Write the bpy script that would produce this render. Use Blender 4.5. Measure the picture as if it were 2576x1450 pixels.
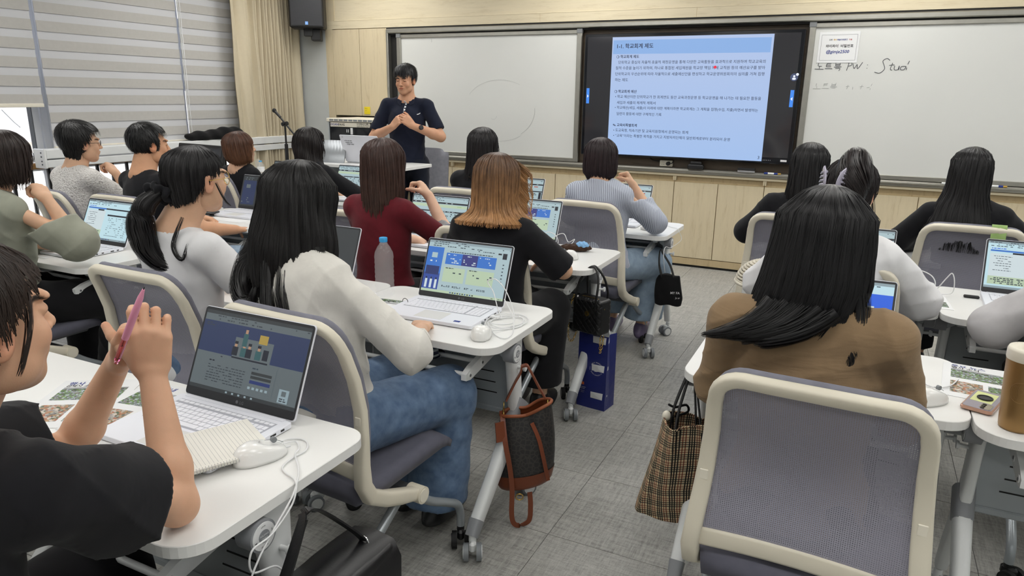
import bpy, bmesh, math, random
import numpy as np
from mathutils import Vector, Matrix

for _o in list(bpy.data.objects):
    bpy.data.objects.remove(_o)
C = bpy.context.scene.collection
SC = bpy.context.scene
PI = math.pi

# ------------------------------------------------------------------ camera
CAM_H = 1.50
FPX = 1787.2
YAW, PITCH, ROLL = 0.4508693, -0.2643052, 0.0147906
_cy, _sy, _cp, _sp = math.cos(YAW), math.sin(YAW), math.cos(PITCH), math.sin(PITCH)
_f = Vector((-_sy * _cp, _cy * _cp, _sp))
_r = Vector((_cy, _sy, 0))
_u = _r.cross(_f)
_R = _r * math.cos(ROLL) + _u * math.sin(ROLL)
_U = -_r * math.sin(ROLL) + _u * math.cos(ROLL)
cam_d = bpy.data.cameras.new('camera')
cam_d.sensor_width = 36.0
cam_d.lens = FPX * 36.0 / 2576.0
cam_d.clip_start = 0.02
cam_d.clip_end = 200
cam = bpy.data.objects.new('camera', cam_d)
C.objects.link(cam)
cam.matrix_world = Matrix(((_R.x, _U.x, -_f.x, 0), (_R.y, _U.y, -_f.y, 0), (_R.z, _U.z, -_f.z, CAM_H), (0, 0, 0, 1)))
SC.camera = cam

# ------------------------------------------------------------------ world, exposure
SC.view_settings.view_transform = 'Standard'
SC.view_settings.look = 'None'
SC.view_settings.exposure = 0.0
SC.view_settings.gamma = 1.0
SC.view_settings.use_curve_mapping = False
SC.cycles.use_denoising = True
SC.cycles.max_bounces = 8
SC.cycles.diffuse_bounces = 4
SC.cycles.glossy_bounces = 3
SC.cycles.transparent_max_bounces = 12
SC.cycles.sample_clamp_indirect = 4.0
world = bpy.data.worlds.new('world')
SC.world = world
world.use_nodes = True
_nt = world.node_tree
_bg = _nt.nodes['Background']
_sky = _nt.nodes.new('ShaderNodeTexSky')      # hazy bright sky
_sky.sky_type = 'NISHITA'
_sky.sun_disc = False
_sky.sun_elevation = math.radians(48)
_sky.sun_rotation = math.radians(200)
_sky.dust_density = 4.0
_mixc = _nt.nodes.new('ShaderNodeMix'); _mixc.data_type = 'RGBA'
_mixc.inputs['Factor'].default_value = .75
_mixc.inputs['B'].default_value = (1.0, 1.0, 1.0, 1)
_nt.links.new(_sky.outputs[0], _mixc.inputs['A'])
_nt.links.new(_mixc.outputs['Result'], _bg.inputs[0])
_bg.inputs[1].default_value = 1.6

def sun_lamp():
    l = bpy.data.lights.new('sun', 'SUN')
    l.energy = 9.0
    l.angle = math.radians(0.6)
    l.color = (1.0, 0.96, 0.9)
    o = bpy.data.objects.new('sun', l)
    C.objects.link(o)
    o.rotation_euler = (math.radians(42), 0, math.radians(-65))  # shines on the facade across the street
sun_lamp()

# ceiling panels: real luminaires, see ceiling_light()
PANEL_W = 42.0
PANEL_COL = (1.0, 0.985, 0.95, 1.0)
# ------------------------------------------------------------------ helpers
RNG = random.Random(7)

def srgb(r, g, b):
    def f(c):
        c = c / 255.0
        return c / 12.92 if c <= 0.04045 else ((c + 0.055) / 1.055) ** 2.4
    return (f(r), f(g), f(b), 1.0)

class MB:
    """collects vertices and faces with a material slot per face"""
    def __init__(s):
        s.v = []; s.f = []; s.m = []; s.sm = []; s.col = None
    def add(s, vs, fs, mi=0, smooth=False, M=None):
        b = len(s.v)
        if M is not None:
            vs = [tuple(M @ Vector(p)) for p in vs]
        s.v.extend([tuple(p) for p in vs])
        for f in fs:
            s.f.append(tuple(i + b for i in f)); s.m.append(mi); s.sm.append(smooth)
        return s
    def box(s, x0, x1, y0, y1, z0, z1, mi=0, M=None, ch=0.0):
        if ch > 0:
            return s.cbox(x0, x1, y0, y1, z0, z1, ch, mi, M)
        vs = [(x0, y0, z0), (x1, y0, z0), (x1, y1, z0), (x0, y1, z0), (x0, y0, z1), (x1, y0, z1), (x1, y1, z1), (x0, y1, z1)]
        fs = [(0, 3, 2, 1), (4, 5, 6, 7), (0, 1, 5, 4), (1, 2, 6, 5), (2, 3, 7, 6), (3, 0, 4, 7)]
        return s.add(vs, fs, mi, False, M)
    def cbox(s, x0, x1, y0, y1, z0, z1, c, mi=0, M=None):
        # box with chamfered edges
        c = min(c, abs(x1 - x0) * .49, abs(y1 - y0) * .49, abs(z1 - z0) * .49)
        X = (x0, x1); Y = (y0, y1); Z = (z0, z1)
        vs = []; idx = {}
        for i in (0, 1):
            for j in (0, 1):
                for k in (0, 1):
                    sx = c if i == 0 else -c; sy = c if j == 0 else -c; sz = c if k == 0 else -c
                    idx[i, j, k, 0] = len(vs); vs.append((X[i], Y[j] + sy, Z[k] + sz))
                    idx[i, j, k, 1] = len(vs); vs.append((X[i] + sx, Y[j], Z[k] + sz))
                    idx[i, j, k, 2] = len(vs); vs.append((X[i] + sx, Y[j] + sy, Z[k]))
        fs = []
        for i in (0, 1):
            q = [idx[i, 0, 0, 0], idx[i, 1, 0, 0], idx[i, 1, 1, 0], idx[i, 0, 1, 0]]
            fs.append(q if i else q[::-1])
            q = [idx[0, i, 0, 1], idx[1, i, 0, 1], idx[1, i, 1, 1], idx[0, i, 1, 1]]
            fs.append(q[::-1] if i else q)
            q = [idx[0, 0, i, 2], idx[1, 0, i, 2], idx[1, 1, i, 2], idx[0, 1, i, 2]]
            fs.append(q if i else q[::-1])
        for i in (0, 1):
            for j in (0, 1):
                q = [idx[i, j, 0, 0], idx[i, j, 0, 1], idx[i, j, 1, 1], idx[i, j, 1, 0]]
                fs.append(q if i != j else q[::-1])
                q = [idx[i, 0, j, 0], idx[i, 0, j, 2], idx[i, 1, j, 2], idx[i, 1, j, 0]]
                fs.append(q[::-1] if i != j else q)
                q = [idx[0, i, j, 1], idx[0, i, j, 2], idx[1, i, j, 2], idx[1, i, j, 1]]
                fs.append(q if i != j else q[::-1])
                for k in (0, 1):
                    t = [idx[i, j, k, 0], idx[i, j, k, 1], idx[i, j, k, 2]]
                    fs.append(t if (i + j + k) % 2 else t[::-1])
        return s.add(vs, fs, mi, False, M)
    def tube(s, pts, r, seg=10, mi=0, M=None, cap=True, flat=None, smooth=True):
        """sweep a circle (or an ellipse flat=(a,b)) along points; r a number or one per point"""
        P = [Vector(p) for p in pts]; n = len(P)
        rr = r if isinstance(r, (list, tuple)) else [r] * n
        vs = []; fs = []
        T = []
        for i in range(n):
            a = P[max(i - 1, 0)]; b = P[min(i + 1, n - 1)]
            t = (b - a)
            T.append(t.normalized() if t.length > 1e-9 else Vector((0, 0, 1)))
        up = Vector((0, 0, 1))
        if abs(T[0].dot(up)) > .95: up = Vector((1, 0, 0))
        N = (up - T[0] * up.dot(T[0])).normalized()
        for i in range(n):
            N = (N - T[i] * N.dot(T[i]))
            N = N.normalized() if N.length > 1e-6 else T[i].orthogonal().normalized()
            B = T[i].cross(N)
            for k in range(seg):
                a = 2 * PI * k / seg
                ca, sa = math.cos(a), math.sin(a)
                if flat: q = P[i] + N * (ca * flat[0]) + B * (sa * flat[1])
                else: q = P[i] + N * (ca * rr[i]) + B * (sa * rr[i])
                vs.append(tuple(q))
        for i in range(n - 1):
            for k in range(seg):
                k2 = (k + 1) % seg
                fs.append((i * seg + k, i * seg + k2, (i + 1) * seg + k2, (i + 1) * seg + k))
        s.add(vs, fs, mi, smooth, M)
        if cap:
            s.add([vs[k] for k in range(seg)], [tuple(range(seg))[::-1]], mi, False, M)
            s.add([vs[(n - 1) * seg + k] for k in range(seg)], [tuple(range(seg))], mi, False, M)
        return s
    def lathe(s, prof, seg=24, mi=0, M=None, smooth=True, sx=1, sy=1):
        """prof: (radius, z) pairs bottom to top"""
        vs = []; fs = []; n = len(prof)
        for r, z in prof:
            for k in range(seg):
                a = 2 * PI * k / seg
                vs.append((r * math.cos(a) * sx, r * math.sin(a) * sy, z))
        for i in range(n - 1):
            for k in range(seg):
                k2 = (k + 1) % seg
                fs.append((i * seg + k, i * seg + k2, (i + 1) * seg + k2, (i + 1) * seg + k))
        s.add(vs, fs, mi, smooth, M)
        for i, rev in ((0, True), (n - 1, False)):
            if prof[i][0] > 1e-5:
                q = tuple(range(seg))
                s.add([vs[i * seg + k] for k in range(seg)], [q[::-1] if rev else q], mi, False, M)
        return s
    def cyl(s, a, b, r, seg=16, mi=0, M=None, r2=None):
        return s.tube([a, b], [r, r if r2 is None else r2], seg, mi, M)
    def prism(s, poly, z0, z1, mi=0, M=None, smooth=False, ch=0.0):
        """poly: 2d outline counter-clockwise in xy, extruded z0..z1 with a small chamfer"""
        n = len(poly)
        if ch > 0:
            cx = sum(p[0] for p in poly) / n; cyy = sum(p[1] for p in poly) / n
            def inset(d):
                out = []
                for i in range(n):
                    a = Vector(poly[i - 1]); b = Vector(poly[i]); c = Vector(poly[(i + 1) % n])
                    e1 = (b - a); e2 = (c - b)
                    if e1.length < 1e-9 or e2.length < 1e-9: out.append(tuple(b)); continue
                    e1.normalize(); e2.normalize()
                    m = Vector((-(e1.y + e2.y), e1.x + e2.x))
                    if m.length < 1e-6: out.append(tuple(b)); continue
                    m.normalize(); out.append(tuple(b + m * d))
                return out
            ip = inset(ch)
            rings = [(ip, z0), (poly, z0 + ch), (poly, z1 - ch), (ip, z1)]
        else:
            rings = [(poly, z0), (poly, z1)]
        vs = []; fs = []
        for pl, z in rings:
            vs += [(p[0], p[1], z) for p in pl]
        for j in range(len(rings) - 1):
            for i in range(n):
                i2 = (i + 1) % n
                fs.append((j * n + i, j * n + i2, (j + 1) * n + i2, (j + 1) * n + i))
        s.add(vs, fs, mi, smooth, M)
        s.add(vs[:n], [tuple(range(n))[::-1]], mi, False, M)
        s.add(vs[-n:], [tuple(range(n))], mi, False, M)
        return s
    def quad(s, a, b, c, d, mi=0, M=None):
        return s.add([a, b, c, d], [(0, 1, 2, 3)], mi, False, M)
    def sphere(s, c, r, seg=16, rings=10, mi=0, M=None):
        rx, ry, rz = r if isinstance(r, (tuple, list)) else (r, r, r)
        prof = [(max(math.sin(PI * i / rings), 1e-6), -math.cos(PI * i / rings)) for i in range(rings + 1)]
        vs = []; fs = []
        for q, z in prof:
            for k in range(seg):
                a = 2 * PI * k / seg
                vs.append((c[0] + rx * q * math.cos(a), c[1] + ry * q * math.sin(a), c[2] + rz * z))
        for i in range(rings):
            for k in range(seg):
                k2 = (k + 1) % seg
                fs.append((i * seg + k, i * seg + k2, (i + 1) * seg + k2, (i + 1) * seg + k))
        return s.add(vs, fs, mi, True, M)
    def strip(s, pts, side, w, th=0.002, mi=0, M=None):
        """a flat strap: pts centre line, side = width direction (one or per point)"""
        P = [Vector(p) for p in pts]; n = len(P)
        vs = []; fs = []
        for i in range(n):
            t = (P[min(i + 1, n - 1)] - P[max(i - 1, 0)]).normalized()
            sd = Vector(side[i] if isinstance(side[0], (tuple, list, Vector)) else side)
            sd = (sd - t * sd.dot(t)).normalized()
            nn = t.cross(sd)
            ww = w[i] if isinstance(w, (list, tuple)) else w
            for a, b in ((-1, -1), (1, -1), (1, 1), (-1, 1)):
                vs.append(tuple(P[i] + sd * (a * ww / 2) + nn * (b * th / 2)))
        for i in range(n - 1):
            for k in range(4):
                k2 = (k + 1) % 4
                fs.append((i * 4 + k, i * 4 + k2, (i + 1) * 4 + k2, (i + 1) * 4 + k))
        fs.append((3, 2, 1, 0)); b = (n - 1) * 4; fs.append((b, b + 1, b + 2, b + 3))
        return s.add(vs, fs, mi, False, M)
    def mesh(s, name, mats):
        me = bpy.data.meshes.new(name)
        me.from_pydata(s.v, [], s.f)
        for m in (mats if isinstance(mats, (list, tuple)) else [mats]):
            me.materials.append(m)
        me.polygons.foreach_set('material_index', s.m)
        me.polygons.foreach_set('use_smooth', s.sm)
        me.update()
        return me
    def obj(s, name, mats, parent=None, bevel=0, M=None):
        me = s.mesh(name, mats)
        if bevel:
            bm = bmesh.new(); bm.from_mesh(me)
            bmesh.ops.remove_doubles(bm, verts=bm.verts, dist=1e-5)
            bmesh.ops.recalc_face_normals(bm, faces=bm.faces)
            es = [e for e in bm.edges if len(e.link_faces) == 2 and e.calc_face_angle(0) > .5]
            bmesh.ops.bevel(bm, geom=es, offset=bevel, segments=2, profile=.5, affect='EDGES', clamp_overlap=True)
            bm.to_mesh(me); bm.free()
        return link(name, me, parent, M)

def link(name, me, parent=None, M=None):
    o = bpy.data.objects.new(name, me)
    C.objects.link(o)
    if parent is not None: o.parent = parent
    if M is not None: o.matrix_local = M
    return o

def tag(o, label=None, cat=None, group=None, kind=None):
    if label: o['label'] = label
    if cat: o['category'] = cat
    if group: o['group'] = group
    if kind: o['kind'] = kind
    return o

def thing(name, label, cat, loc=(0, 0, 0), rotz=0.0, group=None):
    o = bpy.data.objects.new(name, None)
    C.objects.link(o)
    o.empty_display_size = 0.05
    o.location = loc
    o.rotation_euler = (0, 0, rotz)
    return tag(o, label, cat, group)

KIDS = {}
def kids(o):
    return [c for c in bpy.data.objects if c.parent is o]

def dup(root, loc, rotz=0.0, label=None, group=None, tree=None):
    if tree is None:
        if root.name not in KIDS:
            def rec(o): return [(c, rec(c)) for c in kids(o)]
            KIDS[root.name] = rec(root)
        tree = KIDS[root.name]
    r = root.copy(); C.objects.link(r)
    r.location = loc; r.rotation_euler = (0, 0, rotz)
    if label: r['label'] = label
    if group: r['group'] = group
    def cp(tr, par):
        for c, sub in tr:
            d = c.copy(); C.objects.link(d); d.parent = par
            cp(sub, d)
    cp(tree, r)
    return r

def rrect(x0, x1, y0, y1, r, n=6):
    rs = r if isinstance(r, (tuple, list)) else (r,) * 4   # corners: (x1,y0) (x1,y1) (x0,y1) (x0,y0)
    out = []
    for (cx, cyy, a0), q in zip(((x1, y0, -90), (x1, y1, 0), (x0, y1, 90), (x0, y0, 180)), rs):
        sx = -q if cx == x1 else q
        syy = q if cyy == y0 else -q
        for k in range(n + 1):
            a = math.radians(a0 + 90 * k / n)
            out.append((cx + sx + q * math.cos(a), cyy + syy + q * math.sin(a)))
    return out

def catmull(pts, n=6):
    P = [Vector(p) for p in pts]
    out = []
    for i in range(len(P) - 1):
        p0 = P[max(i - 1, 0)]; p1 = P[i]; p2 = P[i + 1]; p3 = P[min(i + 2, len(P) - 1)]
        for k in range(n):
            t = k / n
            out.append(0.5 * ((2 * p1) + (p2 - p0) * t + (2 * p0 - 5 * p1 + 4 * p2 - p3) * t * t + (3 * p1 - p0 - 3 * p2 + p3) * t ** 3))
    out.append(P[-1])
    return out

def T(x=0, y=0, z=0): return Matrix.Translation((x, y, z))
def RX(a): return Matrix.Rotation(a, 4, 'X')
def RY(a): return Matrix.Rotation(a, 4, 'Y')
def RZ(a): return Matrix.Rotation(a, 4, 'Z')

# text as flat raised geometry. All strings are set once, in one text object per weight, and cut apart again
TEXT_CACHE = {}
TEXT_TMP = {}
def _set_texts(strs, bold):
    if 'o' not in TEXT_TMP:
        cu = bpy.data.curves.new('lettering', 'FONT')
        cu.size = 1.0
        cu.space_line = 3.0
        cu.resolution_u = 2
        TEXT_TMP['o'] = bpy.data.objects.new('lettering_tmp', cu)
        C.objects.link(TEXT_TMP['o'])
    o = TEXT_TMP['o']; cu = o.data
    cu.body = '\n'.join(strs)
    cu.offset = bold
    ev = o.evaluated_get(bpy.context.evaluated_depsgraph_get())
    me = ev.to_mesh()
    n = len(me.vertices)
    co = np.empty(n * 3); me.vertices.foreach_get('co', co); co = co.reshape(-1, 3)
    order = np.argsort(-co[:, 1]); ys = co[order, 1]
    line = np.empty(n, int); line[order] = np.concatenate([[0], np.cumsum(np.diff(-ys) > 1.2)])   # rows are set far apart
    line = np.clip(line, 0, len(strs) - 1)
    faces = [[] for _ in strs]
    for p in me.polygons:
        v = tuple(p.vertices); faces[line[v[0]]].append(v)
    for k, st in enumerate(strs):
        ids = np.unique(np.array([i for f in faces[k] for i in f], dtype=int))
        if len(ids) == 0: continue
        mp = {int(a): b for b, a in enumerate(ids)}
        TEXT_CACHE[st, bold] = (co[ids].copy(), [tuple(mp[i] for i in f) for f in faces[k]])
    ev.to_mesh_clear()

def text_mesh(txt, width=None, height=None, bold=0.0, align='LEFT', shear=0.0):
    bold = .018 if bold >= .01 else .003
    if (txt, bold) not in TEXT_CACHE:
        for b_, l_ in TEXTS.items():
            if (l_[0], b_) not in TEXT_CACHE: _set_texts(l_, b_)
        if (txt, bold) not in TEXT_CACHE:
            print('TEXT NOT LISTED', repr(txt), bold)
            _set_texts([txt], bold)
    co, fs = TEXT_CACHE[txt, bold]
    co = co.copy()
    co[:, 0] += shear * (co[:, 1] - co[:, 1].min())
    mn = co.min(0); mx = co.max(0)
    w = mx[0] - mn[0]; h = mx[1] - mn[1]
    sx = sy = 1.0
    if width is not None: sx = sy = width / w
    if height is not None:
        sy = height / h
        if width is None: sx = sy
    co = (co - [mn[0], mn[1], 0]) * [sx, sy, 1]
    if align == 'CENTER': co[:, 0] -= w * sx / 2
    co[:, 1] -= h * sy / 2
    return co, fs

def add_text(mb, txt, M, mi=0, **k):
    """M maps the text plane (x right, y up, z out) into the thing"""
    co, fs = text_mesh(txt, **k)
    if len(co): mb.add([tuple(p) for p in co], fs, mi, False, M)
TEXTS = {
 0.003: ['아이스',
  '노트',
  '단위학교 중심의 자율적·효율적 재정운영을 통해 다양한 교육활동을 효과적으로 지원하여 학교교육의',
  '질적 수준을 높이기 위하여, 하나로 통합된 세입재원을 학교장 책임 하에 교직원 등의 예산요구를 받아',
  '단위학교의 우선순위에 따라 자율적으로 세출예산안을 편성하고 학교운영위원회의의 심의를 거쳐 집행',
  '하는 제도',
  '• 학교 예산이란 단위학교가 한 회계연도 동안 교육과정운영 등 학교운영을 해 나가는 데 필요한 활동을',
  '세입과 세출의 체계적 계획서',
  '• 학교예산(세입, 세출)이 미래에 대한 계획이라면 학교회계는 그 계획을 집행(수입, 지출)하면서 발생하는',
  '일련의 활동에 대한 구체적인 기록',
  '• 도교육청, 직속기관 및 교육지원청에서 운영되는 회계',
  '• “교육”이라는 특별한 목적을 가지고 지방자치단체의 일반회계로부터 분리되어 운영',
  '3',
  'FRENCH BAKERY',
  'SINCE 1988',
  'www.paris.co.kr',
  'Thank you',
  'Ja ar'],
 0.018: ['김제',
  '창의',
  '예술미래공간',
  '다움',
  '와이파이  비밀번호',
  '@gimje2500',
  '1-1. 학교회계 제도',
  '❍ 학교회계 제도',
  '❍ 학교회계 예산',
  '✎ 교육비특별회계',
  'FOLDING',
  'TABLE',
  'LOCK',
  'UNLOCK',
  'LEVER',
  'LG',
  '동진강',
  '노트북 사용 안내',
  '비밀번호 입력',
  '전원을 켜세요',
  'DOAN',
  'PAVIS',
  '도안파비스(주)',
  'www.doanav.co.kr',
  'digico',
  'HK',
  '행사 안내',
  '김제시 소식',
  '주요 뉴스',
  '행사 소식',
  '학교회계 기초',
  '목차',
  '연수 교재',
  '2교시',
  '필기',
  '메모',
  'K',
  'B',
  'P',
  'A',
  'R',
  'I',
  'S',
  'G',
  'U',
  'E',
  'T',
  'O',
  'L',
  'N',
  'MY FA'],
}
# ------------------------------------------------------------------ materials
def _mat(name):
    m = bpy.data.materials.new(name); m.use_nodes = True
    nt = m.node_tree; b = nt.nodes['Principled BSDF']
    return m, nt, b

def N(nt, t, **k):
    n = nt.nodes.new(t)
    for a, v in k.items(): setattr(n, a, v)
    return n

def coords(nt, kind='Object', scale=(1, 1, 1)):
    tc = N(nt, 'ShaderNodeTexCoord'); mp = N(nt, 'ShaderNodeMapping')
    mp.inputs['Scale'].default_value = scale
    nt.links.new(tc.outputs[kind], mp.inputs['Vector'])
    return mp.outputs['Vector']

def ramp(nt, fac, cols, pos=None):
    r = N(nt, 'ShaderNodeValToRGB')
    el = r.color_ramp.elements
    while len(el) < len(cols): el.new(0.5)
    for i, c in enumerate(cols):
        el[i].position = pos[i] if pos else i / (len(cols) - 1)
        el[i].color = c
    nt.links.new(fac, r.inputs['Fac'])
    return r.outputs['Color']

def bump(nt, b, h, strength=.2, dist=.001):
    bp = N(nt, 'ShaderNodeBump')
    bp.inputs['Strength'].default_value = strength
    bp.inputs['Distance'].default_value = dist
    nt.links.new(h, bp.inputs['Height'])
    nt.links.new(bp.outputs['Normal'], b.inputs['Normal'])

def plain(name, col, rough=.5, metal=0.0, spec=.5, var=.04, nscale=8, bumps=0.0, bscale=400, coat=0.0):
    """one colour with a slight mottling and fine relief"""
    m, nt, b = _mat(name)
    v = coords(nt)
    n = N(nt, 'ShaderNodeTexNoise'); n.inputs['Scale'].default_value = nscale; n.inputs['Detail'].default_value = 3
    nt.links.new(v, n.inputs['Vector'])
    c0 = tuple(max(0, c * (1 - var)) for c in col[:3]) + (1,)
    c1 = tuple(min(1, c * (1 + var)) for c in col[:3]) + (1,)
    nt.links.new(ramp(nt, n.outputs['Fac'], [c0, c1], [.3, .7]), b.inputs['Base Color'])
    b.inputs['Roughness'].default_value = rough
    b.inputs['Metallic'].default_value = metal
    b.inputs['Specular IOR Level'].default_value = spec
    b.inputs['Coat Weight'].default_value = coat
    if bumps:
        n2 = N(nt, 'ShaderNodeTexNoise'); n2.inputs['Scale'].default_value = bscale; n2.inputs['Detail'].default_value = 2
        nt.links.new(v, n2.inputs['Vector'])
        bump(nt, b, n2.outputs['Fac'], bumps, .001)
    return m

def emit(name, col, s=1.0):
    m, nt, b = _mat(name)
    b.inputs['Base Color'].default_value = (0.01, 0.01, 0.01, 1)
    b.inputs['Roughness'].default_value = .35
    b.inputs['Emission Color'].default_value = col
    b.inputs['Emission Strength'].default_value = s
    return m

def wood(name, base, dark, axis='z', rough=.45):
    m, nt, b = _mat(name)
    sc = {'z': (9, 9, .9), 'x': (.9, 9, 9)}[axis]
    v = coords(nt, 'Object', sc)
    n = N(nt, 'ShaderNodeTexNoise'); n.inputs['Scale'].default_value = 3.2; n.inputs['Detail'].default_value = 6; n.inputs['Roughness'].default_value = .62; n.inputs['Distortion'].default_value = .6
    nt.links.new(v, n.inputs['Vector'])
    sc2 = {'z': (60, 60, 5), 'x': (5, 60, 60)}[axis]
    v2 = coords(nt, 'Object', sc2)
    n2 = N(nt, 'ShaderNodeTexNoise'); n2.inputs['Scale'].default_value = 4; n2.inputs['Detail'].default_value = 3
    nt.links.new(v2, n2.inputs['Vector'])
    mx = N(nt, 'ShaderNodeMath', operation='MULTIPLY_ADD'); mx.inputs[1].default_value = .35
    nt.links.new(n2.outputs['Fac'], mx.inputs[0]); nt.links.new(n.outputs['Fac'], mx.inputs[2])
    nt.links.new(ramp(nt, mx.outputs[0], [dark, base, tuple(min(1, c * 1.06) for c in base[:3]) + (1,)], [.42, .62, .9]), b.inputs['Base Color'])
    b.inputs['Roughness'].default_value = rough
    b.inputs['Specular IOR Level'].default_value = .35
    bump(nt, b, n2.outputs['Fac'], .05, .0005)
    return m

def cloth(name, col, rough=.85, weave=900, var=.08, wr=.25, wscale=14, col2=None, sheen=.2, stretch=(1, 1, 1)):
    """woven fabric: fine weave relief, soft wrinkles, slight colour mottling"""
    m, nt, b = _mat(name)
    v = coords(nt)
    n = N(nt, 'ShaderNodeTexNoise'); n.inputs['Scale'].default_value = 30; n.inputs['Detail'].default_value = 4
    nt.links.new(v, n.inputs['Vector'])
    a = tuple(c * (1 - var) for c in col[:3]) + (1,)
    z = col2 if col2 else tuple(min(1, c * (1 + var)) for c in col[:3]) + (1,)
    nt.links.new(ramp(nt, n.outputs['Fac'], [a, z], [.35, .68]), b.inputs['Base Color'])
    b.inputs['Roughness'].default_value = rough
    b.inputs['Specular IOR Level'].default_value = .2
    b.inputs['Sheen Weight'].default_value = sheen * .4
    w1 = N(nt, 'ShaderNodeTexNoise'); w1.inputs['Scale'].default_value = weave; w1.inputs['Detail'].default_value = 1
    nt.links.new(v, w1.inputs['Vector'])
    vs = coords(nt, 'Object', stretch)
    w2 = N(nt, 'ShaderNodeTexNoise'); w2.inputs['Scale'].default_value = wscale; w2.inputs['Detail'].default_value = 3; w2.inputs['Distortion'].default_value = .8
    nt.links.new(vs, w2.inputs['Vector'])
    ma = N(nt, 'ShaderNodeMath', operation='MULTIPLY_ADD'); ma.inputs[1].default_value = .03
    nt.links.new(w1.outputs['Fac'], ma.inputs[0]); nt.links.new(w2.outputs['Fac'], ma.inputs[2])
    bump(nt, b, ma.outputs[0], wr, .012)
    return m

def vcol(name, rough=.5, spec=.4, var=.06, bumps=.1, bscale=260, sss=0.0, coat=0.0, aniso=0.0):
    """colour read from the mesh's own 'Col' attribute"""
    m, nt, b = _mat(name)
    at = N(nt, 'ShaderNodeAttribute', attribute_name='Col')
    v = coords(nt)
    n = N(nt, 'ShaderNodeTexNoise'); n.inputs['Scale'].default_value = 26; n.inputs['Detail'].default_value = 4
    nt.links.new(v, n.inputs['Vector'])
    mr = N(nt, 'ShaderNodeMapRange'); mr.inputs['From Min'].default_value = .3; mr.inputs['From Max'].default_value = .7
    mr.inputs['To Min'].default_value = 1 - var; mr.inputs['To Max'].default_value = 1 + var
    nt.links.new(n.outputs['Fac'], mr.inputs['Value'])
    vm = N(nt, 'ShaderNodeVectorMath', operation='SCALE')
    nt.links.new(at.outputs['Color'], vm.inputs[0]); nt.links.new(mr.outputs[0], vm.inputs['Scale'])
    nt.links.new(vm.outputs[0], b.inputs['Base Color'])
    b.inputs['Roughness'].default_value = rough
    b.inputs['Specular IOR Level'].default_value = spec
    if sss:
        b.inputs['Subsurface Weight'].default_value = sss
        b.inputs['Subsurface Radius'].default_value = (.012, .005, .003)
        b.inputs['Subsurface Scale'].default_value = .5
    if bumps:
        n2 = N(nt, 'ShaderNodeTexNoise'); n2.inputs['Scale'].default_value = bscale
        nt.links.new(v, n2.inputs['Vector'])
        bump(nt, b, n2.outputs['Fac'], bumps, .001)
    return m

def glassy(name, col=(1, 1, 1, 1), rough=.02, ior=1.35, alpha=None, trans=1.0):
    m, nt, b = _mat(name)
    b.inputs['Base Color'].default_value = col
    b.inputs['Roughness'].default_value = rough
    b.inputs['IOR'].default_value = ior
    b.inputs['Transmission Weight'].default_value = trans
    if alpha is not None: b.inputs['Alpha'].default_value = alpha
    return m

def mesh_fabric(name, col, hole=.42, pitch=.0042):
    """knitted chair mesh: threads with rows of small holes, see-through between the threads"""
    m, nt, b = _mat(name)
    b.inputs['Base Color'].default_value = col
    b.inputs['Roughness'].default_value = .6
    b.inputs['Specular IOR Level'].default_value = .3
    tc = N(nt, 'ShaderNodeTexCoord'); sp = N(nt, 'ShaderNodeSeparateXYZ')
    nt.links.new(tc.outputs['Object'], sp.inputs[0])
    outs = []
    for ax in ('X', 'Z'):
        mm = N(nt, 'ShaderNodeMath', operation='MULTIPLY'); mm.inputs[1].default_value = 2 * PI / pitch
        nt.links.new(sp.outputs[ax], mm.inputs[0])
        sn = N(nt, 'ShaderNodeMath', operation='SINE'); nt.links.new(mm.outputs[0], sn.inputs[0])
        outs.append(sn.outputs[0])
    mi = N(nt, 'ShaderNodeMath', operation='MINIMUM'); nt.links.new(outs[0], mi.inputs[0]); nt.links.new(outs[1], mi.inputs[1])
    gt = N(nt, 'ShaderNodeMath', operation='GREATER_THAN'); gt.inputs[1].default_value = hole
    nt.links.new(mi.outputs[0], gt.inputs[0])
    inv = N(nt, 'ShaderNodeMath', operation='SUBTRACT'); inv.inputs[0].default_value = 1.0
    nt.links.new(gt.outputs[0], inv.inputs[1])
    nt.links.new(inv.outputs[0], b.inputs['Alpha'])
    bump(nt, b, mi.outputs[0], .4, .001)
    return m

M = {}
M['maple'] = wood('maple_laminate', srgb(208, 194, 164), srgb(190, 173, 140))
M['maple_h'] = wood('maple_laminate_horizontal', srgb(214, 202, 174), srgb(198, 183, 152), 'x')
M['maple_dark'] = wood('maple_edge', srgb(186, 167, 132), srgb(166, 146, 112))
M['oak'] = wood('oak_sill', srgb(150, 112, 66), srgb(112, 78, 42), 'x')
M['white_wall'] = plain('painted_wall', srgb(196, 200, 200), .8, var=.02, bumps=.05, bscale=300)
M['ceiling'] = plain('ceiling_board', srgb(232, 232, 228), .9, var=.02)
M['dark_gap'] = plain('dark_recess', srgb(24, 23, 22), .8)
M['whiteboard'] = plain('whiteboard_enamel', srgb(214, 215, 212), .16, spec=.45, var=.015, nscale=2)
M['alu'] = plain('brushed_aluminium', srgb(176, 174, 166), .32, .85, var=.05, nscale=20)
M['alu_dark'] = plain('grey_corner_cap', srgb(120, 122, 124), .5)
M['brown_panel'] = wood('walnut_back_panel', srgb(92, 80, 68), srgb(70, 60, 50), 'x')
M['black_gloss'] = plain('black_glossy_bezel', srgb(16, 18, 24), .12, spec=.5)
M['screen_glass'] = plain('dark_screen_glass', srgb(52, 52, 56), .07, spec=.5, var=.0)
M['black_plastic'] = plain('black_plastic', srgb(22, 22, 24), .45, bumps=.15)
M['black_rubber'] = plain('black_rubber', srgb(18, 18, 19), .7)
M['grey_plastic'] = plain('grey_plastic', srgb(128, 132, 136), .45)
M['grey_dark'] = plain('dark_grey_plastic', srgb(92, 94, 98), .5)
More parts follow.
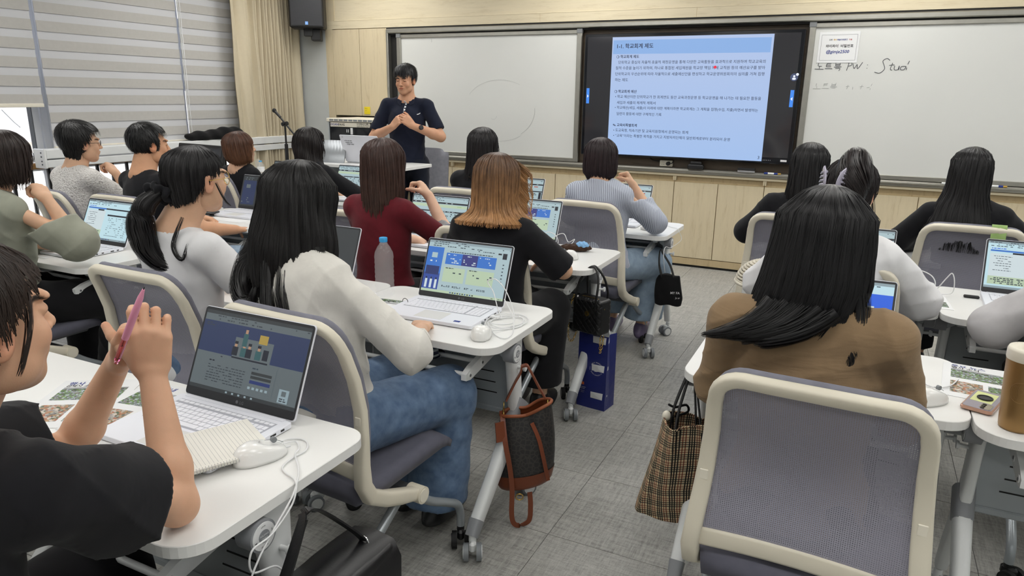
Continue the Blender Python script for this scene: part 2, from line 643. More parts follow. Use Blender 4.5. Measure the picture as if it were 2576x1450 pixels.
M['white_plastic'] = plain('white_plastic', srgb(226, 228, 228), .35)
M['grey_metal'] = plain('grey_painted_steel', srgb(176, 182, 186), .38, var=.02)
M['panel_metal'] = plain('pale_grey_sheet_steel', srgb(158, 164, 168), .5, var=.02)
M['tube'] = plain('silver_painted_tube', srgb(160, 166, 170), .3, .35)
M['desk_white'] = plain('white_laminate', srgb(232, 232, 230), .32, var=.008, spec=.4)
M['desk_edge'] = plain('white_edge_band', srgb(214, 214, 212), .4, var=.01)
M['chair_cream'] = plain('cream_plastic', srgb(222, 215, 197), .42, var=.02, bumps=.05, bscale=700)
M['chair_cream_light'] = plain('pale_cream_plastic', srgb(228, 222, 206), .45, var=.02)
M['seat_fabric'] = cloth('grey_seat_fabric', srgb(92, 92, 104), weave=1500, wr=.05, var=.05)
M['mesh_grey'] = mesh_fabric('grey_chair_mesh', srgb(152, 151, 164), .58, .0046)
M['mesh_fine'] = mesh_fabric('grey_chair_mesh_fine', srgb(134, 133, 146), .62, .0042)
M['mesh_edge'] = cloth('grey_mesh_hem', srgb(126, 126, 138), weave=1200, wr=.05)
M['laptop_white'] = plain('white_laptop_shell', srgb(228, 230, 238), .35, var=.01)
M['laptop_key'] = plain('white_keycap', srgb(232, 233, 240), .45, var=.005)
M['laptop_gap'] = plain('grey_key_gap', srgb(168, 170, 180), .6)
M['bezel'] = plain('dark_laptop_bezel', srgb(34, 35, 40), .4, var=.02)
M['cable'] = plain('white_cable', srgb(226, 227, 228), .4)
M['gold'] = plain('gold_metal', srgb(214, 178, 98), .25, .95)
M['chrome'] = plain('chrome', srgb(210, 210, 212), .15, 1.0)
M['ink'] = plain('black_ink', srgb(20, 20, 26), .7)
M['ink_soft'] = plain('grey_ink', srgb(74, 76, 84), .7)
M['ink_faint'] = plain('faint_grey_ink', srgb(168, 170, 170), .7)
M['ink_blue'] = plain('blue_ink', srgb(28, 52, 130), .7)
M['ink_red'] = plain('red_ink', srgb(176, 60, 60), .7)
M['ink_gold'] = plain('ochre_ink', srgb(200, 160, 60), .7)
M['ink_white'] = plain('white_ink', srgb(225, 225, 228), .7)
M['paper'] = plain('white_paper', srgb(226, 227, 228), .7, var=.01)
M['skin'] = vcol('skin', .5, .35, .05, .12, 420, sss=.12)
M['hair'] = vcol('hair', .40, .38, .22, .0)
M['label_grey'] = plain('grey_label', srgb(176, 178, 178), .5)
# ------------------------------------------------------------------ room shell
XL, XR, YB, YF, ZC = -5.98, 3.4, -3.2, 6.92, 2.78

def floor_tile_mat():
    m, nt, b = _mat('linen_floor_tile')
    outs = []
    for sc in ((70, 5, 1), (5, 70, 1), (220, 26, 1), (26, 220, 1)):
        n = N(nt, 'ShaderNodeTexNoise'); n.inputs['Scale'].default_value = 1.6; n.inputs['Detail'].default_value = 2
        mp = coords(nt, 'Object', sc)
        oi = N(nt, 'ShaderNodeObjectInfo')
        ad = N(nt, 'ShaderNodeVectorMath', operation='ADD')
        mu = N(nt, 'ShaderNodeMath', operation='MULTIPLY'); mu.inputs[1].default_value = 37.0
        nt.links.new(oi.outputs['Random'], mu.inputs[0])
        nt.links.new(mp, ad.inputs[0]); nt.links.new(mu.outputs[0], ad.inputs[1])
        nt.links.new(ad.outputs[0], n.inputs['Vector']); outs.append(n.outputs['Fac'])
    def mth(op, a, c):
        q = N(nt, 'ShaderNodeMath', operation=op)
        for i, s in enumerate((a, c)):
            if hasattr(s, 'is_output'): nt.links.new(s, q.inputs[i])
            else: q.inputs[i].default_value = s
        return q.outputs[0]
    s = mth('ADD', mth('ADD', outs[0], outs[1]), mth('ADD', outs[2], outs[3]))
    s = mth('MULTIPLY', s, .25)
    oi = N(nt, 'ShaderNodeObjectInfo')
    s2 = mth('ADD', s, mth('MULTIPLY', oi.outputs['Random'], .03))
    nt.links.new(ramp(nt, s2, [srgb(122, 121, 117), srgb(160, 159, 154), srgb(184, 183, 178)], [.36, .51, .66]), b.inputs['Base Color'])
    b.inputs['Roughness'].default_value = .42
    b.inputs['Specular IOR Level'].default_value = .35
    bump(nt, b, s, .15, .0006)
    return m
M['tile'] = floor_tile_mat()
M['grout'] = plain('dark_tile_joint', srgb(112, 111, 108), .8)

fl = tag(MB().box(XL - .2, XR, YB, YF + .2, -.05, -.004).obj('floor', M['grout']), kind='structure')
tile_me = MB().cbox(.001, .449, .001, .449, -.004, 0, .0008).mesh('tile', M['tile'])
for i in range(-12, 6):
    for j in range(-4, 9):
        link('tile', tile_me, fl).location = (-.834 + .45 * i, 2.497 + .45 * j, 0)
rest = MB()
rest.box(-.834 + .45 * 6, XR, YB, YF, -.004, 0)
rest.box(XL, -.834 + .45 * 6, YB, 2.497 - .45 * 4, -.004, 0)
rest.obj('floor_sheet', M['tile'], fl)

tag(MB().box(XL - .3, XR + .1, YB - .1, YF + .3, ZC, ZC + .1).obj('ceiling', M['ceiling']), kind='structure')
wf = MB()
wf.box(XL, XR, YF, YF + .1, 0, ZC)
wf.box(-5.86, -5.425, 6.45, YF, 0, ZC)                         # plaster pier beside the cabinets
tag(wf.obj('wall_front', M['white_wall']), kind='structure')
tag(MB().box(XR, XR + .1, YB, YF, 0, ZC).obj('wall_right', M['white_wall']), kind='structure')
tag(MB().box(XL, XR, YB - .1, YB, 0, ZC).obj('wall_back', M['white_wall']), kind='structure')
wl = MB()
wl.box(XL - .2, XL, YB, 1.3, 0, ZC)
wl.box(XL - .2, XL, 1.3, 6.3, 0, .30)
wl.box(XL - .2, XL, 1.3, 6.3, 2.66, ZC)
wl.box(XL - .2, XL, 6.3, YF, 0, ZC)
tag(wl.obj('wall_left', M['white_wall']), kind='structure')

# windows in the left wall: aluminium frames between mullions, glass panes
M['frame_white'] = plain('white_window_frame', srgb(206, 209, 214), .4, var=.02)
M['frame_dark'] = plain('dark_window_gasket', srgb(70, 76, 84), .5)
def window_glass():
    m, nt, b = _mat('window_glass')
    out = nt.nodes['Material Output']
    tr = N(nt, 'ShaderNodeBsdfTransparent'); gl = N(nt, 'ShaderNodeBsdfGlossy'); mx = N(nt, 'ShaderNodeMixShader')
    gl.inputs['Roughness'].default_value = .02
    fr = N(nt, 'ShaderNodeFresnel'); fr.inputs['IOR'].default_value = 1.3
    nt.links.new(fr.outputs[0], mx.inputs[0]); nt.links.new(tr.outputs[0], mx.inputs[1]); nt.links.new(gl.outputs[0], mx.inputs[2])
    nt.links.new(mx.outputs[0], out.inputs['Surface'])
    return m
M['pane'] = window_glass()
for wi, (y0, y1) in enumerate(((1.30, 2.42), (2.42, 3.66), (3.66, 4.95), (4.95, 6.3))):
    f = MB()
    f.cbox(XL - .10, XL + .02, y0, y0 + .055, .30, 2.66, .004)
    f.cbox(XL - .10, XL + .02, y1 - .055, y1, .30, 2.66, .004)
    for z in (.30, .86, 1.50, 2.60): f.cbox(XL - .10, XL + .01, y0 + .05, y1 - .05, z, z + .06, .004)
    w = tag(f.obj('window_%d' % (wi + 1), M['frame_white']), kind='structure')
    MB().box(XL - .06, XL - .055, y0 + .05, y1 - .05, .36, .86).obj('pane', M['pane'], w)
    MB().box(XL - .06, XL - .055, y0 + .05, y1 - .05, .92, 1.50).obj('pane', M['pane'], w)
    MB().box(XL - .06, XL - .055, y0 + .05, y1 - .05, 1.56, 2.60).obj('pane', M['pane'], w)
    # the sash standing inside the frame, its mitred stiles and dark gasket
    s = MB(); s.cbox(XL - .03, XL + .03, y0 + .13, y0 + .18, .98, 1.50, .003); s.cbox(XL - .03, XL + .03, y1 - .13, y1 - .075, .96, 1.50, .003)
    s.cbox(XL - .03, XL + .03, y0 + .13, y1 - .075, .93, .975, .003)
    s.obj('sash', M['frame_white'], w)
    g = MB(); g.box(XL - .02, XL + .032, y1 - .137, y1 - .131, .975, 1.50); g.obj('gasket', M['frame_dark'], w)
# prop of the hopper sash leaning outwards, seen through the first pane
p = MB(); p.tube([(XL - .12, 3.22, .92), (XL - .06, 3.33, 1.46)], 0, 4, flat=(.03, .022))
p.tube([(XL - .10, 3.38, 1.34), (XL - .10, 3.46, 1.24), (XL - .10, 3.50, 1.20)], .004, 6)
tag(p.obj('window_stay', M['frame_white']), 'slanting white window stay seen through the open left pane', 'window stay')

# guard rail in front of the windows
r = thing('guard_rail', 'oak topped guard rail with black balusters before the windows', 'railing', (XL + .10, 2.4, 0))
MB().cbox(-.035, .035, -1.1, 3.9, .885, .93, .008).obj('handrail', M['oak'], r)
MB().cbox(-.012, .012, -1.1, 3.9, .30, .325, .003).obj('bottom_rail', M['black_plastic'], r)
bal = MB().cbox(-.011, .011, -.011, .011, 0.0, .885, .002).mesh('baluster', M['black_plastic'])
for k in range(36):
    link('baluster', bal, r).location = (0, -1.06 + k * .138, 0)

# steel trunking with a lid line running under the blinds
d = thing('wall_duct', 'white steel cable trunking running along the window wall under the blinds', 'cable duct', (XL + .22, 3.44, 0))
b_ = MB(); b_.cbox(-.06, .06, 0, 2.95, .905, .963, .004); b_.obj('lower_tray', M['white_plastic'], d)
b_ = MB(); b_.cbox(-.06, .06, 0, 2.95, .972, 1.045, .006); b_.obj('upper_tray', M['white_plastic'], d)
e_ = MB(); e_.cbox(-.065, .066, -.02, .0, .90, 1.05, .004)
for z in (.93, .955, .99, 1.02): e_.cyl((.03, -.024, z), (.03, -.018, z), .006, 8, 1)
e_.obj('end_cap', [M['white_plastic'], M['frame_dark']], d)
br = MB()
for y in (.1, 1.2, 2.3): br.box(-.04, .02, y, y + .05, .0, .905)
br.obj('bracket', M['white_plastic'], d)

# zebra roller blinds
M['blind_band'] = cloth('grey_blind_fabric', srgb(184, 182, 178), weave=700, wr=.02, wscale=3, var=.02, sheen=0)
M['blind_sheer'] = plain('sheer_blind_voile', srgb(186, 186, 188), .8, var=.02)
M['blind_sheer'].node_tree.nodes['Principled BSDF'].inputs['Transmission Weight'].default_value = 0.0
def blind(name_y0, y1, zb, label, zt=2.70, alpha=.80, x=XL + .14):
    y0 = name_y0
    t = thing('roller_blind', label, 'blind', (x, y0, 0), 0, 'zebra roller blinds on the window wall')
    w = y1 - y0
    MB().cbox(-.045, .045, -.01, w + .01, zt, zt + .075, .01).obj('cassette', M['white_plastic'], t)
    MB().cbox(-.012, .014, 0, w, zb - .028, zb, .004).obj('bottom_bar', M['chair_cream_light'], t)
    sh = MB(); sh.box(-.004, -.003, 0, w, zb, zt)
    sh.obj('sheer_panel', M['sheer'], t)
    z = zt; k = 0
    while z > zb + .03:
        z0 = max(z - .078, zb)
        MB().box(.002, .0035, 0, w, z0, z).obj('fabric_band', M['blind_band'], t)
        z -= .138; k += 1
    return t
_m, _nt, _b = _mat('sheer_voile')
_b.inputs['Base Color'].default_value = srgb(206, 207, 210); _b.inputs['Roughness'].default_value = .8; _b.inputs['Alpha'].default_value = .93
M['sheer'] = _m
blind(1.30, 3.545, 1.39, 'half raised grey zebra blind at the left edge of the photo', x=XL + .17)
blind(3.60, 4.885, 1.055, 'wide grey zebra blind lowered behind the white trunking')
blind(4.91, 6.25, 1.05, 'grey zebra blind partly behind the beige curtain')
cm = MB(); cm.tube([(0, 0, 2.68), (0, .012, 1.9), (0, .0, 1.08)], .003, 6); cm.tube([(0, .03, 2.68), (0, .03, 1.08), (0, .014, 1.06)], .003, 6)
tag(cm.obj('blind_cord', M['cable'], None, M=T(XL + .17, 4.885, 0)), 'thin white pull cord hanging between the two lowered blinds', 'cord')

# curtain: deep pleats, a broad plain leading edge
def curtain():
    t = thing('curtain', 'beige pleated floor length curtain in the front left corner', 'curtain', (XL + .24, 5.40, 0))
    ny = 260
    prof = []
    for i in range(ny + 1):
        u = i / ny; y = u * 1.02
        if u < .10: x = .05 - .06 * (u / .10)
        elif u < .25: x = -.01 + .035 * math.sin((u - .10) / .15 * PI * .9)
        elif u < .34: x = .015 - .07 * math.sin((u - .25) / .09 * PI)
        elif u < .86: x = .0 + .034 * math.sin((u - .34) / .52 * 11 * 2 * PI)
        else: x = -.02 + .05 * math.sin((u - .86) / .14 * PI)
        prof.append((x, y))
    zs = [0.03 + (2.66 - .03) * k / 22 for k in range(23)]
    vs = []; fs = []
    for j, z in enumerate(zs):
        for i, (x, y) in enumerate(prof):
            wob = .006 * math.sin(z * 3.1 + i * .12) + .004 * math.sin(z * 7 + i * .31)
            a = 1.0 - .12 * math.sin(z * 1.7 + i * .05)
            vs.append((x * a + wob, y + .006 * math.sin(z * 2.3 + i * .2), z))
    n = len(prof)
    for j in range(len(zs) - 1):
        for i in range(n - 1):
            fs.append((j * n + i, j * n + i + 1, (j + 1) * n + i + 1, (j + 1) * n + i))
    m = MB(); m.add(vs, fs, 0, True)
    m.add([(v[0] - .006, v[1], v[2]) for v in vs], [f[::-1] for f in fs], 0, True)
    M['curtain'] = cloth('beige_curtain', srgb(200, 189, 164), weave=900, wr=.02, wscale=3, var=.015)
    m.obj('drape', M['curtain'], t)
    MB().cyl((-.02, -.15, 2.70), (-.02, 1.05, 2.70), .012, 10).obj('rail', M['alu'], t)
curtain()
g = MB(); g.cbox(-5.835, -5.80, 6.395, 6.425, 0, 2.3, .003)
g.cyl((-5.80, 6.38, .75), (-5.86, 6.42, 2.5), .006, 6, 1)
tag(g.obj('cable_channel', [M['chair_cream_light'], M['black_rubber']]), 'thin cream cable channel with black wire beside the curtain', 'cable channel')

# outside: bright facade across the street
def facade():
    t = thing('building', 'overexposed cream building with a blue band seen through the windows', 'building', (-15.5, 4, -4))
    MB().box(-1, 0, -14, 16, 0, 9).obj('facade', plain('cream_render', srgb(240, 232, 220), .9), t)
    MB().box(.0, .06, -14, 16, 3.85, 4.15).obj('blue_band', plain('blue_sign_band', srgb(120, 180, 226), .6), t)
    MB().box(.0, .25, -14, 16, 4.45, 4.7).obj('ledge', plain('pale_ledge', srgb(214, 206, 200), .8), t)
    for k in range(7):
        MB().box(.01, .05, -12 + k * 4, -10 + k * 4, 5.6, 7.2).obj('window', M['grey_dark'], t)
facade()
tag(MB().box(-30, XL - .3, -12, 22, -4.1, -4.0).obj('street', plain('pale_paving', srgb(200, 198, 194), .9)), kind='structure')

# ------------------------------------------------------------------ front wall fitments
YW = 6.45
def base_cabinet(x0, first):
    t = thing('base_cabinet', 'x', 'cabinet', (x0, YW, 0), 0, 'maple base cabinets along the front wall')
    w = .777
    body = MB()
    body.cbox(.001, w - .001, .02, .45, .02, .785, .001)
    body.box(.0005, w - .0005, .0, .45, .022, .082)
    body.obj('body', M['maple_dark'], t)
    MB().box(.0005, w - .0005, .012, .44, 0, .022).obj('toe_kick', M['dark_gap'], t)
    for k in range(2):
        MB().cbox(.003 + k * w / 2, w / 2 - .003 + k * w / 2, 0, .019, .088, .772, .0012).obj('door', M['maple'], t)
    MB().box(.001, w - .001, .03, .05, .785, .824).obj('recess_board', M['maple_dark'], t)
    MB().box(w - .014, w - .001, 0, .03, .785, .826).box(.001, .014, 0, .03, .785, .826).obj('spacer', M['maple'], t)
    return t
cab0 = base_cabinet(-3.838, True)
cab0['label'] = 'maple base cabinet with two doors nearest the lecturer, below the left whiteboard'
_lab = ['maple two-door base cabinet behind the blond woman, below the left whiteboard', 'maple two-door base cabinet under the left edge of the slide screen',
        'fully visible maple two-door base cabinet under the middle of the screen', 'maple two-door base cabinet under the right edge of the screen, behind the hair-clip woman',
        'maple two-door base cabinet under the right whiteboard', 'maple two-door base cabinet at the right edge of the photo']
for k in range(1, 7):
    dup(cab0, (-3.838 + .777 * k, YW, 0), 0, _lab[k - 1])
dup(cab0, (-3.838 - .777, YW, 0), 0, 'maple two-door base cabinet hidden behind the lecturer')
tag(MB().cbox(-4.615, 1.62, YW - .008, YW + .45, .826, .846, .002).obj('cabinet_top', M['maple_h']), 'long thin maple top board over the base cabinets', 'worktop')

# board rail system
rail = thing('board_rail', 'long aluminium whiteboard rails above and below the boards and screen', 'rail', (-4.61, YW, 0))
rb = MB(); rb.cbox(0, 6.24, -.02, .05, .85, .893, .004); rb.cbox(0, 6.24, -.045, -.02, .872, .886, .003)
rb.obj('lower_rail', M['alu'], rail)
rt = MB(); rt.cbox(0, 6.24, -.03, .05, 2.105, 2.150, .008)
rt.obj('upper_rail', M['alu'], rail)
MB().box(0, 6.24, -.012, .05, 2.150, 2.163).box(0, 6.24, .0, .05, 2.090, 2.106).obj('shadow_gap', M['dark_gap'], rail)
MB().cbox(0, .028, -.03, .05, .85, 2.12, .006).obj('end_post', M['alu'], rail)
MB().box(.028, .115, .03, .05, .893, 2.10).obj('cavity', M['dark_gap'], rail)
tag(MB().box(-4.5, 1.62, YW + .06, YW + .45, .848, 2.164).obj('wall_panel', M['brown_panel']), 'brown wood-grain backing panel behind the screen', 'panel')

def board(x0, x1, label):
    t = thing('whiteboard', label, 'whiteboard', (x0, YW, 0), 0, 'sliding whiteboards')
    w = x1 - x0
    MB().box(.045, w - .045, .008, .014, .93, 2.062).obj('writing_surface', M['whiteboard'], t)
    f = MB()
    for a in (0, w - .05): f.cbox(a, a + .05, -.012, .02, .897, 2.098, .005)
    for z in (.897, 2.058): f.cbox(.045, w - .045, -.008, .02, z, z + .036, .004)
    f.obj('frame', M['alu'], t)
    for a in (0, w - .05): MB().cbox(a - .002, a + .052, -.016, .02, 2.062, 2.102, .003).obj('corner_cap', M['alu_dark'], t)
    return t
bL = board(-4.49, -2.445, 'left whiteboard behind the lecturer, almost blank')
bR = board(-.515, 1.63, 'right whiteboard with a notice and faint handwriting')
sm = MB()
def arc(cx, cz, rx, rz, a0, a1, w, n=20, y=.006):
    pts = [(cx + rx * math.cos(a0 + (a1 - a0) * k / n), y, cz + rz * math.sin(a0 + (a1 - a0) * k / n)) for k in range(n + 1)]
    sm.strip(pts, (0, 1, 0), .0006, w)
arc(1.2, 1.36, .38, .28, -.9, .1, .0025); arc(1.2, 1.36, .4, .29, 1.0, 2.6, .0018); arc(1.18, 1.33, .4, .27, -1.6, -.9, .0018); arc(1.13, 1.32, .04, .05, -2.2, -.3, .0018)
sm.strip([(.42, .0065, 2.045), (.42, .0065, 2.012)], (0, 1, 0), .0006, .004)
sm.obj('marker_smudge', M['ink_faint'], bL)
# handwriting on the right board, in board coordinates (x right, z up)
hw = MB()
def stroke(x, z, s, segs, wd=.004, mi=0):
    for seg in segs:
        pts = catmull([(x + a * s, .006, z + c * s) for a, c in seg], 4) if len(seg) > 2 else [(x + a * s, .006, z + c * s) for a, c in seg]
        hw.tube([(p[0], p[1], p[2]) for p in pts], wd / 2, 4, mi)
GL = {
 'no': [[(.5, .95), (.45, .55), (.9, .5)], [(.6, .5), (.62, .2)], [(.05, .15), (1.15, .12)]],
 'teu': [[(.2, .9), (.8, .95)], [(.2, .7), (.75, .72)], [(.25, .92), (.18, .5), (.8, .5)], [(.0, .22), (1.0, .2)]],
 'buk': [[(.2, 1.0), (.2, .6)], [(.8, 1.05), (.75, .6)], [(.2, .8), (.8, .85)], [(.2, .6), (.75, .62)], [(.0, .42), (1.0, .45)], [(.2, .25), (.8, .25), (.7, -.1)]],
 'P': [[(.35, .9), (.15, -.05)], [(.25, .85), (.6, .95), (.65, .6), (.3, .5)]],
 'W': [[(.0, .8), (.2, .2), (.5, .7), (.6, .15), (1.1, .95)]],
 ':': [[(.3, .65), (.34, .6)], [(.28, .25), (.32, .2)]],
 'S': [[(1.1, .95), (.8, 1.15), (.45, .9), (.6, .5), (.7, .1), (.3, -.3), (-.2, -.2)]],
 't': [[(.4, .75), (.25, .1), (.45, .0)], [(.1, .5), (.6, .55)]],
 'u': [[(.1, .45), (.1, .05), (.45, .05), (.55, .45), (.55, .0)]],
 'd': [[(.6, .4), (.2, .35), (.15, .05), (.5, .05), (.65, .4)], [(.9, .95), (.78, .6)], [(.72, .25), (.7, .0)]],
}
x = .07; z = 1.735
for g_, adv, s in (('no', .078, .06), ('teu', .066, .055), ('buk', .085, .055), ('P', .05, .062), ('W', .085, .062), (':', .09, .062), ('S', .075, .075), ('t', .038, .07), ('u', .04, .07), ('d', .07, .07)):
    stroke(x, z, s, GL[g_], .0042); x += adv
x = .075; z = 1.585
for g_, adv, s in (('no', .07, .05), ('teu', .06, .05), ('buk', .11, .05), ('t', .05, .05), ('u', .05, .05), ('t', .045, .05), ('d', .06, .05)):
    stroke(x, z, s, [q[:2] for q in GL[g_]], .0022, 1); x += adv
hw.obj('handwriting', [M['ink_soft'], M['ink_faint']], bR)

# laminated notice on the right board
nt_ = thing('notice', 'laminated wireless password notice taped to the right whiteboard', 'notice', (-.435, YW + .006, 1.79))
MB().cbox(0, .295, -.002, 0, 0, .235, .0008).obj('sheet', M['paper'], nt_)
fr = MB()
for a in ((.018, .0195, .02, .212), (.277, .2785, .02, .212), (.018, .2785, .0195, .021), (.018, .2785, .2115, .213)): fr.box(a[0], a[1], -.0026, -.002, a[2], a[3])
def wallM(x, z, y=-.0028): return Matrix(((1, 0, 0, x), (0, 0, -1, y), (0, 1, 0, z), (0, 0, 0, 1)))
fr.obj('printed_border', M['ink_soft'], nt_)
lt = MB()
add_text(lt, '김제', wallM(.075, .175), 0, width=.022, bold=.02)
add_text(lt, '창의', wallM(.107, .175), 3, width=.022, bold=.02)
add_text(lt, '예술미래공간', wallM(.133, .175), 1, width=.075, bold=.02)
add_text(lt, '다움', wallM(.218, .175), 2, width=.022, bold=.02)
add_text(lt, '와이파이  비밀번호', wallM(.055, .128), 0, width=.20, bold=.03)
add_text(lt, '@gimje2500', wallM(.062, .082), 1, width=.168, bold=.012, shear=.15)
lt.obj('lettering', [M['ink'], M['ink_blue'], M['ink_red'], M['ink_gold']], nt_)

# markers and eraser on the tray
def marker(x, mcap, label):
    m = MB(); m.cyl((0, 0, 0), (.11, 0, 0), .008, 10, 0); m.cyl((.11, 0, 0), (.135, 0, 0), .0085, 10, 1); m.cyl((.03, 0, 0), (.08, 0, 0), .0083, 10, 2)
    tag(m.obj('whiteboard_marker', [M['ink_blue'] if mcap == 'b' else M['white_plastic'], M[{'b': 'gold', 'w': 'ink_blue'}[mcap]], M['white_plastic']], None, M=T(x, YW - .032, .895)), label, 'marker')
marker(-.74, 'b', 'blue marker lying beside the eraser on the board rail')
marker(.57, 'w', 'white marker with blue cap lying on the rail under the right whiteboard')
marker(.86, 'b', 'blue marker lying at the far right end of the board rail')
er = MB(); er.cbox(0, .145, -.02, .02, 0, .018, .003, 0); er.cbox(.002, .143, -.019, .019, .018, .036, .003, 1)
tag(er.obj('board_eraser', [M['chrome'], M['black_plastic']], None, M=T(-.96, YW - .028, .893)), 'black and silver board eraser on the rail under the screen', 'eraser')

# upper fascia with recessed panel fields
fa = thing('upper_cladding', 'maple wall cladding above the boards with long recessed panels', 'cladding', (-5.425, YW, 0))
MB().cbox(0, 7.05, 0, .45, 2.166, 2.246, .001).obj('bottom_strip', M['maple_h'], fa)
MB().box(0, 7.05, .008, .45, 2.246, ZC).obj('recessed_field', M['maple_h'], fa)
MB().cbox(0, .135, 0, .45, 2.246, ZC, .001).obj('stile', M['maple'], fa)
MB().cbox(4.0, 4.004, -.001, .4, 2.17, 2.246, .0001).cbox(1.95 + .6, 1.953 + .6, -.0005, .4, 2.17, 2.246, .0001).obj('joint', M['maple_dark'], fa)
MB().cbox(.135, 7.05, -.002, .01, 2.244, 2.252, .0015).obj('bead', M['maple_h'], fa)

# tall cabinet at the left of the boards
tc = thing('wall_cabinet', 'tall maple wall cabinet with two doors above the amplifier rack', 'cabinet', (-5.425, YW, 0))
MB().cbox(0, .095, 0, .45, 0, 2.166, .001).obj('side_stile', M['maple'], tc)
MB().box(.095, .815, .43, .45, 0, 1.262).box(.095, .815, .02, .44, 1.26, 1.264).obj('dark_niche', M['dark_gap'], tc)
MB().box(.095, .815, .022, .45, 1.265, 2.166).box(.80, .815, .0, .45, 0, 1.265).obj('carcass', M['maple_dark'], tc)
MB().cbox(.098, .452, 0, .02, 1.266, 2.160, .0012).obj('door', M['maple'], tc)
MB().cbox(.457, .808, 0, .02, 1.266, 2.160, .0012).obj('door', M['maple'], tc)
M['postit'] = plain('yellow_note_paper', srgb(236, 212, 40), .7)
nn = thing('sticky_note', 'yellow sticky note with two short handwritten lines on cabinet door', 'note', (-4.935, YW - .004, 1.285))
MB().box(0, .078, -.0008, 0, 0, .078).obj('note_sheet', M['postit'], nn)
q = MB(); add_text(q, '아이스', wallM(.008, .058, -.0012), 0, width=.035); add_text(q, '노트', wallM(.012, .038, -.0012), 0, width=.02)
q.obj('lettering', M['ink'], nn)

# ------------------------------------------------------------------ interactive display
scr = thing('interactive_display', 'large black interactive display showing a blue Korean lecture slide', 'display', (-2.40, 6.40, .978))
W_, H_ = 1.865, 1.07
bz = MB()
bz.cbox(0, W_, 0, .09, 0, H_, .006)
bz.obj('bezel', M['black_gloss'], scr)
MB().box(.030, W_ - .030, -.0010, 0, .052, H_ - .026).obj('screen_glass', M['screen_glass'], scr)
def slide_mat(name, c0, c1):
    m, nt, b = _mat(name)
    tc_ = N(nt, 'ShaderNodeTexCoord'); sp = N(nt, 'ShaderNodeSeparateXYZ')
    nt.links.new(tc_.outputs['Generated'], sp.inputs[0])
    col = ramp(nt, sp.outputs['Z'], [c0, c1])
    nt.links.new(col, b.inputs['Emission Color']); b.inputs['Emission Strength'].default_value = .9
    b.inputs['Base Color'].default_value = (.01, .01, .01, 1); b.inputs['Roughness'].default_value = .3
    return m
MB().box(.262, 1.630, -.0016, -.0010, .017, 1.038).obj('slide', slide_mat('slide_blue', srgb(170, 200, 245), srgb(184, 203, 240)), scr)
MB().box(.272, 1.612, -.0021, -.0016, .895, 1.012).obj('slide_header', emit('slide_header_blue', srgb(143, 182, 236), .9), scr)
tx = MB()
for t_, x0, x1, z_, b_o in (
    ('1-1. 학교회계 제도', -2.092, -1.764, 1.940, 0.02),
    ('❍ 학교회계 제도', -2.094, -1.886, 1.851, 0.02),
    ('단위학교 중심의 자율적·효율적 재정운영을 통해 다양한 교육활동을 효과적으로 지원하여 학교교육의', -2.073, -0.819, 1.803, 0.004),
    ('질적 수준을 높이기 위하여, 하나로 통합된 세입재원을 학교장 책임 하에 교직원 등의 예산요구를 받아', -2.096, -0.817, 1.754, 0.004),
    ('단위학교의 우선순위에 따라 자율적으로 세출예산안을 편성하고 학교운영위원회의의 심의를 거쳐 집행', -2.097, -0.818, 1.704, 0.004),
    ('하는 제도', -2.098, -1.976, 1.653, 0.004),
    ('❍ 학교회계 예산', -2.097, -1.890, 1.553, 0.02),
    ('• 학교 예산이란 단위학교가 한 회계연도 동안 교육과정운영 등 학교운영을 해 나가는 데 필요한 활동을', -2.087, -0.824, 1.508, 0.004),
    ('세입과 세출의 체계적 계획서', -2.069, -1.713, 1.456, 0.004),
    ('• 학교예산(세입, 세출)이 미래에 대한 계획이라면 학교회계는 그 계획을 집행(수입, 지출)하면서 발생하는', -2.085, -0.839, 1.410, 0.004),
    ('일련의 활동에 대한 구체적인 기록', -2.067, -1.653, 1.358, 0.004),
    ('✎ 교육비특별회계', -2.096, -1.871, 1.258, 0.02),
    ('• 도교육청, 직속기관 및 교육지원청에서 운영되는 회계', -2.089, -1.406, 1.211, 0.004),
    ('• “교육”이라는 특별한 목적을 가지고 지방자치단체의 일반회계로부터 분리되어 운영', -2.087, -1.046, 1.164, 0.004),
    ('3', -0.803, -0.790, 1.025, 0),
):
    add_text(tx, t_, wallM(x0 + 2.40, z_ - .978, -.0025), 0, width=x1 - x0, bold=b_o)
tx.obj('slide_lettering', emit('slide_text_navy', srgb(24, 36, 78), .6), scr)
pt = MB(); pt.cyl((1.179, -.003, .781), (1.179, -.0022, .781), .012, 14); pt.obj('laser_dot', emit('red_laser', srgb(225, 30, 60), 1.2), scr)
tb = MB()
for x_, sg in ((.035, 1), (W_ - .035 - .030, -1)):
    tb.cbox(x_, x_ + .028, -.002, -.001, .465, .60, .0006, 0)
    cx_ = x_ + .014
    tb.add([(cx_ - .006 * sg, -.0024, .515), (cx_ - .006 * sg, -.0024, .545), (cx_ + .009 * sg, -.0024, .530)], [(0, 1, 2)], 1)
tb.obj('side_tab', [emit('tab_blue', srgb(66, 140, 240), 1), emit('icon_white', srgb(235, 240, 250), 1)], scr)
ic = MB(); ic.cyl((1.815, -.0022, .70), (1.815, -.0012, .70), .030, 24, 0); ic.cyl((1.838, -.003, .722), (1.838, -.0022, .722), .011, 16, 1)
ic.cyl((1.815, -.0028, .708), (1.815, -.0022, .708), .0085, 14, 1)
ic.prism(rrect(-.014, .014, -.02, -.003, .008), 0, .0006, 1, wallM(1.815, .70, -.0022))
ic.obj('user_icon', [emit('icon_disc', srgb(72, 84, 120), .8), bpy.data.materials['icon_white']], scr)
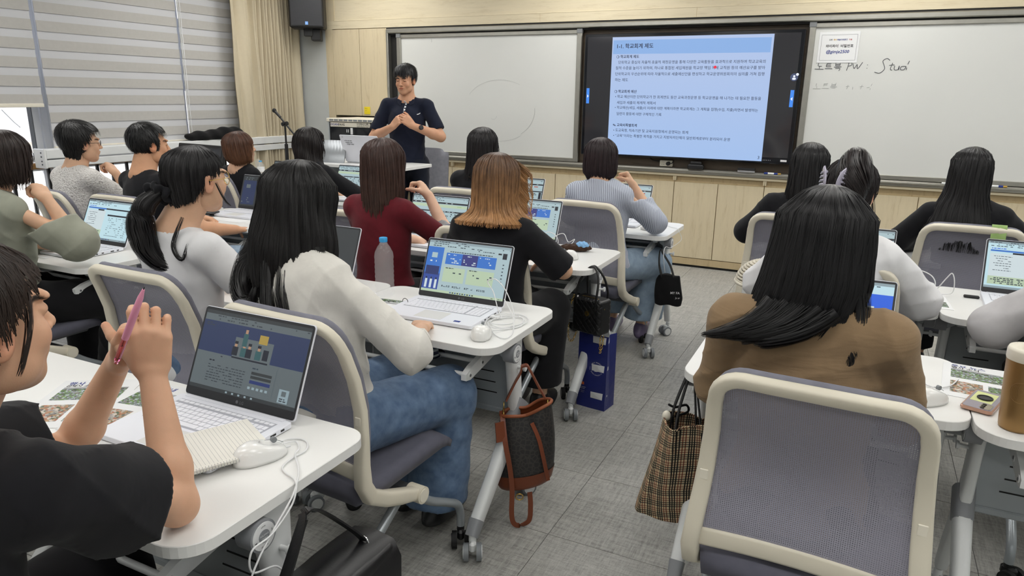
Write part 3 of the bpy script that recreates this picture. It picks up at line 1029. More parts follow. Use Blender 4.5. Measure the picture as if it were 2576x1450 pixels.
# buttons of the soundbar strip under the glass and the small front keys
bt = MB()
for k in range(8): bt.cbox(.905 + k * .0245, .905 + k * .0245 + .017, -.001, .004, .018, .034, .0008)
bt.obj('touch_key', M['label_grey'], scr)
dt = MB()
for k in range(7): dt.cyl((1.615 + k * .014, -.001, .028), (1.615 + k * .014, .001, .028), .0022, 8)
dt.cbox(1.78, 1.83, -.001, .002, .020, .036, .0006)
dt.obj('status_lamp', M['ink_white'], scr)
# things below the display
m_ = MB(); m_.cbox(0, .14, -.03, .03, 0, .045, .01); m_.cbox(.02, .12, -.02, .02, .045, .07, .006)
tag(m_.obj('camera_base', M['black_plastic'], None, M=T(-1.39, 6.42, .893)), 'small black speakerphone standing on the rail under the display', 'speaker')
so = thing('wall_socket', 'pale twin wall socket with a black plug under the display', 'socket', (-1.66, 6.49, .90))
MB().cbox(0, .115, -.012, .02, 0, .055, .004).obj('plate', M['chair_cream_light'], so)
h = MB()
for a in (.022, .038): h.cyl((a, -.0135, .038), (a, -.011, .038), .003, 8); h.cyl((a, -.0135, .018), (a, -.011, .018), .003, 8)
h.obj('socket_hole', M['ink'], so)
pl = MB(); pl.cyl((.082, -.04, .028), (.082, -.008, .028), .018, 14); pl.tube(catmull([(.082, -.04, .028), (.12, -.04, .035), (.13, -.02, .06)]), .004, 6); pl.tube(catmull([(.0, -.02, .045), (-.06, -.03, .055), (-.09, -.02, .075)]), .005, 6); pl.obj('plug', M['black_rubber'], so)
# frame post between the boards and display
MB().cbox(-2.452, -2.43, YW - .012, YW + .03, .893, 2.10, .003)

# ------------------------------------------------------------------ ceiling lights
M['lamp'] = emit('lit_diffuser', PANEL_COL, 7.0)
def ceiling_light(x, y, lab):
    t = thing('ceiling_light', lab, 'light', (x, y, ZC), 0, 'flat ceiling lights')
    f = MB()
    for a in ((-.62, -.60, -.32, .32), (.60, .62, -.32, .32), (-.6, .6, -.32, -.30), (-.6, .6, .30, .32)): f.box(a[0], a[1], a[2], a[3], -.035, 0)
    f.obj('frame', M['white_plastic'], t)
    MB().box(-.6, .6, -.3, .3, -.03, -.012).obj('diffuser', M['lamp'], t)
for i_, x_ in enumerate((-4.6, -2.3, 0.0, 2.2)):
    for j_, y_ in enumerate((-1.6, .6, 2.6, 4.6, 5.75)):
        ceiling_light(x_, y_, 'flat ceiling light, %s from the windows, %s row from the front wall' % (('nearest', 'second', 'third', 'farthest')[i_], ('last', 'fourth', 'third', 'second', 'first')[j_]))
# ------------------------------------------------------------------ desks
def caster(parent, x, y, ang, wheel, hood, name='caster'):
    """twin wheel caster standing on the floor; stem at x,y"""
    R_ = T(x, y, 0) @ RZ(ang)
    m = MB()
    m.cbox(-.012, .012, -.03, .02, .03, .068, .008, 1)
    m.cyl((0, 0, .06), (0, 0, .085), .013, 12, 1)
    for s in (-1, 1):
        m.cyl((s * .013, -.018, .030), (s * .030, -.018, .030), .030, 22, 0)
        m.cyl((s * .030, -.018, .030), (s * .0325, -.018, .030), .022, 22, 1)
    return m.obj(name, [wheel, hood], parent, M=R_)

M['knob'] = plain('grey_release_knob', srgb(140, 142, 146), .4)
def sq_tube(mb, pts, a, b, e=.55, seg=16, mi=0, nup=None):
    """sweep a soft rectangle, a/b half sizes (number or per point)"""
    P = [Vector(p) for p in pts]; n = len(P); vs = []; fs = []
    Tn = [(P[min(i + 1, n - 1)] - P[max(i - 1, 0)]).normalized() for i in range(n)]
    up = Vector(nup) if nup else Vector((0, 0, 1))
    Nn = (up - Tn[0] * up.dot(Tn[0])).normalized()
    for i in range(n):
        Nn = (Nn - Tn[i] * Nn.dot(Tn[i])).normalized(); B = Tn[i].cross(Nn)
        aa = a[i] if isinstance(a, (list, tuple)) else a
        bb = b[i] if isinstance(b, (list, tuple)) else b
        for k in range(seg):
            t = 2 * PI * k / seg; c_, s_ = math.cos(t), math.sin(t)
            vs.append(tuple(P[i] + Nn * (aa * math.copysign(abs(c_) ** e, c_)) + B * (bb * math.copysign(abs(s_) ** e, s_))))
    for i in range(n - 1):
        for k in range(seg):
            k2 = (k + 1) % seg
            fs.append((i * seg + k, i * seg + k2, (i + 1) * seg + k2, (i + 1) * seg + k))
    mb.add(vs, fs, mi, True)
    mb.add(vs[:seg], [tuple(range(seg))[::-1]], mi); mb.add(vs[-seg:], [tuple(range(seg))], mi)

def make_desk():
    t = thing('folding_desk', 'x', 'desk', (0, 0, 0), 0, 'white folding desks in rows')
    W, D = .737, .53
    MB().prism(rrect(-W / 2, W / 2, 0, D, (.075, .06, .06, .075), 8), .694, .720, 0, ch=.0015).obj('desktop', [M['desk_white']], t)
    for s in (-1, 1):
        # leg frame: upright under the top, inverted V foot
        m = MB(); xx = s * .325
        sq_tube(m, [(xx, .235, .69), (xx, .245, .55), (xx, .262, .40)], [.055, .040, .034], [.018, .016, .018], nup=(0, 1, 0))
        sq_tube(m, [(xx, .285, .415), (xx, .10, .23), (xx, -.035, .105)], [.040, .030, .026], [.024, .022, .020], nup=(0, .5, .8))
        sq_tube(m, [(xx, .25, .40), (xx, .36, .20), (xx, .405, .10)], [.030, .024, .020], [.022, .020, .018], nup=(0, 1, .5))
        m.obj('leg', M['grey_metal'] if False else M['white_plastic'], t)
        j = MB(); sq_tube(j, [(xx, .295, .43), (xx, .235, .355)], [.048, .044], [.027, .026], nup=(0, .5, .8))
        sq_tube(j, [(xx, -.025, .118), (xx, -.062, .075)], [.028, .024], [.023, .020], nup=(0, .5, .8))
        j.obj('leg_joint', M['knob'], t)
        caster(t, xx + s * .004, -.062, .5 * s, M['grey_plastic'], M['white_plastic'])
        caster(t, xx + s * .004, .405, -.7 * s, M['grey_plastic'], M['white_plastic'])
        br = MB(); br.cbox(xx - .03 * s - .014, xx - .03 * s + .014, .06, .44, .672, .694, .003)
        sq_tube(br, [(xx - .02 * s, .20, .675), (xx - .01 * s, .19, .655), (xx + .012 * s, .185, .645)], [.03, .035, .035], [.02, .02, .02], nup=(0, 1, 0))
        br.obj('top_bracket', M['grey_metal'], t)
        k = MB()
        k.cyl((xx + .005 * s, .175, .655), (xx + .046 * s, .175, .655), .034, 28, 0)
        k.cyl((xx + .0455 * s, .175, .655), (xx + .0475 * s, .175, .655), .029, 28, 1)
        k.cyl((xx + .047 * s, .175, .655), (xx + .0485 * s, .175, .655), .014, 20, 0)
        kn = k.obj('release_knob', [M['knob'], M['paper']], t)
        if s > 0:
            kl = MB(); Mx = Matrix(((0, 0, 1, xx + .0488), (1, 0, 0, .175), (0, 1, 0, .655), (0, 0, 0, 1)))
            add_text(kl, 'FOLDING', Mx @ T(0, .003, 0), 1, width=.022, bold=.02, align='CENTER')
            add_text(kl, 'TABLE', Mx @ T(0, -.004, 0), 1, width=.016, bold=.02, align='CENTER')
            add_text(kl, 'LOCK', Mx @ T(0, .0215, -.001), 0, width=.012, bold=.02, align='CENTER')
            add_text(kl, 'UNLOCK', Mx @ T(0, -.0215, -.001), 0, width=.018, bold=.02, align='CENTER')
            add_text(kl, 'LEVER', Mx @ T(.0215, .0, -.001) @ RZ(-PI / 2), 0, width=.014, bold=.02, align='CENTER')
            kl.add([tuple((Mx @ Vector((-.0215, -.012, -.0008)))), tuple((Mx @ Vector((-.0185, -.004, -.0008)))), tuple((Mx @ Vector((-.0245, -.004, -.0008))))], [(0, 1, 2)], 0)
            kl.obj('lettering', [M['ink'], M['ink_white']], kn)
        h = MB(); h.cyl((xx, .245, .575), (xx + .045 * s, .245, .578), .006, 10); h.cyl((xx + .040 * s, .245, .578), (xx + .047 * s, .245, .578), .012, 14)
        h.obj('bag_hook', M['white_plastic'], t)
        # side plate of the under-desk shelf
        sp = MB(); P_ = [(.30, .655), (.28, .675), (.06, .628), (.02, .612), (.02, .590), (.05, .585), (.30, .63)]
        Mx = Matrix(((0, 0, 1, xx - .075 * s), (1, 0, 0, 0), (0, 1, 0, 0), (0, 0, 0, 1)))
        sp.prism(P_[::-1], -.010, .010, 0, Mx)
        for (a, b) in ((.045, .602), (.13, .620), (.215, .638)): sp.cyl((xx - .075 * s - .012, a, b), (xx - .075 * s + .012, a, b), .011, 12, 0); sp.cyl((xx - .075 * s - .013, a, b), (xx - .075 * s + .013, a, b), .005, 10, 1)
        sp.obj('shelf_arm', [M['white_plastic'], M['grey_dark']], t)
    for (a, b) in ((.045, .602), (.13, .620), (.215, .638)):
        MB().cyl((-.25, a, b), (.25, a, b), .008, 10).obj('shelf_rod', M['white_plastic'], t)
    # modesty panel with six slots and a folded foot
    m = MB(); m.cbox(-.305, .305, .268, .276, .395, .690, .002); m.cbox(-.305, .305, .262, .284, .375, .397, .004)
    p = m.obj('modesty_panel', M['panel_metal'], t)
    sl = MB()
    for s in (-1, 1):
        for q, z in enumerate((.53, .49, .45)):
            sl.box(*sorted((s * (.17 - .018 * q), s * (.235 + .006 * q))), .2665, .2775, z, z + .004)
    sl.obj('slot', M['dark_gap'], p)
    return t

desk0 = make_desk()
DESKS = [
 # x, y, label
 (-1.338, .715, 'white folding desk in the foreground with the open laptop and notebook'),
 (-2.078, .70, 'white folding desk left of the foreground desk, mostly out of frame'),
 (-1.340, 1.876, 'white folding desk with water bottle and laptop in front of the white-blouse woman'),
 (-2.080, 1.876, 'white folding desk with a phone in front of the ponytailed woman'),
 (-3.432, 1.93, 'white folding desk under the elbow of the sage-shirt woman'),
 (-1.440, 3.02, 'white folding desk with pencil case, mouse and quilted bag, before the blond woman'),
 (-2.180, 3.02, 'white folding desk in front of the woman in maroon'),
 (-3.555, 3.03, 'white folding desk with papers in front of the man in black tee and jeans'),
 (-4.295, 3.02, 'white folding desk in front of the woman in white knit top'),
 (-1.340, 4.03, 'white folding desk of the striped-shirt woman with black tote hanging'),
 (-2.080, 4.03, 'white folding desk before the black-haired woman next to the striped shirt'),
 (-3.520, 4.05, 'white folding desk before the black-haired woman near the lectern'),
 (-4.260, 4.05, 'white folding desk with black laptop before the brown-haired woman'),
 (-.033, 1.965, 'white folding desk in front of the brown-jacket woman with plaid tote hanging'),
 (.707, 1.925, 'white folding desk at the right edge carrying the golden tumbler'),
 (-.028, 3.02, 'white folding desk with knit hat in front of the hair-clip woman'),
 (.712, 3.01, 'white folding desk with laptop at the right edge of the photo'),
 (-.160, 4.05, 'white folding desk in front of the black-haired woman right of the aisle'),
 (.580, 4.05, 'white folding desk in front of the woman with very long black hair'),
]
desk0.location = (DESKS[0][0], DESKS[0][1], 0); desk0['label'] = DESKS[0][2]
for x, y, l in DESKS[1:]: dup(desk0, (x, y, 0), 0, l)

# ------------------------------------------------------------------ chairs
CURVE = [(.002, .925), (.036, .85), (.062, .77), (.074, .68), (.068, .60), (.056, .53), (.052, .475), (.075, .43), (.135, .392), (.205, .362), (.285, .332)]
def curve_y(z):
    for (a, za), (b, zb) in zip(CURVE, CURVE[1:]):
        if zb <= z <= za: return a + (b - a) * (za - z) / (za - zb)
    return CURVE[0][0] if z > CURVE[0][1] else CURVE[-1][0]
def half_w(z): return .206 + .034 * min(1, max(0, (.92 - z) / .45)) ** 1.3

def make_chair(mesh_mat, label):
    t = thing('mesh_chair', label, 'chair', (0, 0, 0), 0, 'cream framed mesh-back chairs')
    # one U-shaped cream frame: pivot - side - rounded top - side - pivot
    side = [(half_w(z) , y, z) for y, z in CURVE]
    right = side[1:]
    cr = []
    r = .06
    for k in range(7):
        a = k / 6 * PI / 2
        z = .925 - r + r * math.cos(a)
        cr.append((half_w(.92) - r + r * math.sin(a), curve_y(z), z))
    top = [(half_w(.92) - r - (2 * (half_w(.92) - r)) * k / 6, .0 - .010 * math.sin(PI * k / 6) , .925 + .004 * math.sin(PI * k / 6)) for k in range(1, 6)]
    pr = [(x, y, z) for x, y, z in right if z < .86]
    R_ = pr[::-1] + cr[::-1]
    pts = R_ + [(x, y, z) for x, y, z in top] + [(-x, y, z) for x, y, z in R_[::-1]]
    pts = [pts[0]] + [p for p in pts[1:]]
    a = []; b = []
    for p in pts:
        z = p[2]
        a.append(.013 + .010 * min(1, max(0, (.60 - z) / .15)) - (.004 if z < .34 else 0))
        b.append(.0165 + .004 * min(1, max(0, (.9 - z) / .3)))
    m = MB(); sq_tube(m, pts, a, b, .5, 14, 0, nup=(0, .35, 1))
    fr = m.obj('back_frame', M['chair_cream'], t)
    for s in (-1, 1):
        c = MB(); x_ = half_w(.34)
        c.tube([(s * (x_ - .028), .286, .330), (s * (x_ + .026), .286, .330)], .027, 20, 0)
        c.cyl((s * (x_ + .0255), .286, .330), (s * (x_ + .028), .286, .330), .021, 20, 1)
        c.obj('pivot_cap', [M['chair_cream'], M['chair_cream_light']], t)
        g = MB(); z_ = .655
        g.cbox(*sorted((s * (half_w(z_) - .010), s * (half_w(z_) + .010))), curve_y(z_) - .0142, curve_y(z_) - .010, z_ - .013, z_ + .013, .0015)
        g.obj('cover_plate', M['chair_cream_light'], t)
    # lumbar bar and seat-back bar
    m = MB()
    w = half_w(.48)
    for (z0, z1, dy) in ((.468, .512, .0),):
        P_ = [(-w + 2 * w * k / 8, curve_y(.49) + .012 + .02 * math.sin(PI * k / 8), .49) for k in range(9)]
        sq_tube(m, P_, .024, .008, .5, 12, 0, nup=(0, 0, 1))
    m.obj('lower_bar', M['chair_cream'], t)
    # stretched mesh
    nx, nz = 14, 22; vs = []; fs = []
    for j in range(nz + 1):
        z = .478 + (.915 - .478) * j / nz
        w = half_w(z) - .006
        for i in range(nx + 1):
            u = -1 + 2 * i / nx
            vs.append((u * w, curve_y(z) + .010 + .018 * (1 - u * u) , z))
    for j in range(nz):
        for i in range(nx):
            k = j * (nx + 1) + i; fs.append((k, k + 1, k + nx + 2, k + nx + 1))
    m = MB(); m.add(vs, fs, 0, True)
    m.obj('backrest_mesh', mesh_mat, t)
    hm = MB()
    hp = [(x * .985, y + .022, z + .010) for x, y, z in pts if z > .52]
    sq_tube(hm, hp, .011, .010, .7, 10, 0, nup=(0, .35, 1)); hm.obj('mesh_hem', M['mesh_edge'], t)
    # seat
    nx, ny = 12, 14; vs = []; fs = []
    def top_z(u, v):
        return .452 - .012 * (1 - u * u) * math.sin(PI * min(v * 1.2, 1)) + .012 * v - .050 * max(0, (v - .78) / .22) ** 2 - .010 * (abs(u) ** 4)
    for lay in (0, 1):
        for j in range(ny + 1):
            v = j / ny
            for i in range(nx + 1):
                u = -1 + 2 * i / nx
                hw = .232 * (1 - .06 * max(0, (v - .85) / .15) ** 2 - .08 * max(0, (.15 - v) / .15))
                z = top_z(u, v) - (0 if lay == 0 else .058 - .02 * max(0, (v - .78) / .22) - .012 * abs(u) ** 3)
                vs.append((u * hw * (1 if lay == 0 else .97), .055 + .455 * v + .006 * (1 - u * u), z))
    n1 = (nx + 1) * (ny + 1)
    for j in range(ny):
        for i in range(nx):
            k = j * (nx + 1) + i; fs.append((k, k + 1, k + nx + 2, k + nx + 1)); fs.append(tuple(q + n1 for q in (k, k + nx + 1, k + nx + 2, k + 1)))
    ring = [i for i in range(nx + 1)] + [j * (nx + 1) + nx for j in range(1, ny + 1)] + [ny * (nx + 1) + i for i in range(nx - 1, -1, -1)] + [j * (nx + 1) for j in range(ny - 1, 0, -1)]
    for q in range(len(ring)):
        a_, b_ = ring[q], ring[(q + 1) % len(ring)]
        fs.append((b_, a_, a_ + n1, b_ + n1))
    m = MB(); m.add(vs, fs, 0, True); m.obj('seat', M['seat_fabric'], t, bevel=0)
    m = MB(); m.cbox(-.17, .17, .12, .44, .375, .400, .008); m.cbox(-.235, .235, .262, .308, .318, .345, .008); m.obj('seat_pan', M['grey_dark'], t)
    for s in (-1, 1):
        m = MB(); x_ = s * .232
        m.tube(catmull([(x_, .27, .335), (x_, .36, .262), (x_, .455, .205), (x_, .515, .165), (x_, .535, .12), (x_, .536, .075)], 5), .0145, 12)
        m.obj('leg', M['tube'], t)
        m = MB(); x_ = s * .215
        m.tube(catmull([(x_, .25, .345), (x_, .10, .245), (x_, -.03, .155), (x_, -.065, .115), (x_, -.07, .075)], 5), .0145, 12)
        m.obj('leg', M['tube'], t)
        caster(t, s * .232, .536, .6 * s, M['black_rubber'], M['black_plastic'])
        caster(t, s * .215, -.07, -.9 * s, M['black_rubber'], M['black_plastic'])
    return t
# ------------------------------------------------------------------ laptops
SCR = {k: emit('laptop_' + k, c, s) for k, c, s in (
 ('page', srgb(176, 200, 206), .85), ('page_dim', srgb(98, 108, 112), .8), ('page_bright', srgb(190, 222, 232), .95), ('white', srgb(210, 224, 228), .9),
 ('bar', srgb(150, 170, 178), .8), ('navy', srgb(36, 52, 110), .8), ('navy_dim', srgb(40, 54, 92), .8), ('blue', srgb(52, 112, 196), .95), ('blue2', srgb(44, 74, 156), .9),
 ('indigo', srgb(54, 58, 128), .85), ('strong_blue', srgb(30, 92, 214), 1.0), ('dark', srgb(30, 36, 52), .6), ('text', srgb(58, 74, 88), .6), ('text_dim', srgb(58, 66, 74), .7),
 ('green', srgb(168, 196, 150), .9), ('pale_green', srgb(186, 206, 176), .9), ('yellow', srgb(176, 150, 70), .8), ('teal', srgb(52, 92, 96), .8), ('skin', srgb(190, 150, 120), .7),
 ('off', srgb(60, 66, 70), .55), ('red', srgb(190, 80, 60), .8))}
SK = list(SCR)
def screen_content(kind):
    """quads in screen units 0..1 (x right, y up) -> list of (x0,x1,y0,y1,key)"""
    q = []
    rr = random.Random(hash(kind) % 1000 if False else {'portal': 3, 'login': 5, 'table': 7, 'sheet': 9, 'blue': 11, 'off': 13, 'menu': 15, 'portal_dim': 17}[kind])
    def rows(x0, x1, y0, y1, n, key, fill=.6):
        for k in range(n):
            y = y1 - (y1 - y0) * (k + .5) / n; h = (y1 - y0) / n * .28
            x = x0
            while x < x1:
                w = rr.uniform(.01, .035)
                if rr.random() < fill: q.append((x, min(x + w, x1), y - h, y + h, key))
                x += w + .008
    dim = kind in ('login', 'off', 'portal_dim')
    page = 'page_dim' if dim else 'page'
    tk = 'text_dim' if dim else 'text'
    if kind == 'off':
        q.append((0, 1, 0, 1, 'off')); q.append((0, 1, .93, 1, 'page_dim')); rows(.03, .5, .94, .97, 1, 'dark', .4); q.append((0, 1, 0, .05, 'dark')); return q
    if kind == 'portal_dim':
        q.append((0, 1, 0, 1, 'off')); q.append((.02, .34, .05, .85, 'navy_dim')); q.append((.10, .2, .6, .72, 'page_dim')); rows(.03, .3, .86, .97, 2, 'page_dim', .5); rows(.03, .3, .1, .3, 3, 'page_dim', .3); return q
    q.append((0, 1, 0, 1, page if kind not in ('blue', 'menu') else 'page_bright'))
    q.append((0, 1, .955, 1, 'bar' if not dim else 'off'))
    rows(.02, .55, .965, .99, 1, tk, .5); rows(.03, .5, .925, .95, 1, tk, .6); rows(.86, .99, .925, .95, 1, tk, .4); rows(.03, .66, .885, .912, 1, tk, .55)
    q.append((0, 1, 0, .045, 'pale_green' if kind == 'portal' else ('off' if dim else 'bar')))
    for k in range(10): q.append((.36 + .03 * k, .378 + .03 * k, .012, .034, ('off' if dim else 'dark') if k % 2 else ('bar' if dim else 'blue2')))
    rows(.86, .98, .012, .03, 1, tk, .5)
    if kind == 'portal':
        q.append((.0, .20, .05, .87, 'blue')); q.append((.0, .20, .05, .36, 'blue2')); q.append((.015, .18, .33, .50, 'navy'))
        q.append((.06, .13, .66, .76, 'page')); rows(.05, .15, .57, .62, 1, 'white', .7)
        for a in (.03, .09, .15): q.append((a, a + .028, .07, .24, 'white')); q.append((a + .006, a + .02, .24, .28, 'dark'))
        rows(.28, .80, .79, .82, 1, 'text', .85)
        for a, b, kk in ((.24, .44, 'blue'), (.44, .63, 'indigo'), (.63, .85, 'blue')):
            q.append((a, b, .56, .78, kk)); rows(a + .02, b - .08, .73, .76, 1, 'white', .8); rows(a + .02, b - .02, .58, .69, 3, 'white', .3)
        q.append((.24, .5, .22, .50, 'pale_green')); q.append((.53, .85, .22, .50, 'pale_green'))
        rows(.26, .36, .47, .50, 1, 'text', .9); rows(.55, .65, .47, .50, 1, 'text', .9); rows(.26, .48, .38, .42, 1, 'text', .4); rows(.55, .83, .34, .42, 2, 'text', .3)
        for a in (.25, .38, .53, .68): q.append((a, a + .012, .12, .15, 'dark')); rows(a + .02, a + .10, .115, .155, 2, 'text', .9)
        q.append((.915, .965, .77, .88, 'dark'))
        for k in range(6): q.append((.93, .948, .33 + .065 * k, .35 + .065 * k, 'text'))
        rows(.6, .85, .855, .88, 1, 'text', .6); q.append((.86, .90, .845, .875, 'dark'))
    elif kind == 'login':
        q.append((0, 1, .47, .87, 'navy_dim')); rows(.03, .12, .80, .85, 2, 'text_dim', .9)
        # flat cartoon of four people at a board
        q.append((.34, .70, .46, .72, 'page_dim')); q.append((.56, .64, .69, .80, 'yellow')); q.append((.62, .67, .50, .63, 'dark'))
        for a, kk in ((.33, 'dark'), (.41, 'teal'), (.46, 'dark'), (.55, 'teal')):
            q.append((a, a + .055, .49, .60, kk)); q.append((a + .016, a + .04, .60, .645, 'skin')); q.append((a + .012, a + .044, .635, .67, 'dark'))
        q.append((.41, .455, .62, .78, 'teal')); q.append((.42, .445, .78, .83, 'skin')); q.append((.34, .68, .455, .475, 'dark'))
        rows(.14, .40, .43, .45, 1, 'dark', .5); rows(.14, .19, .36, .39, 1, 'dark', .95)
        for k in range(7): rows(.14, .50, .31 - .033 * k, .33 - .033 * k, 1, 'text_dim', .8)
        q.append((.54, .78, .10, .43, 'page_dim')); rows(.56, .62, .37, .40, 1, 'text', .95)
        q.append((.56, .75, .31, .345, 'off')); q.append((.56, .75, .26, .295, 'off')); q.append((.56, .75, .20, .24, 'navy'))
        for k in range(5): q.append((.555 + .04 * k, .578 + .04 * k, .13, .16, 'bar'))
        q.append((.84, .93, .06, .22, 'bar')); q.append((.865, .905, .14, .20, 'page_dim')); rows(.855, .915, .07, .12, 2, 'text_dim', .8)
    elif kind in ('table', 'sheet'):
        q.append((0, 1, .80, .845, 'dark')); rows(.02, .9, .81, .835, 1, 'white', .3)
        q.append((0, 1, .70, .78, 'pale_green' if kind == 'sheet' else 'page')); q.append((.82, .90, .73, .76, 'red' if kind == 'table' else 'green'))
        q.append((0, 1, .57, .605, 'dark')); rows(.02, .9, .58, .60, 1, 'white', .3)
        rows(.10, .9, .08, .55, 9, 'text', .25)
        for k in range(10): q.append((0.0, .93, .08 + .047 * k, .0825 + .047 * k, 'bar'))
        q.append((.94, .99, .12, .56, 'dark'))
    elif kind == 'menu':
        rows(.04, .22, .83, .86, 1, 'strong_blue', .9); q.append((.03, .42, .78, .815, 'blue')); q.append((.42, 1, .78, .815, 'dark'))
        q.append((.25, .38, .74, .775, 'dark')); q.append((.03, .42, .10, .74, 'white'))
        for k in range(7): rows(.07 + .02 * (k % 3), .25, .67 - .05 * k, .69 - .05 * k, 1, 'text', .9)
        q.append((.03, .42, .08, .25, 'pale_green')); rows(.06, .38, .09, .23, 4, 'text', .7)
        q.append((.48, 1, .62, .66, 'dark'))
        for k in range(10): rows(.52, .95, .56 - .05 * k, .58 - .05 * k, 1, 'text', .5)
    elif kind == 'blue':
        q.append((0, 1, .05, .82, 'strong_blue')); q.append((.78, .86, .60, .63, 'white')); rows(.1, .3, .6, .66, 2, 'white', .7)
    return q

LW, LD, LT = .374, .252, .013
def make_laptop(kind, keys, label, shell='laptop_white'):
    t = thing('laptop', label, 'laptop', (0, 0, 0), 0, 'thin white laptops on the desks')
    sm = M[shell]
    m = MB(); m.prism(rrect(-LW / 2, LW / 2, -LD, 0, .010, 4), .002, .015, 0, ch=.001)
    for x_ in (-.15, .15):
        for y_ in (-.03, -LD + .03): m.cyl((x_, y_, 0), (x_, y_, .003), .008, 10, 1)
    base = m.obj('base', [sm, M['grey_dark']], t)
    pt = MB()
    for y_, w_ in ((-.035, .012), (-.065, .018), (-.115, .012), (-.145, .010)): pt.box(LW / 2 - .002, LW / 2 + .0003, y_ - w_ / 2, y_ + w_ / 2, .006, .011)
    pt.obj('port', M['black_plastic'], base)
    MB().box(-.055, .055, -LD + .015, -LD + .10, .0149, .0153).obj('touchpad', M['desk_edge'], base)
    MB().box(-.165, .165, -.012, .0, .006, .0165).obj('hinge', sm, base)
    # keys
    u = .0178; rows_ = []
    for r in range(6):
        y = -.035 - r * (.0185 if r else .0) - (.0 if r == 0 else .0)
        h = .0105 if r == 0 else .0158
        if r: y = -.035 - .004 - r * .0178
        x = -.158
        nk = []
        widths = {0: [1] * 14, 1: [1] * 13 + [1.6], 2: [1.4] + [1] * 12 + [1.2], 3: [1.7] + [1] * 11 + [1.9], 4: [2.1] + [1] * 10 + [2.5], 5: [1.3, 1, 1, 1, 5.6, 1, 1, 1, 1, .7]}[r]
        sc_ = .252 / (sum(widths) * u)
        for w in widths:
            nk.append((x, w * u * sc_, y, h)); x += w * u * sc_
        x = .100
        for w in (1, 1, 1, .9):
            nk.append((x, w * .0155, y, h)); x += .0155
        rows_ += nk
    if keys == 'keys':
        cache = {}
        for (x, w, y, h) in rows_:
            kk = (round(w, 4), round(h, 4))
            if kk not in cache:
                q = MB(); q.cbox(-w / 2 + .0009, w / 2 - .0009, -h / 2, h / 2, 0, .0016, .0006); cache[kk] = q.mesh('key', M['laptop_key'])
            link('key', cache[kk], base).location = (x + w / 2, y, .0149)
    else:
        q = MB()
        for (x, w, y, h) in rows_: q.box(x + .0008, x + w - .0008, y - h / 2, y + h / 2, .0149, .0163)
        tag(q.obj('keyboard', M['laptop_key'], base), kind='stuff')
    MB().box(-.160, .164, -.142, -.026, .0148, .01515).obj('key_field', M['laptop_gap'], base)
    if kind == 'portal':
        MB().box(.105, .130, -LD + .020, -LD + .034, .0149, .0154).obj('badge', M['ink_blue'], base)
    # lid in its own frame, hinged at the back edge
    Lm = T(0, .004, .012) @ RX(-math.radians(TILT))
    LH = .238
    def lid(x, z, y): return (x, y, z)
    l = MB()
    Mx = Matrix(((1, 0, 0, 0), (0, 0, -1, .006), (0, 1, 0, 0), (0, 0, 0, 1)))
    l.prism(rrect(-LW / 2, LW / 2, 0, LH, .009, 4), 0, .0055, 0, Mx, ch=.0008)
    lo = l.obj('lid', sm, t, M=Lm)
    b = MB(); b.prism(rrect(-LW / 2 + .0018, LW / 2 - .0018, .003, LH - .0018, .008, 4), .0055, .0066, 0, Mx)
    b.obj('bezel', M['bezel'], lo)
    sw0, sw1, sh0, sh1 = -LW / 2 + .008, LW / 2 - .008, .024, LH - .009
    d = MB()
    lay = 0
    for (a0, a1, b0, b1, k) in screen_content(kind):
        zz = .0067 + lay * .000012; lay += 1
        X0 = sw0 + (sw1 - sw0) * a0; X1 = sw0 + (sw1 - sw0) * a1; Y0 = sh0 + (sh1 - sh0) * b0; Y1 = sh0 + (sh1 - sh0) * b1
        d.add([(X0, Y0, zz), (X1, Y0, zz), (X1, Y1, zz), (X0, Y1, zz)], [(0, 1, 2, 3)], SK.index(k), False, Mx)
    d.obj('display', [SCR[k] for k in SK], lo)
    lg = MB(); add_text(lg, 'LG', Mx @ T(.006, .0125, .0068), 0, width=.012, bold=.02)
    lg.cyl((0, 0, 0), (0, 0, .0002), .0042, 16, 0, Mx @ T(-.004, .0125, .0067))
    if keys == 'keys':
        lg.obj('lettering', M['grey_dark'], lo)
    return t
TILT = 23.0

# ------------------------------------------------------------------ mice with cables
M['mouse'] = plain('glossy_white_mouse', srgb(234, 234, 232), .2, var=.0, coat=.3)
def mouse_mesh():
    nu, nv = 20, 10; vs = []; fs = []
    for j in range(nv + 1):
        v = j / nv * PI / 2
        for i in range(nu):
            a = 2 * PI * i / nu
            x = .031 * math.copysign(abs(math.cos(a)) ** .8, math.cos(a)) * (1 - .10 * math.cos(2 * a - PI) * .5)
            y = .056 * math.copysign(abs(math.sin(a)) ** .85, math.sin(a))
            k = math.cos(v) ** .55; z = math.sin(v) ** .9
            hh = .036 * (1 - .22 * (y / .056) - .15 * (y / .056) ** 2)
            vs.append((x * k, y * k, .002 + hh * z))
    for j in range(nv):
        for i in range(nu):
            i2 = (i + 1) % nu; fs.append((j * nu + i, j * nu + i2, (j + 1) * nu + i2, (j + 1) * nu + i))
    fs.append(tuple(range(nu))[::-1]); fs.append(tuple(nv * nu + i for i in range(nu)))
    m = MB(); m.add(vs, fs, 0, True)
    return m
mouse_me = mouse_mesh().mesh('mouse_shell', M['mouse'])
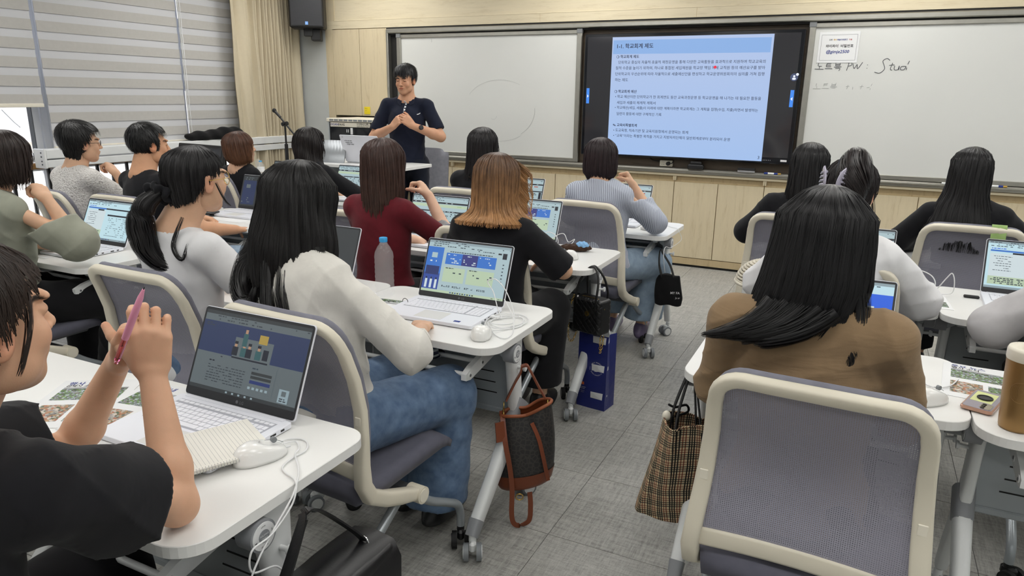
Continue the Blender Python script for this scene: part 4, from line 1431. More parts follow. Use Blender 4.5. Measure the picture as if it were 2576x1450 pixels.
def mouse(x, y, rz, label, logo=True):
    t = thing('computer_mouse', label, 'mouse', (x, y, .720), rz, 'white wired mice')
    t.scale = (1.08, 1.08, 1.08)
    link('shell', mouse_me, t)
    m = MB(); m.tube([(0, .050, .022), (0, .030, .0345), (0, .012, .038)], .0006, 4, 0); m.cyl((-.004, .030, .0335), (.004, .030, .0335), .006, 12, 0)
    m.obj('wheel', M['grey_plastic'], t)
    s_ = MB(); s_.cyl((0, .05, .008), (0, .064, .008), .0028, 8); s_.obj('strain_relief', M['cable'], t)
    if logo:
        l = MB(); tilt = T(0, -.030, .0318) @ RX(.42)
        add_text(l, 'LG', tilt @ T(.001, 0, .0015), 0, width=.010, bold=.02); l.cyl((0, 0, 0), (0, 0, .0004), .0035, 14, 0, tilt @ T(-.006, 0, .0014))
        l.obj('lettering', M['grey_plastic'], t)
    return t
def cable(pts, label, r=.0021, mat='cable', n=7):
    m = MB(); m.tube(catmull(pts, n), r, 8)
    return tag(m.obj('cable', M[mat]), label, 'cable', 'white mouse cables')
def usb_plug(x, y, rz, label):
    m = MB(); m.cbox(0, .034, -.008, .008, .0, .009, .002); m.tube([(.034, 0, .0045), (.046, 0, .0045)], .0032, 8); m.cbox(-.006, 0, -.006, .006, .002, .007, .0005, 1)
    return tag(m.obj('usb_plug', [M['cable'], M['chrome']], None, M=T(x, y, .724) @ RZ(rz)), label, 'plug')
# ------------------------------------------------------------------ implicit surfaces -> meshes (surface nets)
def nets(f, lo, hi, h):
    lo = np.array(lo, float); hi = np.array(hi, float)
    n = np.maximum(np.ceil((hi - lo) / h).astype(int) + 1, 4)
    ax = [lo[k] + h * np.arange(n[k]) for k in range(3)]
    X, Y, Z = np.meshgrid(*ax, indexing='ij')
    V = f(X, Y, Z).astype(np.float32)
    # close the border so that the surface is sealed
    V[0], V[-1] = np.maximum(V[0], h * .5), np.maximum(V[-1], h * .5)
    V[:, 0], V[:, -1] = np.maximum(V[:, 0], h * .5), np.maximum(V[:, -1], h * .5)
    V[:, :, 0], V[:, :, -1] = np.maximum(V[:, :, 0], h * .5), np.maximum(V[:, :, -1], h * .5)
    S = V < 0
    c = [S[i:n[0] - 1 + i, j:n[1] - 1 + j, k:n[2] - 1 + k] for i in (0, 1) for j in (0, 1) for k in (0, 1)]
    s = sum(q.astype(np.int8) for q in c)
    act = (s > 0) & (s < 8)
    idx = np.argwhere(act)
    if len(idx) == 0: return np.zeros((0, 3)), np.zeros((0, 4), int)
    vid = -np.ones(act.shape, int); vid[act] = np.arange(len(idx))
    acc = np.zeros((len(idx), 3)); cnt = np.zeros(len(idx))
    C8 = [(i, j, k) for i in (0, 1) for j in (0, 1) for k in (0, 1)]
    for a in range(8):
        for b in range(a + 1, 8):
            d = [abs(C8[a][q] - C8[b][q]) for q in range(3)]
            if sum(d) != 1: continue
            ia = idx + C8[a]; ib = idx + C8[b]
            va = V[ia[:, 0], ia[:, 1], ia[:, 2]]; vb = V[ib[:, 0], ib[:, 1], ib[:, 2]]
            m = (va < 0) != (vb < 0)
            t = np.where(m, va / np.where(m, va - vb, 1), 0)
            p = np.array(C8[a]) + t[:, None] * (np.array(C8[b]) - np.array(C8[a]))
            acc[m] += p[m]; cnt[m] += 1
    P = lo + h * (idx + acc / cnt[:, None])
    F = []
    for a in range(3):
        o1, o2 = (a + 1) % 3, (a + 2) % 3
        sl0 = [slice(1, -1)] * 3; sl0[a] = slice(0, -1); sl1 = list(sl0); sl1[a] = slice(1, None)
        A = S[tuple(sl0)]; B = S[tuple(sl1)]
        for flip, m in ((False, A & ~B), (True, ~A & B)):
            e = np.argwhere(m)
            if len(e) == 0: continue
            base = e.copy(); base[:, o1] += 1; base[:, o2] += 1
            q = []
            for d1, d2 in ((-1, -1), (0, -1), (0, 0), (-1, 0)):
                g = base.copy(); g[:, o1] += d1; g[:, o2] += d2
                q.append(vid[g[:, 0], g[:, 1], g[:, 2]])
            q = np.stack(q, 1)
            if flip: q = q[:, ::-1]
            F.append(q)
    F = np.concatenate(F)
    return P, F[(F >= 0).all(1)]

def smin(a, b, k):
    if k <= 0: return np.minimum(a, b)
    h = np.clip(.5 + .5 * (b - a) / k, 0, 1)
    return b + (a - b) * h - k * h * (1 - h)
def smax(a, b, k): return -smin(-a, -b, k)
def cone(X, Y, Z, a, b, r1, r2):
    ax, ay, az = a; bx, by, bz = b
    dx, dy, dz = bx - ax, by - ay, bz - az
    L2 = dx * dx + dy * dy + dz * dz + 1e-12
    t = np.clip(((X - ax) * dx + (Y - ay) * dy + (Z - az) * dz) / L2, 0, 1)
    return np.sqrt((X - ax - t * dx) ** 2 + (Y - ay - t * dy) ** 2 + (Z - az - t * dz) ** 2) - (r1 + (r2 - r1) * t)
def ell(X, Y, Z, c, r):
    x = (X - c[0]) / r[0]; y = (Y - c[1]) / r[1]; z = (Z - c[2]) / r[2]
    q = np.sqrt(x * x + y * y + z * z); g = np.sqrt((x / r[0]) ** 2 + (y / r[1]) ** 2 + (z / r[2]) ** 2)
    return q * (q - 1) / np.maximum(g, 1e-6)

def wrinkle(X, Y, Z, amp, seed=0, f=(1, 1, 1)):
    s = seed * 1.7
    # creases: long, sharp valleys whose direction wanders
    q1 = np.sin(X * 22 * f[0] - Z * 30 * f[2] + 2.4 * np.sin(Z * 9 + Y * 7 + s) + s)
    q2 = np.sin(X * 26 * f[0] + Z * 21 * f[2] + Y * 17 + 2.2 * np.sin(X * 8 - Y * 9 - s) + 2.3 * s)
    msk = .5 + .5 * np.sin(X * 9 + Z * 7 + s) * np.sin(Y * 8 - Z * 6 + 1.3 * s)
    cr = (np.abs(q1) ** .5) * msk + (np.abs(q2) ** .5) * (1 - msk)
    a = np.sin(X * 31 * f[0] + 2.2 * np.sin(Z * 17 + s) + s) * np.sin(Z * 24 * f[2] + 1.7 * np.sin(Y * 15 + X * 9 + s))
    b = np.sin(Y * 27 * f[1] + X * 19 + 1.9 * np.sin(Z * 13 - s) + 2 * s)
    c = np.sin(X * 60 + Z * 41 + Y * 33 + s) * .35
    return amp * ((a + .6 * b + c) * .28 + .9 * (.75 - cr))

def to_obj(name, P, F, mat, parent, col=None, smooth=True):
    me = bpy.data.meshes.new(name)
    me.vertices.add(len(P)); me.vertices.foreach_set('co', np.asarray(P, np.float32).ravel())
    F = np.asarray(F)
    nf = len(F); k = F.shape[1]
    me.loops.add(nf * k); me.loops.foreach_set('vertex_index', F.ravel().astype(np.int32))
    me.polygons.add(nf); me.polygons.foreach_set('loop_start', np.arange(0, nf * k, k, dtype=np.int32))
    me.polygons.foreach_set('loop_total', np.full(nf, k, np.int32))
    me.update(calc_edges=True)
    me.polygons.foreach_set('use_smooth', np.full(nf, smooth))
    me.materials.append(mat)
    if col is not None:
        a = me.color_attributes.new('Col', 'FLOAT_COLOR', 'POINT')
        cc = np.ones((len(P), 4), np.float32); cc[:, :3] = col
        a.data.foreach_set('color', cc.ravel())
    return link(name, me, parent)

def merge(parts):
    Ps, Fs, Cs, b = [], [], [], 0
    for p in parts:
        P, F = p[0], p[1]
        Ps.append(P); Fs.append(F + b); b += len(P)
        if len(p) > 2: Cs.append(p[2])
    return np.concatenate(Ps), np.concatenate(Fs), (np.concatenate(Cs) if Cs else None)

def m3(rz=0, rx=0, ry=0):
    return np.array((Matrix.Rotation(rz, 3, 'Z') @ Matrix.Rotation(rx, 3, 'X') @ Matrix.Rotation(ry, 3, 'Y')))
def sc(v, k=1.0): return np.array(v, float) * k
def lin(r, g, b): return np.array(srgb(r, g, b)[:3])

# ------------------------------------------------------------------ head
def head_sdf(x, y, z, fem=1.0, mouth=0.0):
    d = ell(x, y, z, (0, -.012, .034), (.0745, .0945, .079))
    d = smin(d, ell(x, y, z, (0, .028, -.030), (.059, .060, .076)), .03)
    d = smin(d, ell(x, y, z, (0, .066, -.088), (.026 if fem else .031, .022, .021)), .034)          # chin
    for s in (-1, 1):
        d = smin(d, ell(x, y, z, (s * .040, .020, -.062), (.020, .036, .026)), .03)                 # jaw corner
        d = smin(d, ell(x, y, z, (s * .037, .066, -.024), (.022, .018, .022)), .022)                # cheek
        d = smin(d, ell(x, y, z, (s * .028, .084, .030), (.024, .010, .008)), .014)                 # brow
        d = smax(d, -ell(x, y, z, (s * .031, .100, .010), (.016, .012, .010)), .010)                # socket
        d = smin(d, ell(x, y, z, (s * .031, .0785, .010), (.0145, .0125, .0115)), .003)             # lid over the eyeball
    d = smin(d, cone(x, y, z, (0, .086, .018), (0, .106, -.020), .0075, .0105), .012)               # nose
    d = smin(d, ell(x, y, z, (0, .108, -.024), (.011, .010, .009)), .006)
    for s in (-1, 1):
        d = smin(d, ell(x, y, z, (s * .0115, .098, -.027), (.0075, .009, .0065)), .005)
        d = smax(d, -ell(x, y, z, (s * .0065, .104, -.0345), (.0035, .006, .003)), .003)
    d = smin(d, ell(x, y, z, (0, .082, -.052), (.028, .014, .018)), .014)                           # muzzle
    d = smin(d, ell(x, y, z, (0, .0955, -.0475), (.020, .0065, .0048)), .004)                       # lips
    d = smin(d, ell(x, y, z, (0, .0935, -.0575), (.017, .0065, .0055)), .004)
    d = smax(d, -ell(x, y, z, (0, .103, -.0525 - mouth), (.020, .007, .0012 + mouth)), .002)
    for s in (-1, 1):
        e = ell(x, y, z, (s * .0775, -.006, -.004), (.0085, .019, .031))
        e = smin(e, ell(x, y, z, (s * .0745, .002, -.006), (.008, .014, .026)), .008)
        e = smax(e, -ell(x, y, z, (s * .086, .001, .000), (.0075, .010, .018)), .004)
        d = smin(d, e, .006)
    return d

def head_color(P, tone):
    x, y, z = P[:, 0], P[:, 1], P[:, 2]
    c = np.tile(tone, (len(P), 1))
    def blend(mask, col): 
        m = np.clip(mask, 0, 1)[:, None]
        c[:] = c * (1 - m) + col * m
    lips = 1.2 - ((x / .021) ** 2 + ((z + .0525) / .0095) ** 2); blend(np.where(y > .075, lips * 2, 0), tone * np.array([.80, .52, .52]))
    for s in (-1, 1):
        ear = 1.4 - (((np.abs(x) - .078) / .014) ** 2 + ((z + .003) / .036) ** 2 + ((y + .004) / .024) ** 2); blend(ear * .4, tone * np.array([1.0, .74, .70]))
        br = 1.1 - (((x - s * .031) / .021) ** 2 + ((z - .0315 + abs(0) + .12 * (np.abs(x) - .031) ** 2 / .01) / .0050) ** 2); blend(np.where(y > .05, br * 2.4, 0), np.array([.018, .013, .011]))
        ey = 1.0 - (((x - s * .031) / .0135) ** 2 + ((z - .0065) / .0024) ** 2); blend(np.where(y > .06, ey * 3.5, 0), np.array([.02, .014, .012]))
        ck = 1.0 - (((x - s * .04) / .028) ** 2 + ((z + .024) / .026) ** 2); blend(np.where(y > .03, ck * .25, 0), tone * np.array([1.02, .80, .78]))
    nst = 1.0 - ((x / .014) ** 2 + ((z + .034) / .005) ** 2); blend(np.where(y > .09, nst * .5, 0), tone * .45)
    return c

# ------------------------------------------------------------------ hands
def finger_chain(base, d0, up, lens, bends):
    """points of a finger: starts along d0 and curls about the side axis towards -up (the palm)"""
    p = np.array(base, float); d = np.array(d0, float); d /= np.linalg.norm(d); u = np.array(up, float)
    u = u - d * (u @ d); u /= np.linalg.norm(u)
    pts = [p.copy()]
    for L, b in zip(lens, bends):
        c, s = math.cos(b), math.sin(b)
        d, u = d * c - u * s, u * c + d * s
        p = p + d * L; pts.append(p.copy())
    return pts

def hand_prims(wrist, fdir, dorsal, side, curl=(.35, .5, .4), spread=.10, scale=1.0, thumb=(.5, .35), curls=None, thumb_dir=None):
    """side: +1 thumb towards (fdir x dorsal), -1 the other way. returns list of chains for the sdf"""
    w = np.array(wrist, float); f = np.array(fdir, float); f /= np.linalg.norm(f)
    u = np.array(dorsal, float); u = u - f * (u @ f); u /= np.linalg.norm(u)
    t = np.cross(f, u) * side
    k = scale
    P = {'palm': [], 'fingers': []}
    P['palm'] = [((w + t * .020 * k + f * .018 * k), (w + t * .026 * k + f * .078 * k), .0155 * k, .0135 * k), ((w + t * .006 * k + f * .018 * k), (w + t * .009 * k + f * .082 * k), .0155 * k, .0135 * k),
                 ((w - t * .006 * k + f * .018 * k), (w - t * .009 * k + f * .078 * k), .0155 * k, .0130 * k), ((w - t * .018 * k + f * .016 * k), (w - t * .025 * k + f * .068 * k), .0150 * k, .0120 * k),
                 ((w + t * .018 * k + f * .010 * k - u * .006 * k), (w + t * .032 * k + f * .045 * k - u * .010 * k), .016 * k, .014 * k)]
    bases = [(.027, .080), (.0092, .085), (-.0092, .081), (-.0262, .071)]
    lens = [(.040, .024, .019), (.044, .028, .020), (.041, .026, .020), (.032, .020, .018)]
    for i in range(4):
        cv = curls[i] if curls else curl
        sp = spread * (1.5 - i)
        d = f * math.cos(sp) + t * math.sin(sp)
        b = w + (t * bases[i][0] + f * bases[i][1]) * k
        pts = finger_chain(b, d, u, [l * k for l in lens[i]], cv)
        P['fingers'].append((pts, [.0092 * k, .0086 * k, .0078 * k, .0066 * k] if i < 3 else [.0082 * k, .0076 * k, .0070 * k, .0058 * k]))
    td = np.array(thumb_dir, float) if thumb_dir is not None else (f * .62 + t * .62 - u * .35)
    td /= np.linalg.norm(td)
    b = w + (t * .026 + f * .022 - u * .006) * k
    pts = finger_chain(b, td, (t * .35 + u), [.036 * k, .032 * k, .026 * k], (0, thumb[0], thumb[1]))
    P['fingers'].append((pts, [.0135 * k, .0105 * k, .0098 * k, .0080 * k]))
    return P

def hand_sdf(X, Y, Z, P):
    d = None
    for a, b, r1, r2 in P['palm']:
        q = cone(X, Y, Z, a, b, r1, r2)
        d = q if d is None else smin(d, q, .010)
    out = d
    for pts, rs in P['fingers']:
        q = None
        for i in range(3):
            c = cone(X, Y, Z, pts[i], pts[i + 1], rs[i], rs[i + 1])
            q = c if q is None else smin(q, c, .003)
        out = np.minimum(out, smin(d, q, .007))
    return out

SKIN = lin(216, 174, 144)
SKIN_PALE = lin(224, 184, 158)
SKIN_WARM = lin(206, 156, 122)

def arm_mesh(sh, el, wr, hand, res, tone, r=(.046, .037, .030, .0235), fore=.6):
    sh, el, wr = (np.array(v, float) for v in (sh, el, wr))
    pts = [sh, el, wr] + ([p for c, _ in hand['fingers'] for p in c] if hand else [])
    lo = np.min(pts, 0) - .06; hi = np.max(pts, 0) + .06
    belly = el + (wr - el) * .28
    def f(X, Y, Z):
        d = cone(X, Y, Z, sh, el, r[0] * .72, r[1])
        d = smin(d, cone(X, Y, Z, el, belly, r[1], r[1] * 1.02), .02)
        d = smin(d, cone(X, Y, Z, belly, wr, r[1] * 1.0, r[3]), .02)
        if hand is not None:
            h_ = hand_sdf(X, Y, Z, hand)
            d = smin(d, h_, .014)
        return d
    P, F = nets(f, lo, hi, res)
    c = np.tile(tone, (len(P), 1))
    if hand is not None:
        tips = np.array([ch[0][-1] for ch in hand['fingers']])
        kn = np.array([ch[0][1] for ch in hand['fingers']])
        dt = np.min(np.linalg.norm(P[:, None] - tips[None], axis=2), 1)
        dk = np.min(np.linalg.norm(P[:, None] - kn[None], axis=2), 1)
        m = (np.clip(1 - dt / .020, 0, 1) * .55 + np.clip(1 - dk / .014, 0, 1) * .30)[:, None]
        c = c * (1 - m) + (tone * np.array([1.04, .74, .70])) * m
    return P, F, c

# ------------------------------------------------------------------ hair: silhouettes swept round the head, grooved, with loose locks on top
def hair_mesh(prof, zend, seed=1, color=(30, 26, 26), tip=None, wave=0.0, strands=900, flick=0.0, front=None, cy=None, res=(96, 44), width=.0028, loose=.035, gloss_var=.5, part=0.0, lift=0.004, cx=None):
    """prof: rows (z, side, back, front) top to bottom; zend(phi) lowest z of the hair at azimuth phi (0 = face, pi = back).
    flick > 0 turns the ends outwards; front(z) optional shift of the whole row in y"""
    rg = np.random.RandomState(seed)
    prof = sorted(prof, key=lambda q: -q[0])
    zt = np.array([q[0] for q in prof]); a = np.array([q[1] for q in prof]); b = np.array([q[2] for q in prof]); fr = np.array([q[3] for q in prof])
    # arc length parameter along the rows
    s = np.concatenate([[0], np.cumsum(np.hypot(np.diff(zt), np.diff(np.maximum(a, b))))])
    def at(ss):
        return np.interp(ss, s, zt), np.interp(ss, s, a), np.interp(ss, s, b), np.interp(ss, s, fr)
    sz = lambda z: np.interp(-z, -zt, s)
    def surf(phi, ss, off=0.0):
        z, A, B, Fq = at(ss)
        R = np.where(np.cos(phi) > 0, Fq, B)
        gx = np.sin(phi); gy = np.cos(phi)
        e = .90
        gx2 = np.sign(gx) * np.abs(gx) ** e; gy2 = np.sign(gy) * np.abs(gy) ** e
        cl = 0.0030 * np.sin(phi * 23 + 3 * np.sin(ss * 9 + seed)) + .0022 * np.sin(phi * 51 + seed * 2 + ss * 14) + wave * np.sin(ss * 38 + phi * 3 + seed)
        cl = cl * np.clip(ss / .10, 0, 1)
        dn = 0
        if flick:
            ze = zfun(phi); k = np.clip(1 - (z - ze) / .070, 0, 1); cl = cl + flick * k ** 2
        x = (A + cl + off) * gx2; y = (R + cl + off) * gy2
        x = x + part * np.clip(1 - ss / .1, 0, 1) + (np.interp(-z, [-q[0] for q in cx], [q[1] for q in cx]) if cx is not None else 0)
        yy = y + (np.interp(-z, [-q[0] for q in cy], [q[1] for q in cy]) if cy is not None else 0)
        return x, yy, z + off * np.clip(1 - ss / .12, 0, 1)
    def zfun(phi):
        return zend(np.abs((phi + PI) % (2 * PI) - PI))
    nphi, ns = res
    ph = np.linspace(0, 2 * PI, nphi, endpoint=False)
    ze = zfun(ph) + loose * .35 * (np.sin(ph * 19 + seed) * .5 + np.sin(ph * 47 + 2 * seed) * .5)
    se = sz(ze)
    U = np.linspace(0, 1, ns)
    SS = se[:, None] * U[None, :]
    PH = np.repeat(ph[:, None], ns, 1)
    def grid(off, ragged):
        S2 = SS.copy()
        tp = -.012 * np.clip((U[None, :] - .90) / .10, 0, 1) ** 1.5 * (1 if off == 0 else 0)
        return surf(PH, S2 + 1e-4, off + tp)
    outer = np.stack(grid(0, True), -1).reshape(-1, 3)
    inner = np.stack(grid(-.016, True), -1).reshape(-1, 3)
    F = []
    ii = np.arange(nphi); jj = np.arange(ns - 1)
    I, J = np.meshgrid(ii, jj, indexing='ij'); I = I.ravel(); J = J.ravel(); I2 = (I + 1) % nphi
    q = np.stack([I * ns + J, I * ns + J + 1, I2 * ns + J + 1, I2 * ns + J], 1)
    n0 = nphi * ns
    F.append(q); F.append(q[:, ::-1] + n0)
    e = np.stack([ii * ns + ns - 1, ii * ns + ns - 1 + n0, ((ii + 1) % nphi) * ns + ns - 1 + n0, ((ii + 1) % nphi) * ns + ns - 1], 1)
    F.append(e)
    c0 = lin(*color); c1 = lin(*(tip or color))
    u = np.tile(U, nphi)
    clump = .5 + .5 * np.sin(np.repeat(ph, ns) * 37 + seed) * np.sin(np.repeat(ph, ns) * 13 + 1.3)
    col = c0 * (1 - u[:, None] ** 1.5) + c1 * u[:, None] ** 1.5
    col = col * (.70 + .45 * clump[:, None])
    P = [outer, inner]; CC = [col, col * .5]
    # locks: thin ribbons that follow the same surface a little above it
    nst = strands; m = 12
    p0 = rg.rand(nst) * 2 * PI
    off = lift * (.15 + rg.rand(nst)) 
    wdt = width * (.5 + rg.rand(nst))
    drift = (rg.rand(nst) - .5) * .25
    start = rg.rand(nst) * .35 * (rg.rand(nst) > .35)
    t = np.linspace(0, 1, m)
    phs = p0[:, None] + drift[:, None] * t[None] ** 2 + .02 * np.sin(t[None] * 9 + p0[:, None] * 40)
    ses = sz(zfun(p0) - (rg.rand(nst) ** 2) * loose)
    ss = (start[:, None] + (1 - start[:, None]) * t[None]) * ses[:, None]
    ov = np.clip((ss - sz(zfun(phs))), 0, None)
    x, y, z = surf(phs, np.minimum(ss, s[-1]) + 1e-4, off[:, None] * np.clip(.3 + t[None] * 2, 0, 1) )
    z = z - np.clip(ss - s[-1], 0, None)
    C3 = np.stack([x, y, z], -1)
    tang = np.stack([np.cos(phs), -np.sin(phs), 0 * phs], -1)
    wprof = (np.sin(np.clip(t, 0.03, .97) * PI) ** .45)[None, :, None] * wdt[:, None, None]
    rad = np.stack([np.sin(phs), np.cos(phs), 0 * phs], -1)
    Lf = C3 - tang * wprof * .5 - rad * .0006; Rt = C3 + tang * wprof * .5 - rad * .0006
    V = np.stack([Lf, C3 + rad * .0008, Rt], 2).reshape(-1, 3)
    k = np.arange(nst)[:, None] * (m * 3) + np.arange(m - 1)[None] * 3
    k = k.ravel()
    f1 = np.stack([k, k + 3, k + 4, k + 1], 1); f2 = np.stack([k + 1, k + 4, k + 5, k + 2], 1)
    F.append(np.concatenate([f1, f2]) + 2 * n0)
    br = (1 + gloss_var * (rg.rand(nst) - .35))[:, None]
    cs = (c0[None, None] * (1 - t[None, :, None] ** 1.4) + c1[None, None] * t[None, :, None] ** 1.4) * br[:, :, None]
    cs = np.repeat(cs, 3, 1).reshape(-1, 3)
    P.append(V); CC.append(cs)
    return np.concatenate(P), np.concatenate(F), np.concatenate(CC)

def short_hair(grow, seed=3, color=(24, 22, 24), h=.0045, strands=1500, cut=None):
    """cropped hair as a grooved cap: sdf in head space; grow = thickness function"""
    def f(x, y, z):
        r = grow(x, y, z)
        base = ell(x, y, z, (0, -.012, .034), (.0745, .0945, .079))
        d = base - r
        th = np.arctan2(x, y + .02)
        d = d + .0016 * np.sin(th * 34 + 5 * np.sin(z * 30)) + .0012 * np.sin(th * 71 + z * 60)
        return np.maximum(d, cut(x, y, z)) if cut is not None else d
    P, F = nets(f, (-.12, -.15, -.14), (.12, .14, .16), h)
    th = np.arctan2(P[:, 0], P[:, 1] + .02)
    c = lin(*color) * (.75 + .35 * (np.sin(th * 47) * .5 + .5))[:, None]
    # short strokes of hair over the cap
    rg = np.random.RandomState(seed)
    k = rg.choice(len(P), min(strands, len(P)), replace=len(P) < strands)
    base = P[k]; n = base - np.array([0, -.012, .034]); n /= np.linalg.norm(n, axis=1)[:, None]
    crown = np.array([.01, -.055, .11])
    dv = base - crown; dv = dv - n * (dv * n).sum(1)[:, None]; L = np.linalg.norm(dv, axis=1)[:, None] + 1e-6; dv = dv / L
    dv = dv * (1) + np.array([0, 0, -.35]); dv = dv - n * (dv * n).sum(1)[:, None]; dv /= np.linalg.norm(dv, axis=1)[:, None] + 1e-6
    sd = np.cross(n, dv)
    m = 5; V = []; t = np.linspace(0, 1, m)
    ln = (.018 + .02 * rg.rand(len(k)))[:, None]; w = (.0012 + .0012 * rg.rand(len(k)))[:, None]
    for tt in t:
        ctr = base + dv * ln * tt + n * (.0012 + .003 * tt - .004 * tt * tt)
        ww = w * (1 - .7 * tt)
        V += [ctr - sd * ww, ctr + sd * ww]
    V = np.stack(V, 1).reshape(-1, 3)
    kk = (np.arange(len(k))[:, None] * (2 * m) + np.arange(m - 1)[None] * 2).ravel()
    F2 = np.stack([kk, kk + 2, kk + 3, kk + 1], 1) + len(P)
    c2 = np.repeat(lin(*color)[None] * (.6 + .9 * rg.rand(len(k)))[:, None], 2 * m, 0)
    return np.concatenate([P, V]), np.concatenate([F, F2]), np.concatenate([c, c2])

def xf(P, R, t): return P @ R.T + np.array(t)
# ------------------------------------------------------------------ a lock of hair: core plus loose strands along a curve
def lock(pts, rad, n=60, seed=1, color=(28, 25, 26), spread=1.3, w=.0022, core=True, tipspread=1.0):
    rg = np.random.RandomState(seed)
    C_ = np.array([tuple(p) for p in catmull(pts, 6)]); m = len(C_)
    R_ = np.interp(np.linspace(0, 1, m), np.linspace(0, 1, len(rad)), rad)
    Tg = np.gradient(C_, axis=0); Tg /= np.linalg.norm(Tg, axis=1)[:, None] + 1e-9
    up = np.array([.31, .2, .93]); A = np.cross(Tg, up); A /= np.linalg.norm(A, axis=1)[:, None] + 1e-9
    B = np.cross(Tg, A)
    P, F, Cc, b = [], [], [], 0
    c0 = lin(*color)
    if core:
        k = 14; th = np.linspace(0, 2 * PI, k, endpoint=False)
        rr = R_[:, None] * (.80 + .12 * np.sin(th[None] * 5 + seed) * np.clip(np.linspace(0, 2, m), 0, 1)[:, None])
        rr[-1] *= .05; rr[-2] *= .5
        V = C_[:, None] + A[:, None] * (np.cos(th)[None] * rr)[..., None] + B[:, None] * (np.sin(th)[None] * rr)[..., None]
        P.append(V.reshape(-1, 3))
        I, J = np.meshgrid(np.arange(m - 1), np.arange(k), indexing='ij'); I = I.ravel(); J = J.ravel(); J2 = (J + 1) % k
        F.append(np.stack([I * k + J, I * k + J2, (I + 1) * k + J2, (I + 1) * k + J], 1)); b = m * k
        Cc.append(np.tile(c0 * .75, (m * k, 1)))
    th = rg.rand(n) * 2 * PI; q = np.sqrt(rg.rand(n)) * .5 + .5
    t = np.linspace(0, 1, m)
    end = 1 - .22 * rg.rand(n) ** 1.5
    tt = t[None] * end[:, None]
    idx = tt * (m - 1); i0 = np.clip(idx.astype(int), 0, m - 2); fr = (idx - i0)[..., None]
    def at(X): return X[i0] * (1 - fr) + X[i0 + 1] * fr
    grow = 1 + (spread - 1) * tt ** 2 * tipspread
    rr = (at(R_[:, None])[..., 0] * q[:, None] * grow + .0012)
    tw = th[:, None] + (rg.rand(n)[:, None] - .5) * 1.6 * tt
    ctr = at(C_) + at(A) * (np.cos(tw) * rr)[..., None] + at(B) * (np.sin(tw) * rr)[..., None]
    tn = -at(A) * np.sin(tw)[..., None] + at(B) * np.cos(tw)[..., None]
    ww = (w * (.5 + rg.rand(n)))[:, None, None] * (np.sin(np.clip(t, .02, .985) * PI) ** .4)[None, :, None]
    V = np.stack([ctr - tn * ww * .5, ctr + tn * ww * .5], 2).reshape(-1, 3)
    kk = (np.arange(n)[:, None] * (2 * m) + np.arange(m - 1)[None] * 2).ravel()
    P.append(V); F.append(np.stack([kk, kk + 2, kk + 3, kk + 1], 1) + b)
    Cc.append(np.repeat(c0[None] * (.6 + .8 * rg.rand(n))[:, None], 2 * m, 0))
    return np.concatenate(P), np.concatenate(F), np.concatenate(Cc)

FAB = {}
def fab(key, *a, **k):
    if key not in FAB: FAB[key] = cloth(key, *a, **k)
    return FAB[key]

